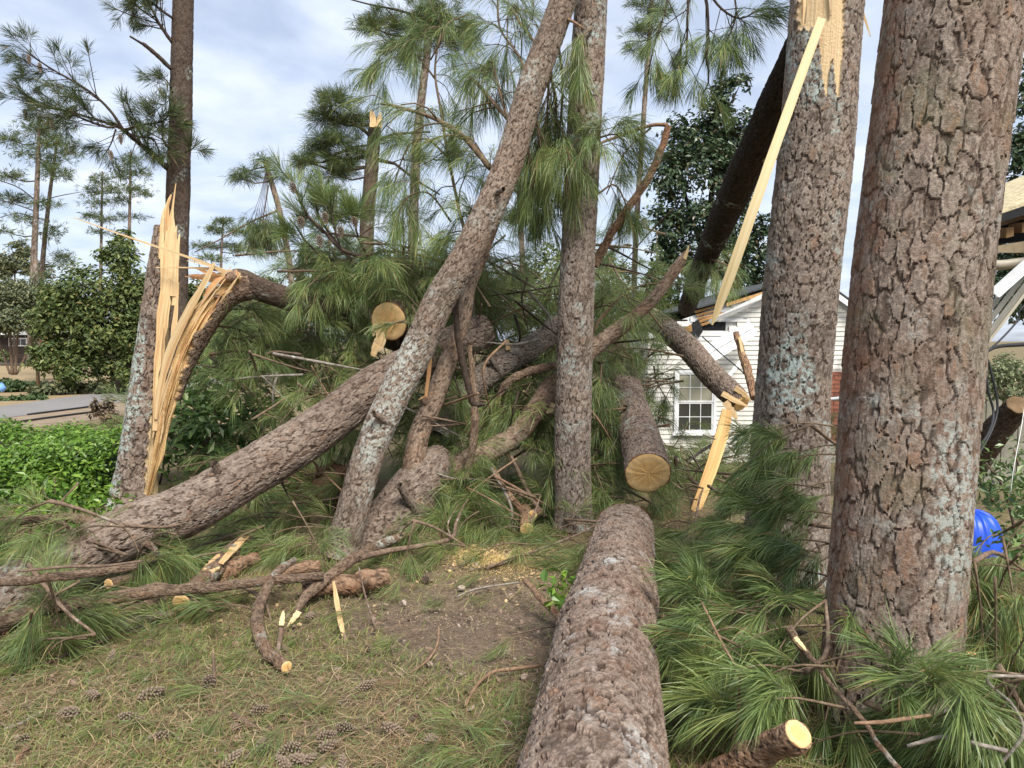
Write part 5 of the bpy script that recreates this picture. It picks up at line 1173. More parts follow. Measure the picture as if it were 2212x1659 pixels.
# hedge
hd = thing('clipped_hedge', 'bright green clipped hedge at left in front of the road', 'hedge', at(100, 1100, 7.3) * np.array([1, 1, 0]))
rg = np.random.default_rng(91)
n = 26000
hx = rg.uniform(at(-230, 0, 7.4)[0], at(262, 0, 7.4)[0], n); hy = rg.uniform(6.9, 8.5, n)
top = at(0, 948, 7.8)[2] + 0.06 * np.sin(hx * 3.1) + 0.05 * np.sin(hx * 7.7 + hy * 4) + 0.04 * np.sin(hy * 6)
top = top + 0.06 * sm(-5.2, -4.4, hx)
edge = np.minimum(sm(6.9, 7.15, hy), sm(8.5, 8.3, hy)); top = top * (0.75 + 0.25 * edge)
side = rg.random(n) < 0.45
hz_ = np.where(side, top * rg.random(n) ** 0.7, top - 0.10 * rg.random(n) ** 2 + 0.05 * rg.random(n) ** 4)
hy = np.where(side, 6.92 + 0.2 * rg.random(n) ** 2 + 0.07 * np.sin(hx * 9 + hz_ * 7), hy)
lump = rg.integers(0, 900, n)
off = rg.standard_normal((900, 3)) * 0.05
P = np.stack([hx, hy, hz_], 1) + off[lump]
V, F, nr = leaf_geo(P, 0.052, rg, 0.55, 0.55, np.where(side[:, None], np.array([[0, -0.8, 0.4]]), np.array([[0, 0, 0.8]])))
mk('foliage', V, F, M['hedge'], hd, False, {'nr': np.clip(nr * 0.6 + np.repeat(rg.random(900)[lump] * 0.4, 4), 0, 1)})
acc = Acc()
for k in range(40):
    x = rg.uniform(hx.min(), hx.max()); y = rg.uniform(7.1, 8.3)
    V, F, _ = tube(np.array([[x, y, 0, 0.012], [x + rg.normal() * 0.1, y, 0.3, 0.009], [x + rg.normal() * 0.15, y, 0.62, 0.005]]), 5, 0.15, 0.05, k); acc.add(V, F)
acc.build('stems', M['stick_dark'], hd)
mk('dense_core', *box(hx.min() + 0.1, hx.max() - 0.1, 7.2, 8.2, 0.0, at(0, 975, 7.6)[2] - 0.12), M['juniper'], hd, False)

broad_tree('evergreen_shrub', 'dense dull green shrub in front of the far brick house at the left border', [[(-10, 800, 5), (-8, 770, 4)], [(110, 800, 5), (112, 770, 4)]], [(-20, 770, 40, 20), (10, 768, 20, 14), (108, 770, 24, 30), (130, 780, 30, 24)], 30, 3600, 0.12, 'broad', 83, cat='shrub')

for i, (u, v, ru, rv, lab) in enumerate(((420, 660, 50, 50, 'mid-green tree behind the split of the snag'), (470, 720, 60, 50, 'leafy bush behind the folded snag wood, nearer the hedge'), (980, 600, 60, 50, 'hazy green tree behind the leaning pine'), (1420, 640, 40, 60, 'green tree at the left end of the house'))):
    broad_tree('broadleaf_tree', lab, [[(u, 830, 7), (u + 2, v, 4)]], [(u, v - 20, ru * 0.7, rv * 0.7), (u - ru * 0.6, v + 20, ru * 0.6, rv * 0.6), (u + ru * 0.6, v + 20, ru * 0.6, rv * 0.6), (u, v + 60, ru, rv), (u - ru, v + 70, ru * 0.8, rv), (u + ru, v + 70, ru * 0.8, rv)], 19, 5000, 0.14, 'broad', 163 + i)
# ------------------------------------------------------------------ leafy sprigs near the snag and at the right edge
def leafy(name, label, stems, count, size, mat, seed, cat='shrub', aspect=0.4, spread=0.09, tm='stick'):
    rg = np.random.default_rng(seed); base = at(*stems[0][0][:3])
    t = thing(name, label, cat, base); acc = Acc(); P = []; O = []
    for i, s in enumerate(stems):
        C = ctrl(s); V, F, _ = tube(C, 5, 0.05, 0.05, i); acc.add(V, F)
        S, L = spline(C, 40)
        k = np.clip(rg.beta(2.2, 1.0, count), 0, 1); idx = (k * 39).astype(int)
        P.append(S[idx, :3] + rg.standard_normal((count, 3)) * spread); O.append(nrm(P[-1] - S[idx, :3]) * 0.8)
    acc.build('stems', M[tm], t)
    V, F, nr = leaf_geo(np.vstack(P), size, rg, 0.4, aspect, np.vstack(O)); mk('leaves', V, F, M[mat], t, False, {'nr': nr})
    return t
leafy('green_shrub', 'small bright green leafy shoot between the hedge and the long slanting trunk', [[(130, 1165, 5.7, 8), (110, 1100, 5.7, 6), (90, 1050, 5.7, 4)], [(130, 1165, 5.7, 8), (120, 1090, 5.75, 6), (118, 1030, 5.8, 3)], [(130, 1165, 5.7, 6), (160, 1110, 5.75, 5), (150, 1070, 5.8, 3)], [(60, 1170, 5.6, 6), (70, 1110, 5.6, 5), (50, 1060, 5.7, 3)]], 120, 0.085, 'hedge', 93)
leafy('green_shrub', 'little leafy green shoot at the foot of the split snag', [[(205, 1130, 5.9, 5), (210, 1105, 5.95, 4), (215, 1085, 6.0, 3)], [(230, 1130, 6.0, 5), (228, 1110, 6.05, 4), (225, 1090, 6.1, 3)]], 90, 0.07, 'hedge', 95)
leafy('laurel_shrub', 'glossy laurel shrub behind the folded snag wood', [[(400, 1010, 7.9, 8), (410, 940, 7.9, 6), (420, 880, 7.9, 4)], [(430, 1010, 8.0, 8), (460, 930, 8.0, 6), (470, 840, 8.0, 4)], [(400, 1010, 7.8, 8), (440, 960, 7.8, 6), (480, 910, 7.8, 4)], [(480, 1000, 8.2, 8), (520, 920, 8.2, 6), (540, 840, 8.2, 4)], [(380, 1000, 8.2, 8), (385, 930, 8.2, 6), (395, 860, 8.2, 4)], [(500, 1010, 8.4, 8), (560, 940, 8.4, 6), (600, 880, 8.4, 4)], [(440, 1000, 8.6, 8), (480, 860, 8.6, 6), (500, 790, 8.6, 4)], [(420, 1010, 8.5, 8), (430, 850, 8.5, 6), (425, 800, 8.5, 4)]], 190, 0.14, 'laurel', 97, spread=0.16)
leafy('laurel_shrub', 'leafy green shrub at the right border right of the blue tub', [[(2200, 1180, 5.9, 8), (2170, 1060, 5.8, 6), (2130, 1000, 5.8, 4)], [(2240, 1180, 5.0, 8), (2225, 1090, 5.0, 6), (2215, 1040, 5.0, 4)], [(2230, 1200, 5.6, 8), (2220, 1080, 5.6, 6), (2190, 970, 5.6, 4)], [(2250, 1240, 4.6, 8), (2220, 1180, 4.6, 6), (2180, 1180, 4.6, 4)], [(2260, 1200, 4.8, 8), (2280, 1080, 4.7, 6), (2250, 1000, 4.7, 4)], [(2160, 1100, 6.0, 6), (2120, 1050, 6.0, 5), (2110, 1000, 6.0, 4)]], 120, 0.075, 'laurel', 99, spread=0.09)
leafy('weed_sprig', 'bright green weed sprig against the left side of the foreground log', [[(1215, 1330, 3.9, 4), (1205, 1290, 3.9, 3), (1195, 1255, 3.9, 2)], [(1215, 1330, 3.9, 4), (1225, 1290, 3.95, 3), (1222, 1250, 4.0, 2)]], 26, 0.075, 'hedge', 101, 'weed', aspect=0.55, spread=0.04)

# ------------------------------------------------------------------ pine boughs on standing trees and hung-up branches
sd = [1000]
def nx_():
    sd[0] += 1; return sd[0]
fpt = thing('pine_tree', 'tall straight pine behind the snag with one long bough reaching left', 'tree', at(372, 985, 11.0))
V, F, A, sec = bark_tube(ctrl([(370, 1000, 11, 56), (374, 830, 11, 52), (380, 597, 11, 48), (386, 373, 11, 48), (392, 187, 11, 45), (396, 0, 11, 42), (400, -160, 11, 40)]), 60, 0.028, pw=0.055, pl=0.07, depth=0.012, seed=33)
mk('trunk', V, F, M['bark_dark'], fpt, True, A)
def wb(parent, pts, **kw):
    """bough from (u, v, d, w)"""
    return bough(parent, ctrl(pts), seed=nx_(), **kw)
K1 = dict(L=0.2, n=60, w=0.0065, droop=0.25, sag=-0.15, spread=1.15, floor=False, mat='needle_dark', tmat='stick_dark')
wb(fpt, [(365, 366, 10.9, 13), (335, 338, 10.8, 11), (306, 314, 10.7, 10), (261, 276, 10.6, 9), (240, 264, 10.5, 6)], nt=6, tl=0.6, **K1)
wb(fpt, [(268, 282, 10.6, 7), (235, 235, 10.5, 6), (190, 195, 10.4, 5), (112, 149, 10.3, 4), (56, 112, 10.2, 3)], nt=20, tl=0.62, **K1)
wb(fpt, [(262, 276, 10.6, 7), (200, 256, 10.7, 6), (140, 240, 10.8, 5), (75, 224, 10.8, 4), (40, 190, 10.8, 3)], nt=20, tl=0.6, **K1)
wb(fpt, [(270, 280, 10.6, 6), (310, 270, 10.4, 5), (350, 262, 10.3, 4), (372, 240, 10.3, 3)], nt=14, tl=0.5, **K1)
wb(fpt, [(255, 272, 10.6, 5), (230, 275, 10.3, 4), (190, 262, 10.2, 3), (150, 245, 10.2, 3)], nt=14, tl=0.5, **K1)
wb(fpt, [(280, 290, 10.6, 6), (300, 296, 10.4, 5), (330, 300, 10.3, 4), (345, 330, 10.3, 3)], nt=11, tl=0.45, **K1)
wb(fpt, [(250, 280, 10.6, 4), (240, 310, 10.5, 3), (225, 335, 10.5, 2)], nt=7, tl=0.4, **K1)
wb(fpt, [(373, 93, 10.9, 9), (347, 56, 10.8, 7), (333, 30, 10.7, 5), (321, 5, 10.7, 4)], nt=14, tl=0.55, **K1)
wb(fpt, [(374, 40, 10.9, 6), (345, 20, 10.8, 5), (310, -5, 10.8, 4), (275, 12, 10.8, 3)], nt=14, tl=0.55, **K1)
wb(fpt, [(372, 200, 10.8, 4), (365, 180, 10.6, 3), (345, 160, 10.6, 2)], nt=5, tl=0.35, **K1)
wb(fpt, [(400, 330, 10.8, 4), (415, 322, 10.7, 3), (422, 315, 10.7, 2)], nt=3, tl=0.25, **K1)
wb(fpt, [(365, 320, 10.8, 6), (352, 300, 10.6, 5), (350, 260, 10.5, 3)], nt=9, tl=0.45, **K1)
stick(fpt, [(371, 150, 10.8, 9), (340, 120, 10.7, 9), (310, 95, 10.6, 8), (308, 95, 10.6, 6), (280, 78, 10.5, 4)], 'stick_dark', 'dead_branch')
# broken grey pine: dark hanging clump
far_clump = thing('hanging_bough_clump', 'dark drooping clump of needles hung on the broken thin grey pine', 'pine branch', at(566, 500, 18.5))
for k in range(7):
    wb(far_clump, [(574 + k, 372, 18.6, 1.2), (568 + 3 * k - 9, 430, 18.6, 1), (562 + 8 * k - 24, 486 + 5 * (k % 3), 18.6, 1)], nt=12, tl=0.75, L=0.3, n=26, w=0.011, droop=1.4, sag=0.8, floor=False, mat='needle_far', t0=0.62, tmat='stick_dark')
# drooping boughs hung high in the middle (belonging to the leaning pine and the middle pine)
K2 = dict(L=0.26, n=56, w=0.0042, droop=1.5, sag=0.55, spread=0.75, floor=False)
hung = [
 [(1059, 364, 6.2, 14), (1005, 299, 6.3, 13), (960, 268, 6.4, 11), (923, 250, 6.5, 9), (859, 231, 6.6, 7), (822, 224, 6.7, 4)],
 [(1098, 258, 6.2, 11), (1060, 215, 6.3, 9), (1030, 180, 6.4, 7), (1009, 161, 6.5, 5)],
 [(1040, 560, 6.4, 9), (1005, 500, 6.5, 8), (985, 420, 6.6, 7), (968, 336, 6.7, 7), (955, 254, 6.8, 6)],
 [(956, 260, 6.8, 6), (940, 150, 7.0, 5), (960, 60, 7.1, 4), (1010, 30, 7.2, 3)],
 [(940, 170, 7.0, 5), (890, 110, 7.0, 4), (840, 105, 7.0, 3), (810, 140, 7.0, 2)],
 [(930, 130, 7.0, 4), (960, 70, 6.9, 4), (930, 60, 6.9, 3), (900, 90, 6.9, 2)],
 [(968, 340, 6.7, 5), (920, 300, 6.7, 5), (880, 320, 6.7, 4), (850, 400, 6.7, 3)],
 [(975, 480, 6.7, 5), (930, 420, 6.6, 4), (890, 420, 6.5, 3), (860, 450, 6.5, 2)],
 [(1150, 187, 6.0, 8), (1120, 120, 6.2, 6), (1080, 60, 6.4, 5), (1075, -20, 6.4, 4)],
 [(1170, 110, 6.0, 7), (1130, 60, 6.2, 6), (1100, 20, 6.3, 4), (1095, 120, 6.3, 3)],
 [(1110, 300, 6.0, 7), (1080, 200, 6.2, 6), (1060, 130, 6.3, 4), (1040, 180, 6.3, 3)],
 [(1085, 420, 6.1, 6), (1040, 330, 6.3, 5), (1010, 300, 6.4, 3)],
 [(1180, 120, 6.15, 8), (1200, 220, 6.3, 6), (1200, 300, 6.4, 4)],
 [(1200, 60, 6.15, 8), (1215, 180, 6.3, 6), (1205, 340, 6.4, 4)],
 [(1215, 20, 6.1, 7), (1190, 120, 6.25, 6), (1180, 260, 6.3, 4), (1165, 330, 6.3, 3)],
 [(1150, 200, 6.1, 7), (1170, 330, 6.25, 5), (1190, 400, 6.3, 4)],
 [(1130, 260, 6.1, 7), (1150, 380, 6.3, 5), (1150, 460, 6.4, 4)],
 [(1060, 560, 6.3, 5), (1020, 470, 6.4, 4), (1000, 460, 6.5, 3)],
]
for h in hung[:12]: wb(lean, h, nt=10, tl=0.42, **{**K2, 'n': 50})
for h in hung[12:]: wb(lean, h, nt=12, tl=0.42, **{**K2, 'n': 60})
for h in ([(1262, 330, 6.15, 6), (1275, 330, 6.05, 5), (1290, 300, 5.95, 4), (1300, 260, 5.9, 3)], [(1250, 300, 6.15, 6), (1230, 330, 6.05, 5), (1240, 380, 6.0, 3)], [(1280, 60, 6.2, 6), (1260, 80, 6.05, 5), (1250, 150, 6.0, 3)], [(1285, 300, 6.2, 5), (1330, 290, 6.1, 4), (1350, 310, 6.1, 3)], [(1290, 420, 6.5, 5), (1330, 400, 6.6, 4), (1360, 460, 6.6, 3)]):
    wb(cen, h, nt=8, tl=0.3, **K2)
stick(lean, [(1222, 40, 5.9, 8), (1240, 48, 5.85, 6), (1262, 62, 5.8, 4)], 'stick_tan', 'limb_stub')
# hanging sprays top right, from the middle pine's out-of-frame limb
for h in ([(1290, -260, 6.3, 16), (1400, -130, 6.0, 12), (1480, -70, 5.8, 10), (1520, -20, 5.7, 8), (1530, 60, 5.7, 6), (1525, 119, 5.7, 5), (1532, 170, 5.7, 4), (1518, 205, 5.7, 3)],
          [(1480, -70, 5.8, 7), (1486, 0, 5.7, 6), (1484, 80, 5.7, 5), (1480, 140, 5.7, 4), (1455, 185, 5.7, 3)],
          [(1520, -30, 5.7, 6), (1560, 20, 5.6, 5), (1600, 40, 5.6, 4), (1640, 20, 5.6, 3)],
          [(1450, -90, 5.9, 7), (1440, 10, 5.8, 5), (1415, 90, 5.8, 4), (1400, 160, 5.8, 3)],
          [(1580, -40, 5.6, 5), (1590, 30, 5.6, 4), (1570, 90, 5.6, 3)]):
    bough(cen, ctrl(h), seed=nx_(), nt=9, tl=0.34, L=0.19, n=62, w=0.004, droop=0.7, sag=0.3, spread=0.8, t0=0.42, floor=False, tmat='stick_dark')
# upright tufts with cones on the left of the tangle
K3 = dict(L=0.2, n=80, w=0.0045, droop=0.15, sag=-0.5, spread=0.85, floor=False, tmat='stick_dark')
for h in ([(800, 560, 7.0, 10), (740, 540, 6.9, 8), (700, 500, 6.9, 7), (660, 460, 6.9, 6), (640, 410, 6.9, 5), (630, 385, 6.9, 4)], [(760, 560, 7.0, 7), (720, 515, 7.0, 6), (690, 470, 7.0, 5), (680, 430, 7.0, 4)],
          [(790, 545, 7.0, 6), (770, 500, 7.0, 5), (765, 450, 7.0, 4)], [(740, 550, 6.9, 5), (720, 480, 6.9, 4), (715, 430, 6.9, 3)], [(700, 560, 7.0, 5), (660, 520, 7.0, 4), (640, 490, 7.0, 3)]):
    wb(fold, h, nt=6, tl=0.25, t0=0.45, **K3)

# ------------------------------------------------------------------ boughs of the fallen crowns: one child bough after the other
def heap(parent, n, uv, drange, zr, ln=(0.7, 1.3), seed=5, K=None, dirb=(0, -0.4, -0.1)):
    """n boughs whose middle shows inside a (u, v) polygon-ish list of ellipses"""
    rg = np.random.default_rng(seed); K = K or {}
    w_ = np.array([a[2] * a[3] for a in uv]); w_ = w_ / w_.sum()
    for i in range(n):
        e = uv[rg.choice(len(uv), p=w_)]
        q = rg.standard_normal(2); q = q / np.linalg.norm(q) * math.sqrt(rg.random())
        d = rg.uniform(*drange) if len(e) < 6 else rg.uniform(e[4], e[5])
        c = at(e[0] + q[0] * e[2], e[1] + q[1] * e[3], d)
        L = rg.uniform(*ln)
        dv = nrm(rg.standard_normal(3) * np.array([1, 0.8, 0.45]) + np.array(dirb))
        a = c - dv * L * 0.5; b = c + dv * L * 0.5; m = c + np.array([0, 0, 0.08 * L]) + rg.normal(0, 0.04, 3)
        for p in (a, m, b): p[2] = max(p[2], float(gz(p[0], p[1])) + 0.03)
        bough(parent, [a, m, b], seed=nx_(), **K)
KH = dict(r0=0.013, nt=7, tl=0.34, L=0.225, n=48, w=0.0038, droop=1.0, sag=0.35, spread=0.85, yellow=0.03, t0=0.1)
heap(fold, 34, [(600, 740, 130, 60, 7.2, 8.6), (520, 760, 80, 80, 7.0, 8.2), (680, 820, 110, 70, 6.9, 8.2), (780, 640, 90, 60, 7.0, 8.2), (700, 600, 80, 50, 7.2, 8.4)], (7, 8.4), None, seed=11, K=KH)
heap(trB, 34, [(860, 600, 120, 60, 6.8, 7.8), (760, 780, 110, 70, 6.9, 7.8), (640, 880, 110, 60, 6.6, 7.8), (560, 1010, 120, 60, 6.3, 7.6), (700, 560, 80, 40, 7.2, 8.4)], (7, 8.4), None, seed=12, K=KH)
heap(logP, 22, [(900, 560, 110, 60, 6.6, 8.0), (830, 640, 60, 40, 6.9, 7.5), (960, 640, 60, 80, 7.0, 8.4), (760, 600, 60, 60, 6.9, 7.8)], (7, 8.4), None, seed=13, K=KH)
heap(frk, 30, [(960, 830, 60, 120, 6.7, 7.8), (880, 880, 60, 90, 6.5, 7.4), (1100, 900, 90, 60, 6.7, 7.4), (1000, 1080, 110, 50, 6.0, 7.2), (1120, 1040, 80, 60, 6.4, 7.2), (960, 1000, 50, 60, 6.6, 7.2)], (7, 8.4), None, seed=14, K=KH)
heap(logC, 34, [(1120, 680, 100, 70, 7.4, 8.8), (1060, 600, 90, 60, 7.2, 8.8), (1160, 860, 70, 60, 6.9, 7.6), (1120, 800, 60, 50, 7.3, 8.0), (1200, 600, 60, 60, 7.2, 8.6)], (7, 8.4), None, seed=15, K=KH)
heap(hang, 40, [(1350, 640, 70, 50, 7.4, 9.2), (1400, 690, 30, 30, 7.6, 8.8), (1310, 760, 50, 80, 7.2, 8.2), (1290, 920, 50, 120, 6.9, 7.6), (1330, 560, 60, 50, 7.6, 9.2), (1410, 600, 30, 40, 8.4, 9.6), (1300, 1060, 60, 60, 6.5, 7.3), (1395, 840, 20, 60, 8.6, 9.4)], (7, 8.4), None, seed=16, K=KH)
KM = dict(KH, droop=1.3, sag=0.6)
heap(logM, 6, [(1420, 900, 20, 100, 8.8, 9.6), (1400, 800, 30, 60, 9.4, 10.2), (1400, 980, 30, 40, 8.6, 9.4)], (8, 9), None, seed=17, K=dict(KM, nt=6), ln=(0.5, 0.9))
heap(dj, 4, [(1530, 600, 30, 40, 9.0, 10.0), (1490, 660, 30, 30, 9.4, 10.4), (1540, 560, 20, 40, 9.0, 9.8)], (8, 9), None, seed=18, K=dict(KM, nt=6), ln=(0.4, 0.8))
KW = dict(KH, n=46, nt=7)
brush = thing('brush_heap', 'tangle of broken pine boughs lying along the foot of the house wall', 'brush heap', at(1540, 1040, 9.5) * np.array([1, 1, 0]) + np.array([0, 0, -0.4]))
heap(brush, 26, [(1480, 1030, 60, 30, 8.6, 10.5), (1570, 1030, 60, 30, 8.4, 10.5), (1640, 1010, 50, 30, 8.4, 10.0), (1400, 1020, 40, 40, 8.4, 9.6), (1520, 1000, 80, 16, 10.5, 12.0), (1820, 960, 40, 40, 8.0, 9.6)], (8, 9), None, seed=19, K=KW)
brush2 = thing('brush_heap', 'low tangle of pine boughs behind the slanting trunk and the snag', 'brush heap', at(520, 1040, 8.6) * np.array([1, 1, 0]))
heap(brush2, 30, [(420, 1030, 80, 40, 7.4, 9.0), (560, 1000, 90, 50, 7.6, 9.4), (680, 980, 90, 50, 7.4, 9.0), (320, 960, 60, 60, 8.4, 10.0), (760, 940, 60, 50, 7.4, 8.6)], (8, 9), None, seed=20, K=KW)

def bare(parent, n, uv, seed, w=(3, 8), mats=('stick', 'stick_tan', 'stick_dark', 'stick_grey')):
    """bare broken branches lying through a tangle"""
    rg = np.random.default_rng(seed)
    for i in range(n):
        e_ = uv[rg.integers(len(uv))]; d = rg.uniform(e_[4], e_[5]) - 0.25
        u = e_[0] + rg.uniform(-1, 1) * e_[2]; v = e_[1] + rg.uniform(-1, 1) * e_[3]; an = rg.uniform(0, 3.14); L = rg.uniform(40, 120); ww = rg.uniform(*w)
        du, dv = math.cos(an) * L, math.sin(an) * L * 0.7; k = rg.normal() * 14
        pts = [(u - du, v - dv, d + rg.normal() * 0.2, ww), (u + k, v + k * 0.6, d, ww * 0.85), (u + du, v + dv, d + rg.normal() * 0.2, ww * 0.4)]
        C = ctrl(pts); C[:, 2] = np.maximum(C[:, 2], gz(C[:, 0], C[:, 1]) + 0.03)
        V, F, _ = tube(C, 7, 0.05, 0.08, i); mk('bare_branch', V, F, M[mats[rg.integers(len(mats))]], parent)
bare(fold, 12, [(560, 760, 90, 60, 6.9, 7.6), (640, 820, 90, 60, 6.8, 7.4)], 1)
bare(trB, 14, [(620, 1000, 120, 50, 6.0, 6.8), (760, 860, 60, 80, 6.6, 7.0), (500, 1060, 80, 30, 6.2, 6.8)], 2)
bare(frk, 14, [(1080, 880, 90, 80, 6.4, 6.8), (1050, 1040, 90, 60, 6.0, 6.4), (960, 900, 40, 80, 6.4, 6.7)], 3)
bare(logC, 14, [(1110, 700, 90, 60, 6.9, 7.6), (1120, 620, 90, 50, 7.2, 7.8)], 4, (3, 7))
bare(hang, 14, [(1320, 680, 60, 80, 7.2, 7.8), (1310, 950, 40, 100, 6.8, 7.2), (1350, 560, 60, 50, 7.4, 8.2)], 5, (3, 7))
bare(brush, 18, [(1480, 1020, 50, 30, 8.2, 8.8), (1580, 1020, 60, 30, 8.0, 8.6), (1640, 980, 40, 40, 8.0, 8.6)], 6)

# root plate of the slanting trunk's neighbour: soil and torn roots
rp = at(705, 1020, 6.9); rg = np.random.default_rng(17)
root = thing('root_plate', 'brown torn-up root soil showing under the slanting trunk', 'root plate', (rp[0], rp[1], 0))
th = np.linspace(0, 2 * math.pi, 40, endpoint=False); ph = np.linspace(0, math.pi / 2, 14); TH, PH = np.meshgrid(th, ph)
R_ = 0.34 * (1 + 0.18 * vnoise(TH / (2 * math.pi) * 8, PH * 4, 8, 5) + 0.12 * rg.random(TH.shape))
mk('soil', np.stack([R_ * np.cos(PH) * np.cos(TH), 0.5 * R_ * np.cos(PH) * np.sin(TH), 1.05 * R_ * np.sin(PH)], -1).reshape(-1, 3) + np.array([rp[0], rp[1] + 0.2, -0.02]), [grid_faces(14, 40)], M['rootsoil'], root)
for k in range(16):
    a_ = rg.uniform(0, 3.14); b_ = np.array([rp[0] + 0.28 * math.cos(a_), rp[1] + 0.08, 0.32 * abs(math.sin(a_)) + 0.05]); dv = np.array([math.cos(a_) + rg.normal() * 0.4, -0.7, math.sin(a_) * 0.6 + rg.normal() * 0.3]) * rg.uniform(0.15, 0.35)
    V, F, _ = tube(np.array([list(b_ - dv * 0.3) + [0.012], list(b_ + dv * 0.5 + rg.normal(0, 0.03, 3)) + [0.008], list(b_ + dv) + [0.003]]), 6, 0.05, 0.08, k); mk('root', V, F, M['stick_tan'], root)

# deeper layer of the tangle: closes the view between the trunks
KD = dict(KH, n=34, nt=9, w=0.0052, mat='needle')
deep = thing('fallen_pine', 'mass of fallen pine crown filling the back of the tangle behind the crossing trunks', 'pine crown', at(1000, 1000, 8.6) * np.array([1, 1, 0]))
heap(deep, 70, [(620, 700, 120, 80, 8.4, 9.8), (760, 720, 120, 90, 8.2, 9.4), (900, 640, 110, 90, 8.2, 9.4), (1050, 720, 120, 90, 8.2, 9.6), (1180, 720, 100, 90, 8.2, 9.4), (1330, 740, 70, 80, 8.6, 9.8), (1000, 880, 140, 80, 7.6, 8.6), (1150, 940, 110, 60, 7.4, 8.4), (820, 880, 110, 70, 7.6, 8.6), (1310, 900, 60, 100, 7.8, 8.8)], (8, 9), None, ln=(0.9, 1.6), seed=27, K=KD)
heap(logP, 4, [(890, 690, 26, 24, 6.35, 6.55)], (8, 9), None, ln=(0.35, 0.5), seed=28, K=dict(KH, nt=2, n=40))
# ------------------------------------------------------------------ loose branches in the foreground
def gbr(name, label, lst, mat='stick', cut=(), nth=10, seed=1, splint=None, cat='branch', group=None, twigs=()):
    """lst (u, v, width px, height above ground of the axis)"""
    P = []
    for u, v, w, h in lst:
        p = gr(u, v, h); d = (p - CAM) @ FWD; P.append(list(p) + [w * d / FPX / 2])
    o, sec = round_wood(P, name, mat, nth, seed); tag(o, label, cat, group)
    for e in cut: cap(sec, e, M['cut'], o, nth=28, scale=1.0, seed=seed)
    for i, tw in enumerate(twigs):
        Q = []
        for u, v, w, h in tw:
            p = gr(u, v, h); d = (p - CAM) @ FWD; Q.append(list(p) + [w * d / FPX / 2])
        V, F, _ = tube(np.array(Q), 7, 0.03, 0.06, i + 3); mk('twig', V, F, M[mat], o)
    if splint:
        for i, sp in enumerate(splint):
            Q = []
            for u, v, w, h in sp:
                p = gr(u, v, h); d = (p - CAM) @ FWD; Q.append(list(p) + [w * d / FPX])
            Q = np.array(Q); V, F, G = strip(Q[:, :3], Q[:, 3], 0.012, np.array([0.3, -0.6, 0.7]), 10, 0.1, i + 77); mk('split_end', V, F, M['wood'], o, False, {'gr': G})
    return o
gbr('fallen_branch', 'long brown branch running from the left border across the needles to the forked branch', [(-60, 1362, 38, 0.2), (0, 1340, 36, 0.2), (158, 1307, 30, 0.22), (336, 1278, 25, 0.22), (480, 1266, 22, 0.2), (600, 1252, 20, 0.19), (700, 1243, 17, 0.18)], 'stick', seed=2)
gbr('forked_branch', 'forked branch propped at the foot of the leaning pine with a splintered lower tip', [(640, 1326, 13, 0.04), (655, 1298, 18, 0.08), (690, 1262, 23, 0.12), (734, 1230, 24, 0.16), (780, 1197, 22, 0.18), (830, 1172, 19, 0.18), (880, 1156, 15, 0.18)], 'stick', seed=3,
    splint=[[(645, 1322, 12, 0.05), (632, 1340, 10, 0.03), (620, 1356, 3, 0.02)]], twigs=[[(775, 1205, 14, 0.17), (840, 1190, 13, 0.16), (900, 1180, 11, 0.16), (974, 1163, 10, 0.17), (985, 1130, 7, 0.25), (1000, 1095, 4, 0.32), (1012, 1078, 3, 0.36)], [(974, 1163, 5, 0.17), (968, 1130, 4, 0.25), (990, 1090, 3, 0.33)]])
gbr('curved_branch', 'curved branch arching over the long branch with its sawn end on the lawn', [(637, 1210, 13, 0.2), (612, 1226, 17, 0.2), (588, 1252, 21, 0.19), (568, 1290, 23, 0.12), (556, 1335, 24, 0.06), (560, 1375, 25, 0.045), (582, 1412, 26, 0.045), (619, 1441, 26, 0.045)], 'stick', (1,), 12, 4)
gbr('broken_stub', 'short broken stub standing beside the curved branch', [(600, 1405, 11, 0.02), (606, 1372, 12, 0.06), (609, 1345, 12, 0.12)], 'stick', splint=[[(608, 1352, 10, 0.11), (610, 1336, 10, 0.14), (612, 1320, 3, 0.17)]])
C_ = np.array([gr(721, 1258, 0.14), gr(730, 1315, 0.08), gr(742, 1374, 0.01)])
V, F, G = strip(C_, [0.016, 0.028, 0.02], 0.014, (0.2, -1, 0.4), 12, 0.1, 5); o_ = mk('wood_splinter', V, F, M['wood'], None, False, {'gr': G}); tag(o_, 'pale wood splinter hanging from the forked branch to the soil', 'splinter')
gbr('cut_log', 'small log with round sawn face and torn yellow bark in front of the long trunk', [(391, 1302, 40, 0.07), (425, 1268, 40, 0.08), (456, 1239, 38, 0.09), (500, 1192, 30, 0.11), (542, 1152, 18, 0.13)], 'stick', (0,), 18, 6, splint=[[(452, 1234, 24, 0.135), (470, 1212, 26, 0.14), (490, 1195, 12, 0.15)], [(478, 1216, 12, 0.15), (510, 1180, 16, 0.15), (540, 1150, 8, 0.15)]])
gbr('cut_log', 'short stubby log lying behind the small sawn log', [(470, 1246, 34, 0.05), (510, 1225, 34, 0.06), (552, 1208, 30, 0.06)], 'stick_tan', (1,), 14, 7)
gbr('cut_log', 'small sawn branch end poking out by the long slanting trunk', [(235, 1262, 24, 0.09), (255, 1256, 23, 0.09), (285, 1250, 20, 0.09)], 'stick', (0,), 14, 8)
gbr('cut_log', 'dark log piece lying under the long brown branch', [(250, 1324, 30, 0.045), (300, 1308, 34, 0.05), (350, 1290, 34, 0.05)], 'stick', (0,), 14, 9)
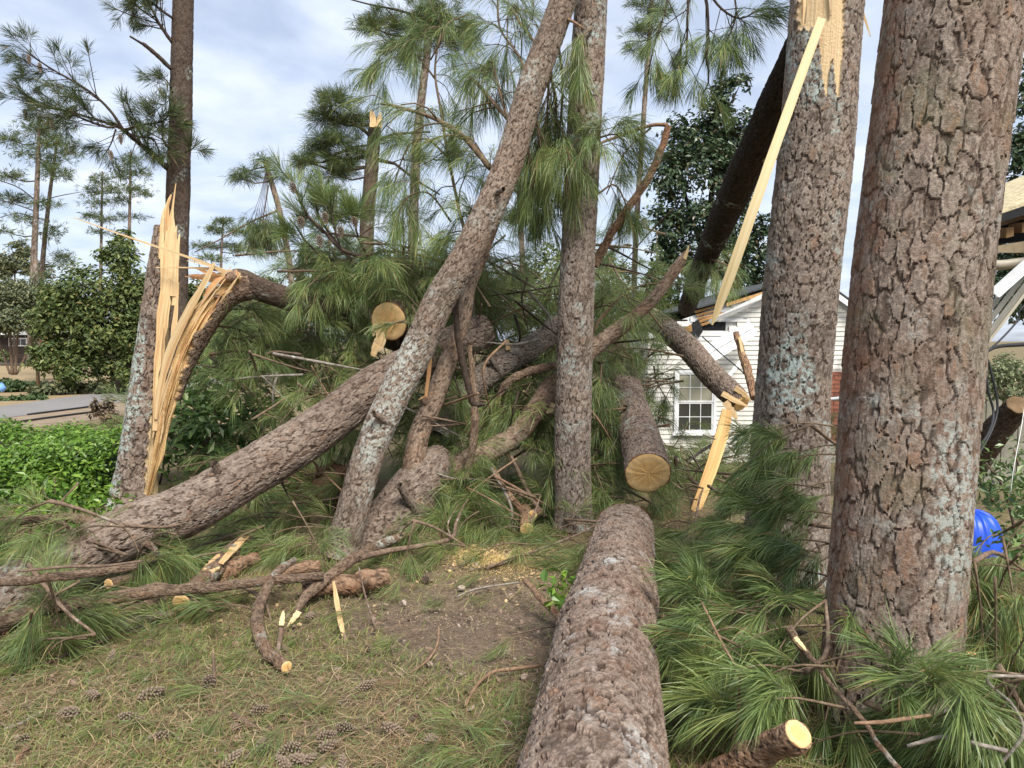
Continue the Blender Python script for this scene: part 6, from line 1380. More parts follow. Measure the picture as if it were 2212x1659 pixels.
gbr('cut_log', 'bark-covered log piece behind the forked branch with a sawn side knot', [(655, 1272, 38, 0.08), (740, 1262, 42, 0.08), (832, 1246, 42, 0.08)], 'stick_tan', (1,), 16, 10, twigs=[[(790, 1258, 20, 0.1), (808, 1257, 18, 0.14)]])
gbr('cut_log', 'second log piece half hidden behind the forked branch', [(600, 1240, 26, 0.08), (660, 1226, 26, 0.1), (690, 1222, 24, 0.1)], 'stick_tan', (), 12, 11)
gbr('fallen_branch', 'dark bent branch entering high from the left border over the green shoot', [(-60, 1128, 20, 0.45), (0, 1127, 20, 0.45), (80, 1122, 20, 0.45), (154, 1119, 22, 0.45), (216, 1134, 24, 0.4), (288, 1153, 20, 0.34), (330, 1185, 14, 0.28), (345, 1205, 9, 0.22)], 'stick', (), 10, 12, splint=[[(214, 1144, 8, 0.4), (230, 1138, 14, 0.42), (242, 1134, 3, 0.44)]], twigs=[[(160, 1122, 8, 0.42), (190, 1150, 7, 0.35), (215, 1170, 5, 0.28)]])
gbr('fallen_branch', 'mid-thick branch from the left border lying across the slanting trunk base', [(-60, 1262, 18, 0.44), (0, 1259, 18, 0.44), (96, 1249, 19, 0.46), (190, 1238, 18, 0.46), (296, 1222, 15, 0.46)], 'stick', (), 9, 13)
gbr('fallen_branch', 'thin twig above the branch that lies on the slanting trunk base', [(40, 1234, 5, 0.5), (150, 1224, 7, 0.52), (230, 1222, 6, 0.52), (310, 1211, 5, 0.52)], 'stick', (), 7, 14)
gbr('fallen_branch', 'pale broken stick with lichen on the needles left of centre', [(158, 1369, 12, 0.03), (240, 1350, 17, 0.04), (310, 1337, 18, 0.05), (375, 1324, 13, 0.06)], 'stick_grey', (), 9, 15)
gbr('fallen_branch', 'thin crooked dark twig trailing over the left lawn', [(5, 1472, 5, 0.02), (60, 1440, 7, 0.03), (106, 1431, 8, 0.03), (150, 1410, 7, 0.04), (211, 1388, 8, 0.04), (260, 1368, 7, 0.04), (315, 1348, 5, 0.05)], 'stick_dark', (), 7, 16, twigs=[[(150, 1410, 5, 0.04), (170, 1400, 4, 0.06), (140, 1385, 3, 0.06)]])
gbr('fallen_branch', 'reddish stick leaning on the left flank of the foreground log', [(1135, 1256, 12, 0.14), (1170, 1295, 14, 0.09), (1213, 1338, 14, 0.04)], 'stick_tan', (0,), 9, 17)
gbr('fallen_branch', 'curving thin stick on the lawn left of the foreground log', [(1005, 1525, 6, 0.02), (1030, 1480, 8, 0.03), (1065, 1452, 8, 0.03), (1110, 1445, 8, 0.03), (1170, 1437, 6, 0.03)], 'stick_tan', (), 7, 18)
gbr('fallen_branch', 'thin upright curved twig on the bare soil', [(948, 1352, 4, 0.1), (945, 1390, 5, 0.06), (925, 1425, 5, 0.03), (885, 1455, 4, 0.015)], 'stick_tan', (), 6, 19)
gbr('fallen_branch', 'forked bark-stripped twig at the bottom border left of the log', [(920, 1665, 9, 0.02), (935, 1625, 12, 0.03), (955, 1590, 7, 0.04)], 'stick_tan', (), 7, 20, twigs=[[(930, 1640, 6, 0.03), (915, 1610, 5, 0.05)]])
gbr('fallen_branch', 'short brown stick at the lower left corner', [(30, 1660, 14, 0.02), (45, 1630, 14, 0.03), (72, 1602, 9, 0.03)], 'stick_tan', (), 8, 21)
gbr('fallen_branch', 'pale lichen stick on the lawn near the left border', [(5, 1577, 6, 0.015), (50, 1560, 8, 0.02), (105, 1530, 6, 0.02)], 'stick_grey', (), 7, 22)
gbr('fallen_branch', 'stubby broken stick among cones on the left lawn', [(502, 1545, 12, 0.03), (530, 1560, 13, 0.03), (560, 1578, 8, 0.02)], 'stick', (0,), 9, 23)
gbr('fallen_branch', 'dead twig standing left of the pine-cone cluster', [(460, 1412, 6, 0.15), (462, 1440, 7, 0.09), (463, 1472, 8, 0.03)], 'stick', (), 7, 24)
gbr('thin_twig', 'thin hanging twig in front of the knotted log piece', [(775, 1225, 3, 0.2), (790, 1290, 4, 0.12), (812, 1360, 5, 0.02)], 'stick', (), 6, 25)
gbr('thin_twig', 'lichen twig on the soil above the reddish stick', [(985, 1290, 4, 0.02), (1030, 1272, 5, 0.03), (1120, 1258, 4, 0.03)], 'stick_grey', (), 6, 26)
# right foreground wood
free('cut_log', 'thick bark-stripped log with yellow sawn end at the bottom right', [(1500, 1712, 2.72, 66), (1560, 1668, 2.62, 65), (1640, 1624, 2.52, 64), (1724, 1585, 2.38, 62)], 'stick_tan', 22, (1,), 0.03, 27, 'log')
KB = dict(mat='stick_grey')
gbr('lichen_branch', 'lichen-covered branch running down beside the big right trunk to the bottom border', [(1705, 1360, 17, 0.42), (1728, 1395, 15, 0.4), (1764, 1436, 10, 0.38), (1796, 1480, 10, 0.34), (1831, 1519, 10, 0.31), (1872, 1566, 10, 0.26), (1900, 1612, 11, 0.23), (1950, 1672, 11, 0.2)], 'stick', (), 8, 28, splint=[[(1716, 1378, 11, 0.44), (1730, 1394, 10, 0.42), (1742, 1408, 3, 0.4)]])
gbr('lichen_branch', 'thin branch across the foot of the big right trunk', [(1845, 1562, 7, 0.36), (1900, 1560, 9, 0.36), (1960, 1552, 9, 0.36), (2010, 1545, 7, 0.36)], 'stick_tan', (), 7, 29)
gbr('lichen_branch', 'crooked grey branch near the bottom right corner', [(1960, 1612, 7, 0.26), (2000, 1600, 9, 0.28), (2040, 1592, 10, 0.3), (2110, 1607, 10, 0.3), (2175, 1622, 10, 0.28)], 'stick_grey', (), 7, 30)
gbr('lichen_branch', 'looping bare branch at the right border by the boughs', [(2230, 1462, 7, 0.42), (2133, 1462, 8, 0.45), (2150, 1490, 7, 0.4), (2185, 1520, 7, 0.36), (2212, 1580, 8, 0.3), (2170, 1640, 9, 0.2), (2120, 1700, 9, 0.1)], 'stick_grey', (), 7, 31)
gbr('broken_stub', 'dark broken stub standing at the foot of the thickest trunk', [(2098, 1412, 20, 0.35), (2104, 1450, 20, 0.28), (2108, 1500, 18, 0.16)], 'stick', (0,), 10, 32)
gbr('thin_twig', 'bare reddish twig rising out of the needles right of the log', [(1570, 1640, 6, 0.06), (1592, 1560, 7, 0.2), (1598, 1480, 6, 0.34), (1600, 1440, 4, 0.4)], 'stick_tan', (), 6, 33)
gbr('thin_twig', 'bare bent twig arching above the foreground log side', [(1590, 1440, 5, 0.35), (1560, 1390, 6, 0.42), (1530, 1330, 6, 0.5), (1515, 1300, 4, 0.52)], 'stick_tan', (), 6, 34)
gbr('thin_twig', 'split bark stick behind the needles right of the foreground log', [(1660, 1112, 8, 0.25), (1600, 1085, 10, 0.3), (1560, 1068, 9, 0.3), (1530, 1050, 7, 0.3)], 'stick', (), 7, 35)
gbr('thin_twig', 'curved bare stick standing left of the split board', [(1520, 1060, 9, 0.1), (1490, 1030, 11, 0.16), (1475, 985, 11, 0.3), (1472, 965, 6, 0.36)], 'stick', (), 7, 36)

# ------------------------------------------------------------------ loose pine boughs
def place(label, group, spots, K, ln=(0.5, 0.8), seed=3, name='pine_bough', parent=None):
    """spots: (u, v, height, direction angle in the view, tilt up)"""
    rg = np.random.default_rng(seed); A_ = []
    for (u, v, h, an, up) in spots:
        p = gr(u, v, h); L = rg.uniform(*ln)
        d = nrm([math.cos(an), rg.normal() * 0.3, math.sin(an) * 0.6 + up])
        a = p - d * L * 0.6; b = p + d * L * 0.25; m = (a + b) / 2 + np.array([0, 0, 0.05])
        for q in (a, m, b): q[2] = max(q[2], float(gz(q[0], q[1])) + 0.02)
        A_.append(a)
        bough(parent, [a, m, b], seed=nx_(), label=None if parent else label, group=None if parent else group, name=name if parent is None else 'side_bough', **K)
    return np.array(A_)
def cluster(label, spots, K, ln, seed):
    """one fallen bough: a main stem with side boughs"""
    p0 = gr(spots[0][0], spots[0][1], spots[0][2]); p0[2] = float(gz(p0[0], p0[1]))
    t = thing('fallen_bough', label, 'pine branch', p0)
    A_ = place(None, None, spots, K, ln, seed, parent=t)
    A_ = A_[np.argsort(A_[:, 0])]
    if len(A_) > 2: A_ = np.vstack([A_[0], A_[1:-1].reshape(len(A_) - 2, 3), A_[-1]])
    S, _ = spline(np.vstack([A_[0], A_.mean(0), A_[-1]]), 8)
    V, F, _ = tube(np.hstack([S, np.linspace(0.013, 0.006, 8)[:, None]]), 7, 0.05, 0.06, seed); mk('stem', V, F, M['stick'], t)
KN = dict(r0=0.0065, nt=3, tl=0.24, L=0.2, n=92, w=0.0042, droop=0.55, sag=0.2, spread=0.62, t0=0.3, sub=0.35, yellow=0.02)
LR = (0.4, 0.65)
cluster('pine bough draped in front of the scarred pine foot, level with the house bottom', [(1690, 935, 1.03, 3.3, 0), (1660, 915, 1.05, 3.7, 0), (1640, 990, 0.92, 4.0, 0), (1700, 1010, 0.87, 3.5, 0), (1650, 1070, 0.72, 3.4, 0), (1720, 1080, 0.72, 3.6, 0), (1740, 985, 0.92, 3.3, 0)], KN, (0.45, 0.7), 45)
cluster('pine bough spreading left from behind the thickest trunk at mid height', [(1760, 1090, 0.66, 3.3, -0.1), (1700, 1130, 0.6, 3.5, 0), (1760, 1150, 0.55, 3.6, 0), (1620, 1140, 0.55, 3.2, 0), (1680, 1190, 0.48, 3.4, 0), (1640, 1210, 0.42, 3.3, 0), (1740, 1215, 0.45, 3.7, 0)], KN, LR, 46)
cluster('pine bough on the ground just behind the end of the split board', [(1590, 1120, 0.22, 3.0, 0), (1540, 1190, 0.15, 3.1, 0), (1500, 1160, 0.1, 3.2, 0), (1480, 1230, 0.08, 3.0, 0)], KN, LR, 47)
cluster('pine bough with long straight needles halfway between the log and the thickest trunk', [(1600, 1230, 0.25, 3.3, 0), (1680, 1250, 0.35, 3.5, 0.1), (1740, 1260, 0.35, 3.9, 0), (1570, 1290, 0.25, 2.7, 0.1), (1650, 1310, 0.33, 3.4, 0)], KN, LR, 48)
cluster('pine bough lying in the hollow right of the foreground log, level with its middle', [(1480, 1290, 0.14, 3.1, 0), (1530, 1250, 0.2, 3.3, 0), (1460, 1220, 0.1, 3.0, 0), (1560, 1350, 0.25, 3.3, 0), (1500, 1390, 0.16, 3.4, 0), (1620, 1330, 0.35, 3.2, 0)], KN, LR, 491)
cluster('pine bough reaching its needles over the right flank of the foreground log', [(1470, 1375, 0.38, 3.0, 0), (1540, 1385, 0.32, 3.2, 0.1), (1500, 1340, 0.3, 3.2, 0)], KN, LR, 49)
cluster('pine bough in the middle of the right foreground above the sawn log end', [(1620, 1400, 0.34, 3.5, 0), (1690, 1410, 0.34, 4.0, 0), (1590, 1470, 0.3, 3.3, 0), (1660, 1480, 0.3, 3.8, 0), (1640, 1540, 0.28, 3.3, 0)], KN, LR, 50)
cluster('pine bough hanging beside the lichen branch left of the thickest trunk foot', [(1750, 1400, 0.3, 3.7, 0), (1735, 1480, 0.26, 4.2, 0), (1790, 1540, 0.15, 4.4, 0), (1780, 1620, 0.08, 4.0, 0)], KN, LR, 51)
cluster('pine bough low against the right side of the foreground log near the bottom', [(1520, 1470, 0.18, 3.5, 0), (1480, 1530, 0.12, 2.8, 0), (1480, 1600, 0.08, 3.0, 0)], KN, LR, 52)
cluster('pine bough with a star of needles in front of the thickest trunk', [(1935, 1460, 0.38, 1.6, 0.15), (1985, 1480, 0.34, 0.6, 0.1)], dict(KN, n=70), (0.3, 0.4), 53)
cluster('pine bough with combed green needles at the lower right of the thickest trunk', [(2060, 1490, 0.38, 3.4, 0), (2050, 1560, 0.25, 3.8, 0), (2110, 1540, 0.3, 4.4, 0), (2150, 1580, 0.22, 4.4, 0)], KN, LR, 54)
cluster('yellow-green drooping pine bough below the blue tub', [(2110, 1290, 0.42, 4.5, 0), (2160, 1280, 0.46, 4.8, 0), (2120, 1370, 0.36, 4.8, 0), (2190, 1330, 0.42, 4.6, 0), (2100, 1240, 0.28, 3.6, 0)], dict(KN, yellow=0.1, droop=1.1), LR, 55)
cluster('yellow-green pine bough at the right border below the drooping one', [(2150, 1420, 0.33, 4.8, 0), (2200, 1420, 0.34, 4.6, 0), (2190, 1500, 0.28, 4.7, 0)], dict(KN, yellow=0.12, droop=1.1), LR, 56)
cluster('pine bough lying across the bottom of the blue tub', [(2120, 1190, 0.3, 3.6, 0), (2170, 1205, 0.35, 4.4, 0)], dict(KN, yellow=0.08), (0.35, 0.5), 571)
cluster('low pine bough in the bottom right corner', [(1960, 1630, 0.08, 3.2, 0), (2050, 1645, 0.08, 3.6, 0), (2140, 1640, 0.1, 4.2, 0), (2200, 1630, 0.14, 4.8, 0)], dict(KN, n=60), LR, 57)
KL = dict(r0=0.008, nt=5, tl=0.26, L=0.21, n=64, w=0.0032, droop=0.8, sag=0.25, spread=0.85, t0=0.2, sub=0.4, yellow=0.05)
LL = (0.45, 0.75)
cluster('pine bough at the left border between the green shoot and the slanting trunk', [(70, 1200, 0.3, 3.4, 0), (40, 1225, 0.3, 4.2, 0), (120, 1190, 0.32, 3.0, 0), (30, 1170, 0.33, 3.8, 0)], KL, LL, 58)
cluster('pine bough hanging over the bent dark branch at the left border', [(20, 1150, 0.45, 4.0, 0), (90, 1160, 0.42, 4.4, 0), (160, 1165, 0.42, 3.6, 0), (60, 1130, 0.45, 3.2, 0)], KL, LL, 581)
cluster('pine bough under the long brown branch left of the small sawn log', [(200, 1290, 0.1, 3.4, 0), (280, 1300, 0.08, 3.6, 0), (330, 1330, 0.05, 3.2, 0), (230, 1350, 0.05, 3.8, 0), (290, 1250, 0.15, 4.4, 0)], dict(KL, nt=3), (0.35, 0.6), 582)
cluster('pine bough draped over the slanting trunk near the snag foot', [(330, 1175, 0.3, 3.8, 0), (300, 1205, 0.3, 5.0, 0), (360, 1200, 0.25, 4.4, 0)], dict(KL, nt=3), (0.35, 0.5), 59)
cluster('pale green pine bough standing in front of the slanting trunk base at left', [(110, 1320, 0.22, 1.6, 0.2), (70, 1350, 0.18, 4.2, 0), (130, 1370, 0.15, 4.6, 0), (60, 1400, 0.1, 4.3, 0), (110, 1420, 0.06, 3.9, 0), (30, 1420, 0.06, 3.6, 0), (150, 1350, 0.14, 5.0, 0)], KL, LL, 60)
cluster('pine bough in the litter directly under the slanting trunk', [(440, 1170, 0.1, 3.2, 0), (500, 1140, 0.12, 3.4, 0), (480, 1200, 0.08, 4.0, 0), (420, 1220, 0.08, 0.2, 0), (380, 1240, 0.08, 3.8, 0), (460, 1110, 0.15, 3.6, 0)], KL, LL, 61)
cluster('pine bough spread left of the leaning pine foot', [(600, 1160, 0.1, 3.3, 0), (640, 1130, 0.12, 3.2, 0), (670, 1170, 0.1, 3.6, 0), (620, 1200, 0.08, 3.4, 0), (690, 1205, 0.15, 5.0, 0), (560, 1190, 0.08, 3.0, 0)], KL, LL, 62)
cluster('pine bough in the shade behind the slanting trunk left of the leaning pine', [(680, 1100, 0.15, 3.3, 0), (600, 1080, 0.2, 3.2, 0), (520, 1080, 0.2, 3.1, 0), (560, 1120, 0.15, 3.2, 0), (730, 1060, 0.2, 3.4, 0), (650, 1040, 0.25, 3.0, 0)], KL, LL, 63)
cluster('flattened pine bough by the small sawn log', [(420, 1290, 0.06, 3.5, 0), (540, 1290, 0.05, 3.3, 0), (500, 1320, 0.04, 3.0, 0)], dict(KL, nt=3), (0.3, 0.5), 64)
cluster('pine bough with upright tufts on the forked trunk near the middle', [(960, 1130, 0.22, 1.5, 0.2), (1010, 1090, 0.28, 1.2, 0.2), (1020, 1045, 0.38, 1.4, 0.3), (990, 1155, 0.12, 4.2, 0)], dict(KL, nt=3), (0.35, 0.5), 65)
cluster('pine bough between the forked trunk and the sawn branch end', [(1040, 1130, 0.12, 3.2, 0), (1090, 1150, 0.08, 3.0, 0), (1060, 1195, 0.05, 3.3, 0), (1110, 1090, 0.22, 3.8, 0)], dict(KL, nt=3), (0.35, 0.55), 66)
cluster('pine bough lying right of the leaning pine foot', [(900, 1150, 0.15, 3.6, 0), (880, 1205, 0.1, 4.6, 0), (860, 1180, 0.12, 4.4, 0), (940, 1195, 0.08, 3.6, 0)], dict(KL, nt=3), (0.35, 0.5), 67)
cluster('pine bough around the foot of the middle pine', [(1180, 1170, 0.06, 3.2, 0), (1210, 1150, 0.08, 3.5, 0), (1150, 1210, 0.05, 0.2, 0), (1230, 1220, 0.05, 3.0, 0), (1200, 1070, 0.25, 3.4, 0)], dict(KL, nt=3), (0.35, 0.55), 68)
cluster('pine bough in the gap between the middle pine and the foreground log', [(1290, 1120, 0.12, 0.0, 0), (1270, 1180, 0.08, 3.2, 0), (1300, 1085, 0.22, 3.3, 0)], dict(KL, nt=3), (0.35, 0.55), 69)
cluster('pine bough right of the far end of the foreground log', [(1440, 1140, 0.08, 3.2, 0), (1450, 1090, 0.12, 3.4, 0), (1465, 1055, 0.2, 3.0, 0)], dict(KL, nt=3), (0.35, 0.55), 70)
g6 = 'small green needle sprays scattered on the lawn'
KS = dict(r0=0.003, nt=1, tl=0.12, L=0.17, n=48, w=0.0026, droop=0.9, sag=0.3, spread=0.75, t0=0.3, sub=0.0, yellow=0.08)
sp = [(480, 1580, 0.03, 4.7, 0), (620, 1540, 0.03, 3.1, 0), (430, 1505, 0.03, 2.0, 0), (330, 1580, 0.02, 3.4, 0), (860, 1390, 0.02, 3.3, 0), (1120, 1500, 0.06, 4.0, 0), (1080, 1560, 0.06, 3.8, 0), (1130, 1540, 0.05, 4.4, 0), (980, 1570, 0.05, 2.0, 0.2), (1020, 1590, 0.04, 1.2, 0.2), (960, 1620, 0.04, 1.6, 0.2), (600, 1600, 0.02, 3.0, 0), (250, 1440, 0.03, 3.3, 0), (330, 1460, 0.03, 3.3, 0), (400, 1430, 0.03, 1.4, 0.2), (520, 1440, 0.03, 3.5, 0), (450, 1370, 0.04, 3.4, 0), (560, 1360, 0.04, 3.2, 0), (100, 1560, 0.02, 3.2, 0), (200, 1600, 0.02, 3.4, 0), (850, 1270, 0.05, 3.7, 0), (960, 1310, 0.03, 3.5, 0), (760, 1340, 0.04, 3.2, 0), (780, 1440, 0.02, 3.0, 0), (1040, 1250, 0.04, 3.4, 0), (1060, 1300, 0.03, 3.2, 0), (1440, 1290, 0.05, 3.4, 0), (1450, 1200, 0.05, 3.0, 0), (700, 1540, 0.02, 3.6, 0), (300, 1400, 0.04, 3.2, 0), (380, 1400, 0.04, 3.0, 0), (650, 1390, 0.03, 3.3, 0), (1100, 1400, 0.03, 3.3, 0), (1015, 1650, 0.04, 2.2, 0.2), (1090, 1640, 0.04, 2.6, 0.1)]
place('small spray of green pine needles dropped on the lawn', g6, sp, KS, (0.15, 0.3), 50, 'needle_spray')

# ------------------------------------------------------------------ pine cones
def cone_mesh(opn, name):
    V = []; F = []; A = []; k = 0
    n = 62; ga = 2.39996
    for i in range(n):
        t_ = i / n; z_ = -0.5 + t_; r = 0.30 * math.sin(math.pi * min(0.98, (0.12 + 0.86 * t_))) ** 0.8 * (0.62 + 0.38 * (1 - t_))
        a = i * ga; ca, sa = math.cos(a), math.sin(a); out = np.array([ca, sa, 0]); tg = np.array([-sa, ca, 0])
        b = out * r * 0.35 + np.array([0, 0, z_]); tip = out * (r * (1.0 + 0.45 * opn)) + np.array([0, 0, z_ + 0.10 - 0.05 * opn])
        wd = 0.13 * (0.5 + r * 2)
        p = [b - tg * wd * 0.3, b + tg * wd * 0.3, tip + tg * wd * 0.55 - out * 0.05, tip + np.array([0, 0, 0.03]), tip - tg * wd * 0.55 - out * 0.05, tip + out * 0.015 - np.array([0, 0, 0.045]) ]
        V += p; F += [[k, k + 1, k + 2, k + 3], [k, k + 3, k + 4, k], ] if False else [[k, k + 1, k + 2, k + 3], [k, k + 3, k + 4, k + 4]] if False else [[k, k + 1, k + 2, k + 3]]
        T3.append([k, k + 3, k + 4]); T3.append([k + 2, k + 5, k + 3]); T3.append([k + 3, k + 5, k + 4]); T3.append([k, k + 4, k + 5]); T3.append([k + 1, k + 5, k + 2]); T3.append([k, k + 5, k + 1])
        A += [0.1, 0.1, 0.75, 0.9, 0.75, 1.0]; k += 6
    return np.array(V), [np.array(F), np.array(T3)], np.array(A)
T3 = []; Vc, Fc, Ac = cone_mesh(0.5, 'c'); cm_open = mesh_data('pine_cone', Vc * 0.095, Fc, M['cone'], False, {'nr': Ac})
T3 = []; Vc, Fc, Ac = cone_mesh(0.05, 'c'); cm_shut = mesh_data('pine_cone', Vc * np.array([0.075, 0.075, 0.10]), Fc, M['cone'], False, {'nr': Ac})
def cone(p, ax, opn, label, group, s=1.0, parent=None):
    o = bpy.data.objects.new('pine_cone', cm_open if opn else cm_shut); COL.objects.link(o)
    o.rotation_euler = Vector(ax).to_track_quat('Z', 'X').to_euler(); o.scale = (s, s, s)
    if parent is None: o.location = [float(c) for c in p]; tag(o, label, 'pine cone', group)
    else: o.parent = parent; o.location = [float(c) for c in (np.asarray(p) - wloc(parent))]
    return o
rg = np.random.default_rng(61)
cones = [(612, 1648), (640, 1640), (665, 1640), (625, 1620), (705, 1590), (745, 1572), (760, 1582), (708, 1610), (560, 1640), (850, 1575), (890, 1608), (932, 1600), (660, 1572), (500, 1640), (510, 1580), (150, 1540), (130, 1580), (350, 1590), (380, 1580), (450, 1475), (398, 1478), (325, 1500), (285, 1505), (280, 1550), (630, 1340), (670, 1330), (730, 1380), (240, 1420), (480, 1560), (560, 1535), (390, 1450), (200, 1500), (870, 1520), (790, 1480), (180, 1640), (740, 1650), (80, 1520), (920, 1250), (880, 1560), (570, 1610)]
cones = cones[:5] + cones[5::2]
for (u, v) in cones:
    an = rg.random() * 6.28; cone(gr(u, v, 0.034), (math.cos(an), math.sin(an), rg.normal() * 0.2), rg.random() < 0.4, 'grey-brown pine cone lying in the thin grass and litter', 'pine cones scattered on the lawn', rg.uniform(0.8, 1.15))
for i in range(8):
    u = rg.uniform(-40, 1150); v = rg.uniform(1400, 1670)
    an = rg.random() * 6.28; cone(gr(u, v, 0.022), (math.cos(an), math.sin(an), rg.normal() * 0.2), rg.random() < 0.5, 'grey-brown pine cone lying in the thin grass and litter', 'pine cones scattered on the lawn', rg.uniform(0.55, 0.95))
cone(at(1716, 1298, 3.75), (0.6, -0.2, 0.8), True, 'brown open pine cone on the boughs, left of a pair by the thickest trunk', None, 1.15)
cone(at(1738, 1268, 3.85), (0.2, -0.2, 0.9), True, 'brown open pine cone on the boughs, right of a pair by the thickest trunk', None, 1.0)
cone(at(1716, 1366, 3.45), (0.9, -0.3, 0.1), False, 'yellowish closed pine cone on the lichen branch', None, 1.0)
for (u, v, dd) in ((632, 405, 6.75), (702, 470, 6.8), (690, 520, 6.8), (766, 480, 6.85), (650, 480, 6.75), (735, 500, 6.8)):
    cone(at(u, v, dd), (0.2, -0.2, -0.8), True, 'brown pine cone hanging below the upright needle tufts left of the tangle', 'pine cones on the upright tufts', 1.2)
for (u, v, dd) in ((62, 128, 10.1), (86, 145, 10.2), (260, 300, 10.3), (240, 335, 10.4), (112, 268, 10.4), (55, 245, 10.6)):
    cone(at(u, v, dd), (0.2, -0.2, -0.8), False, 'dark pine cone on the long bough reaching left in the sky', 'pine cones on the long left bough', 1.6)

# ------------------------------------------------------------------ litter: countless small stuff
rg = np.random.default_rng(71)
def ground_pts(n, v0, v1, u0=-60, u1=2270, p=1.0):
    """random points of the lawn, denser near"""
    y = 2.2 + (8.0 - 2.2) * rg.random(n) ** p; x = (rg.random(n) * 2 - 1) * (0.78 * y + 0.3)
    return x, y
n = 88000; x, y = ground_pts(n, 0, 0, p=1.25)
keep = (rg.random(n) > dirt_mask(x, y) * 0.97)
f = 0.5 + 0.5 * np.sin(x * 2.3 + 1.3 * np.sin(y * 2.1)) * np.sin(y * 2.9 + np.sin(x * 1.7))
f = sm(0.25, 0.75, f); keep &= rg.random(n) < (0.12 + 0.88 * f) * (1 - 0.6 * sm(4.0, 6.0, y))
x, y = x[keep], y[keep]; n = len(x)
h = 0.035 + 0.04 * rg.random(n); an = rg.random(n) * 6.283; ln_ = 0.9 * rg.random(n)
b = np.stack([x, y, gz(x, y) - 0.004], 1); dirh = np.stack([np.cos(an), np.sin(an), np.zeros(n)], 1)
tip = b + dirh * (h * ln_)[:, None] + np.array([0, 0, 1]) * (h * (1 - 0.45 * ln_))[:, None]; mid = (b + tip) / 2 + np.array([0, 0, 1]) * (h * 0.12)[:, None]
sdv = np.stack([-np.sin(an + 0.6), np.cos(an + 0.6), np.zeros(n)], 1) * 0.0021
V = np.stack([b - sdv, b + sdv, mid + sdv, tip], 1).reshape(-1, 3); o4 = np.arange(n)[:, None] * 4
o_ = mk('grass', V, [np.vstack([o4 + np.array([0, 1, 2]), o4 + np.array([0, 2, 3])])], M['grass'], None, False, {'nr': np.repeat(np.clip(rg.random(n) * 0.9 + 0.1 * (1 - f[keep]), 0, 1), 4)}, org=(0, 0, 0)); tag(o_, 'thin patchy short lawn grass', 'grass', None, 'stuff')
n = 90000; x, y = ground_pts(n, 0, 0, p=1.2)
fl = sm(0.2, 0.8, 0.5 + 0.5 * np.sin(x * 1.9 + 2 * np.sin(y * 1.3 + 1)) * np.sin(y * 2.3 + 1.4 * np.sin(x * 2.6)))
keep = (rg.random(n) > dirt_mask(x, y) * 0.85) & (rg.random(n) < 0.3 + 0.7 * fl); x, y = x[keep], y[keep]; n = len(x)
an = rg.random(n) * 6.283; L = 0.08 + 0.14 * rg.random(n); dirh = np.stack([np.cos(an), np.sin(an), 0.12 * rg.standard_normal(n)], 1)
b = np.stack([x, y, gz(x, y) + 0.008 + 0.03 * rg.random(n) ** 2], 1); e = b + dirh * L[:, None]; e[:, 2] = np.maximum(e[:, 2], gz(e[:, 0], e[:, 1]) + 0.006)
m = (b + e) / 2 + np.stack([-np.sin(an), np.cos(an), np.zeros(n)], 1) * (L * 0.12 * rg.standard_normal(n))[:, None] + np.array([0, 0, 0.006])
sdv = np.stack([-np.sin(an), np.cos(an), np.zeros(n)], 1) * 0.0017
V = np.stack([b, m - sdv, m + sdv, e], 1).reshape(-1, 3); o4 = np.arange(n)[:, None] * 4
o_ = mk('needle_litter', V, [np.vstack([o4 + np.array([0, 1, 2]), o4 + np.array([2, 1, 3])])], M['litter'], None, False, {'nr': np.repeat(rg.random(n), 4)}, org=(0, 0, 0)); tag(o_, 'brown and green fallen pine needles over the lawn', 'needle litter', None, 'stuff')
# bark flakes and wood chips
def chips(name, label, n, mat, size, spots=None, th=0.006):
    if spots is None: x, y = ground_pts(n, 0, 0, p=1.1)
    else:
        x = []; y = []
        for (u, v, s, k) in spots:
            c = gr(u, v); x += list(c[0] + rg.normal(0, s, k)); y += list(c[1] + rg.normal(0, s, k))
        x, y = np.array(x), np.array(y); n = len(x)
    an = rg.random(n) * 6.28; a = size * (0.4 + rg.random(n) ** 2 * 1.2); bb = a * (0.3 + 0.5 * rg.random(n))
    c = np.stack([x, y, gz(x, y) + 0.012], 1); ux = np.stack([np.cos(an), np.sin(an), 0.25 * rg.standard_normal(n)], 1); vx = np.stack([-np.sin(an), np.cos(an), 0.25 * rg.standard_normal(n)], 1)
    T = np.array([0, 0, th]); k5 = np.linspace(0, 2 * math.pi, 5, endpoint=False)
    low = np.stack([c + ux * (a * math.cos(q))[:, None] * (0.7 + 0.6 * rg.random((n, 1))) + vx * (bb * math.sin(q))[:, None] * (0.7 + 0.6 * rg.random((n, 1))) for q in k5], 1)
    V = np.concatenate([low, low + T], 1).reshape(-1, 3); o4 = np.arange(n)[:, None] * 10
    F4 = np.vstack([o4 + np.array([i, (i + 1) % 5, 5 + (i + 1) % 5, 5 + i]) for i in range(5)]); F5_ = o4 + np.array([5, 6, 7, 8, 9])
    o_ = mk(name, V, [F4, F5_], M[mat], None, False, {'nr': np.repeat(rg.random(n), 10), 'gr': np.tile(rg.random((n * 10, 3)), (1, 1))}, org=(0, 0, 0)); tag(o_, label, name.replace('_', ' '), None, 'stuff')
chips('bark_flakes', 'scattered red-brown bark flakes in the litter', 3000, 'barkchip', 0.017)
chips('wood_chips', 'pale yellow wood chips and sawdust by the foot of the middle pine', 0, 'wood', 0.011, [(1060, 1212, 0.09, 500), (1030, 1205, 0.12, 300), (1130, 1190, 0.15, 200), (900, 1160, 0.3, 120), (440, 1316, 0.2, 60), (1480, 1130, 0.3, 120), (620, 1300, 0.5, 60), (1100, 1235, 0.25, 120)], 0.003)
n = 26000; x, y = [], []
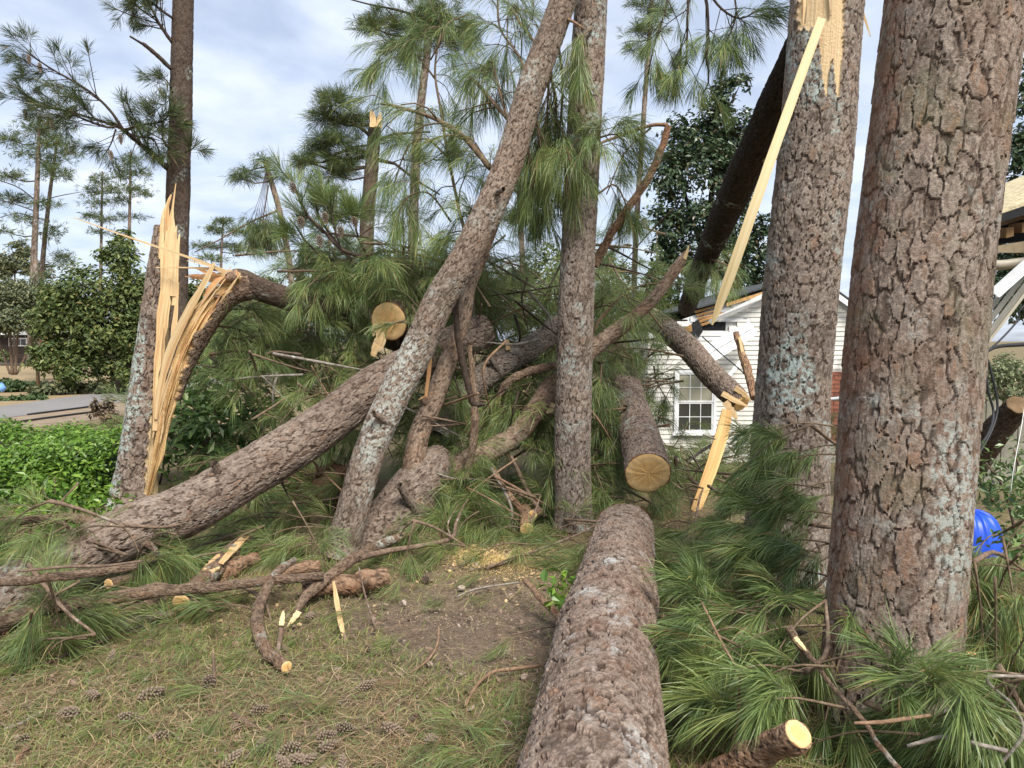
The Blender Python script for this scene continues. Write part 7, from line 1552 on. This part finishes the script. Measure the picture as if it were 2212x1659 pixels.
for (u, v, s, k) in ((1055, 1212, 0.07, 9000), (1010, 1200, 0.12, 5000), (1100, 1225, 0.16, 4000), (1395, 1120, 0.25, 5000), (1140, 1180, 0.1, 3000)):
    c = gr(u, v); x += list(c[0] + rg.normal(0, s, k)); y += list(c[1] + rg.normal(0, s * 0.8, k))
x, y = np.array(x), np.array(y); n = len(x); c = np.stack([x, y, gz(x, y) + 0.008 + 0.012 * rg.random(n)], 1)
V = (c[:, None, :] + rg.normal(0, 0.0028, (n, 3, 3))).reshape(-1, 3)
o_ = mk('sawdust', V, [np.arange(n * 3).reshape(-1, 3)], M['sawdust'], None, False, None, org=(0, 0, 0)); tag(o_, 'yellow sawdust spilt by the sawn branch', 'sawdust', None, 'stuff')

acc = Acc(); rg = np.random.default_rng(303)
for k in range(260):
    y_ = 2.3 + 4.6 * rg.random() ** 1.2; x_ = (rg.random() * 2 - 1) * 0.75 * y_; an = rg.random() * 6.28; L_ = 0.05 + 0.3 * rg.random() ** 2; r_ = 0.0015 + 0.004 * rg.random() ** 2
    P_ = []
    for q in (-0.5, 0.0, 0.5):
        xx = x_ + math.cos(an) * L_ * q + rg.normal() * 0.06 * L_; yy_ = y_ + math.sin(an) * L_ * q + rg.normal() * 0.06 * L_; P_.append([xx, yy_, float(gz(xx, yy_)) + 0.012 + 0.02 * rg.random(), r_ * (1 - 0.3 * q)])
    V, F, _ = tube(np.array(P_), 5, L_ / 3, 0.08, k); acc.add(V, F)
o_ = acc.build('twig_litter', M['stick'], None, True, org=(0, 0, 0)); tag(o_, 'small broken twigs strewn through the lawn litter', 'twigs', None, 'stuff')
# dead brown leaves and straw tufts
n = 900; x, y = ground_pts(n, 0, 0, p=1.1); P = np.stack([x, y, gz(x, y) + 0.015], 1)
V, F, nr = leaf_geo(P, 0.05, rg, 1.4, 0.5); o_ = mk('dead_leaves', V, F, M['brownleaf'], None, False, {'nr': nr}, org=(0, 0, 0)); tag(o_, 'dry brown leaves scattered in the lawn litter', 'leaves', None, 'stuff')

chips('soil_clods', 'crumbs and clods of brown soil on the bare patch', 0, 'dirt', 0.005, [(1010, 1330, 0.35, 600), (900, 1330, 0.3, 250), (1080, 1350, 0.3, 250), (980, 1400, 0.35, 200)], 0.004)
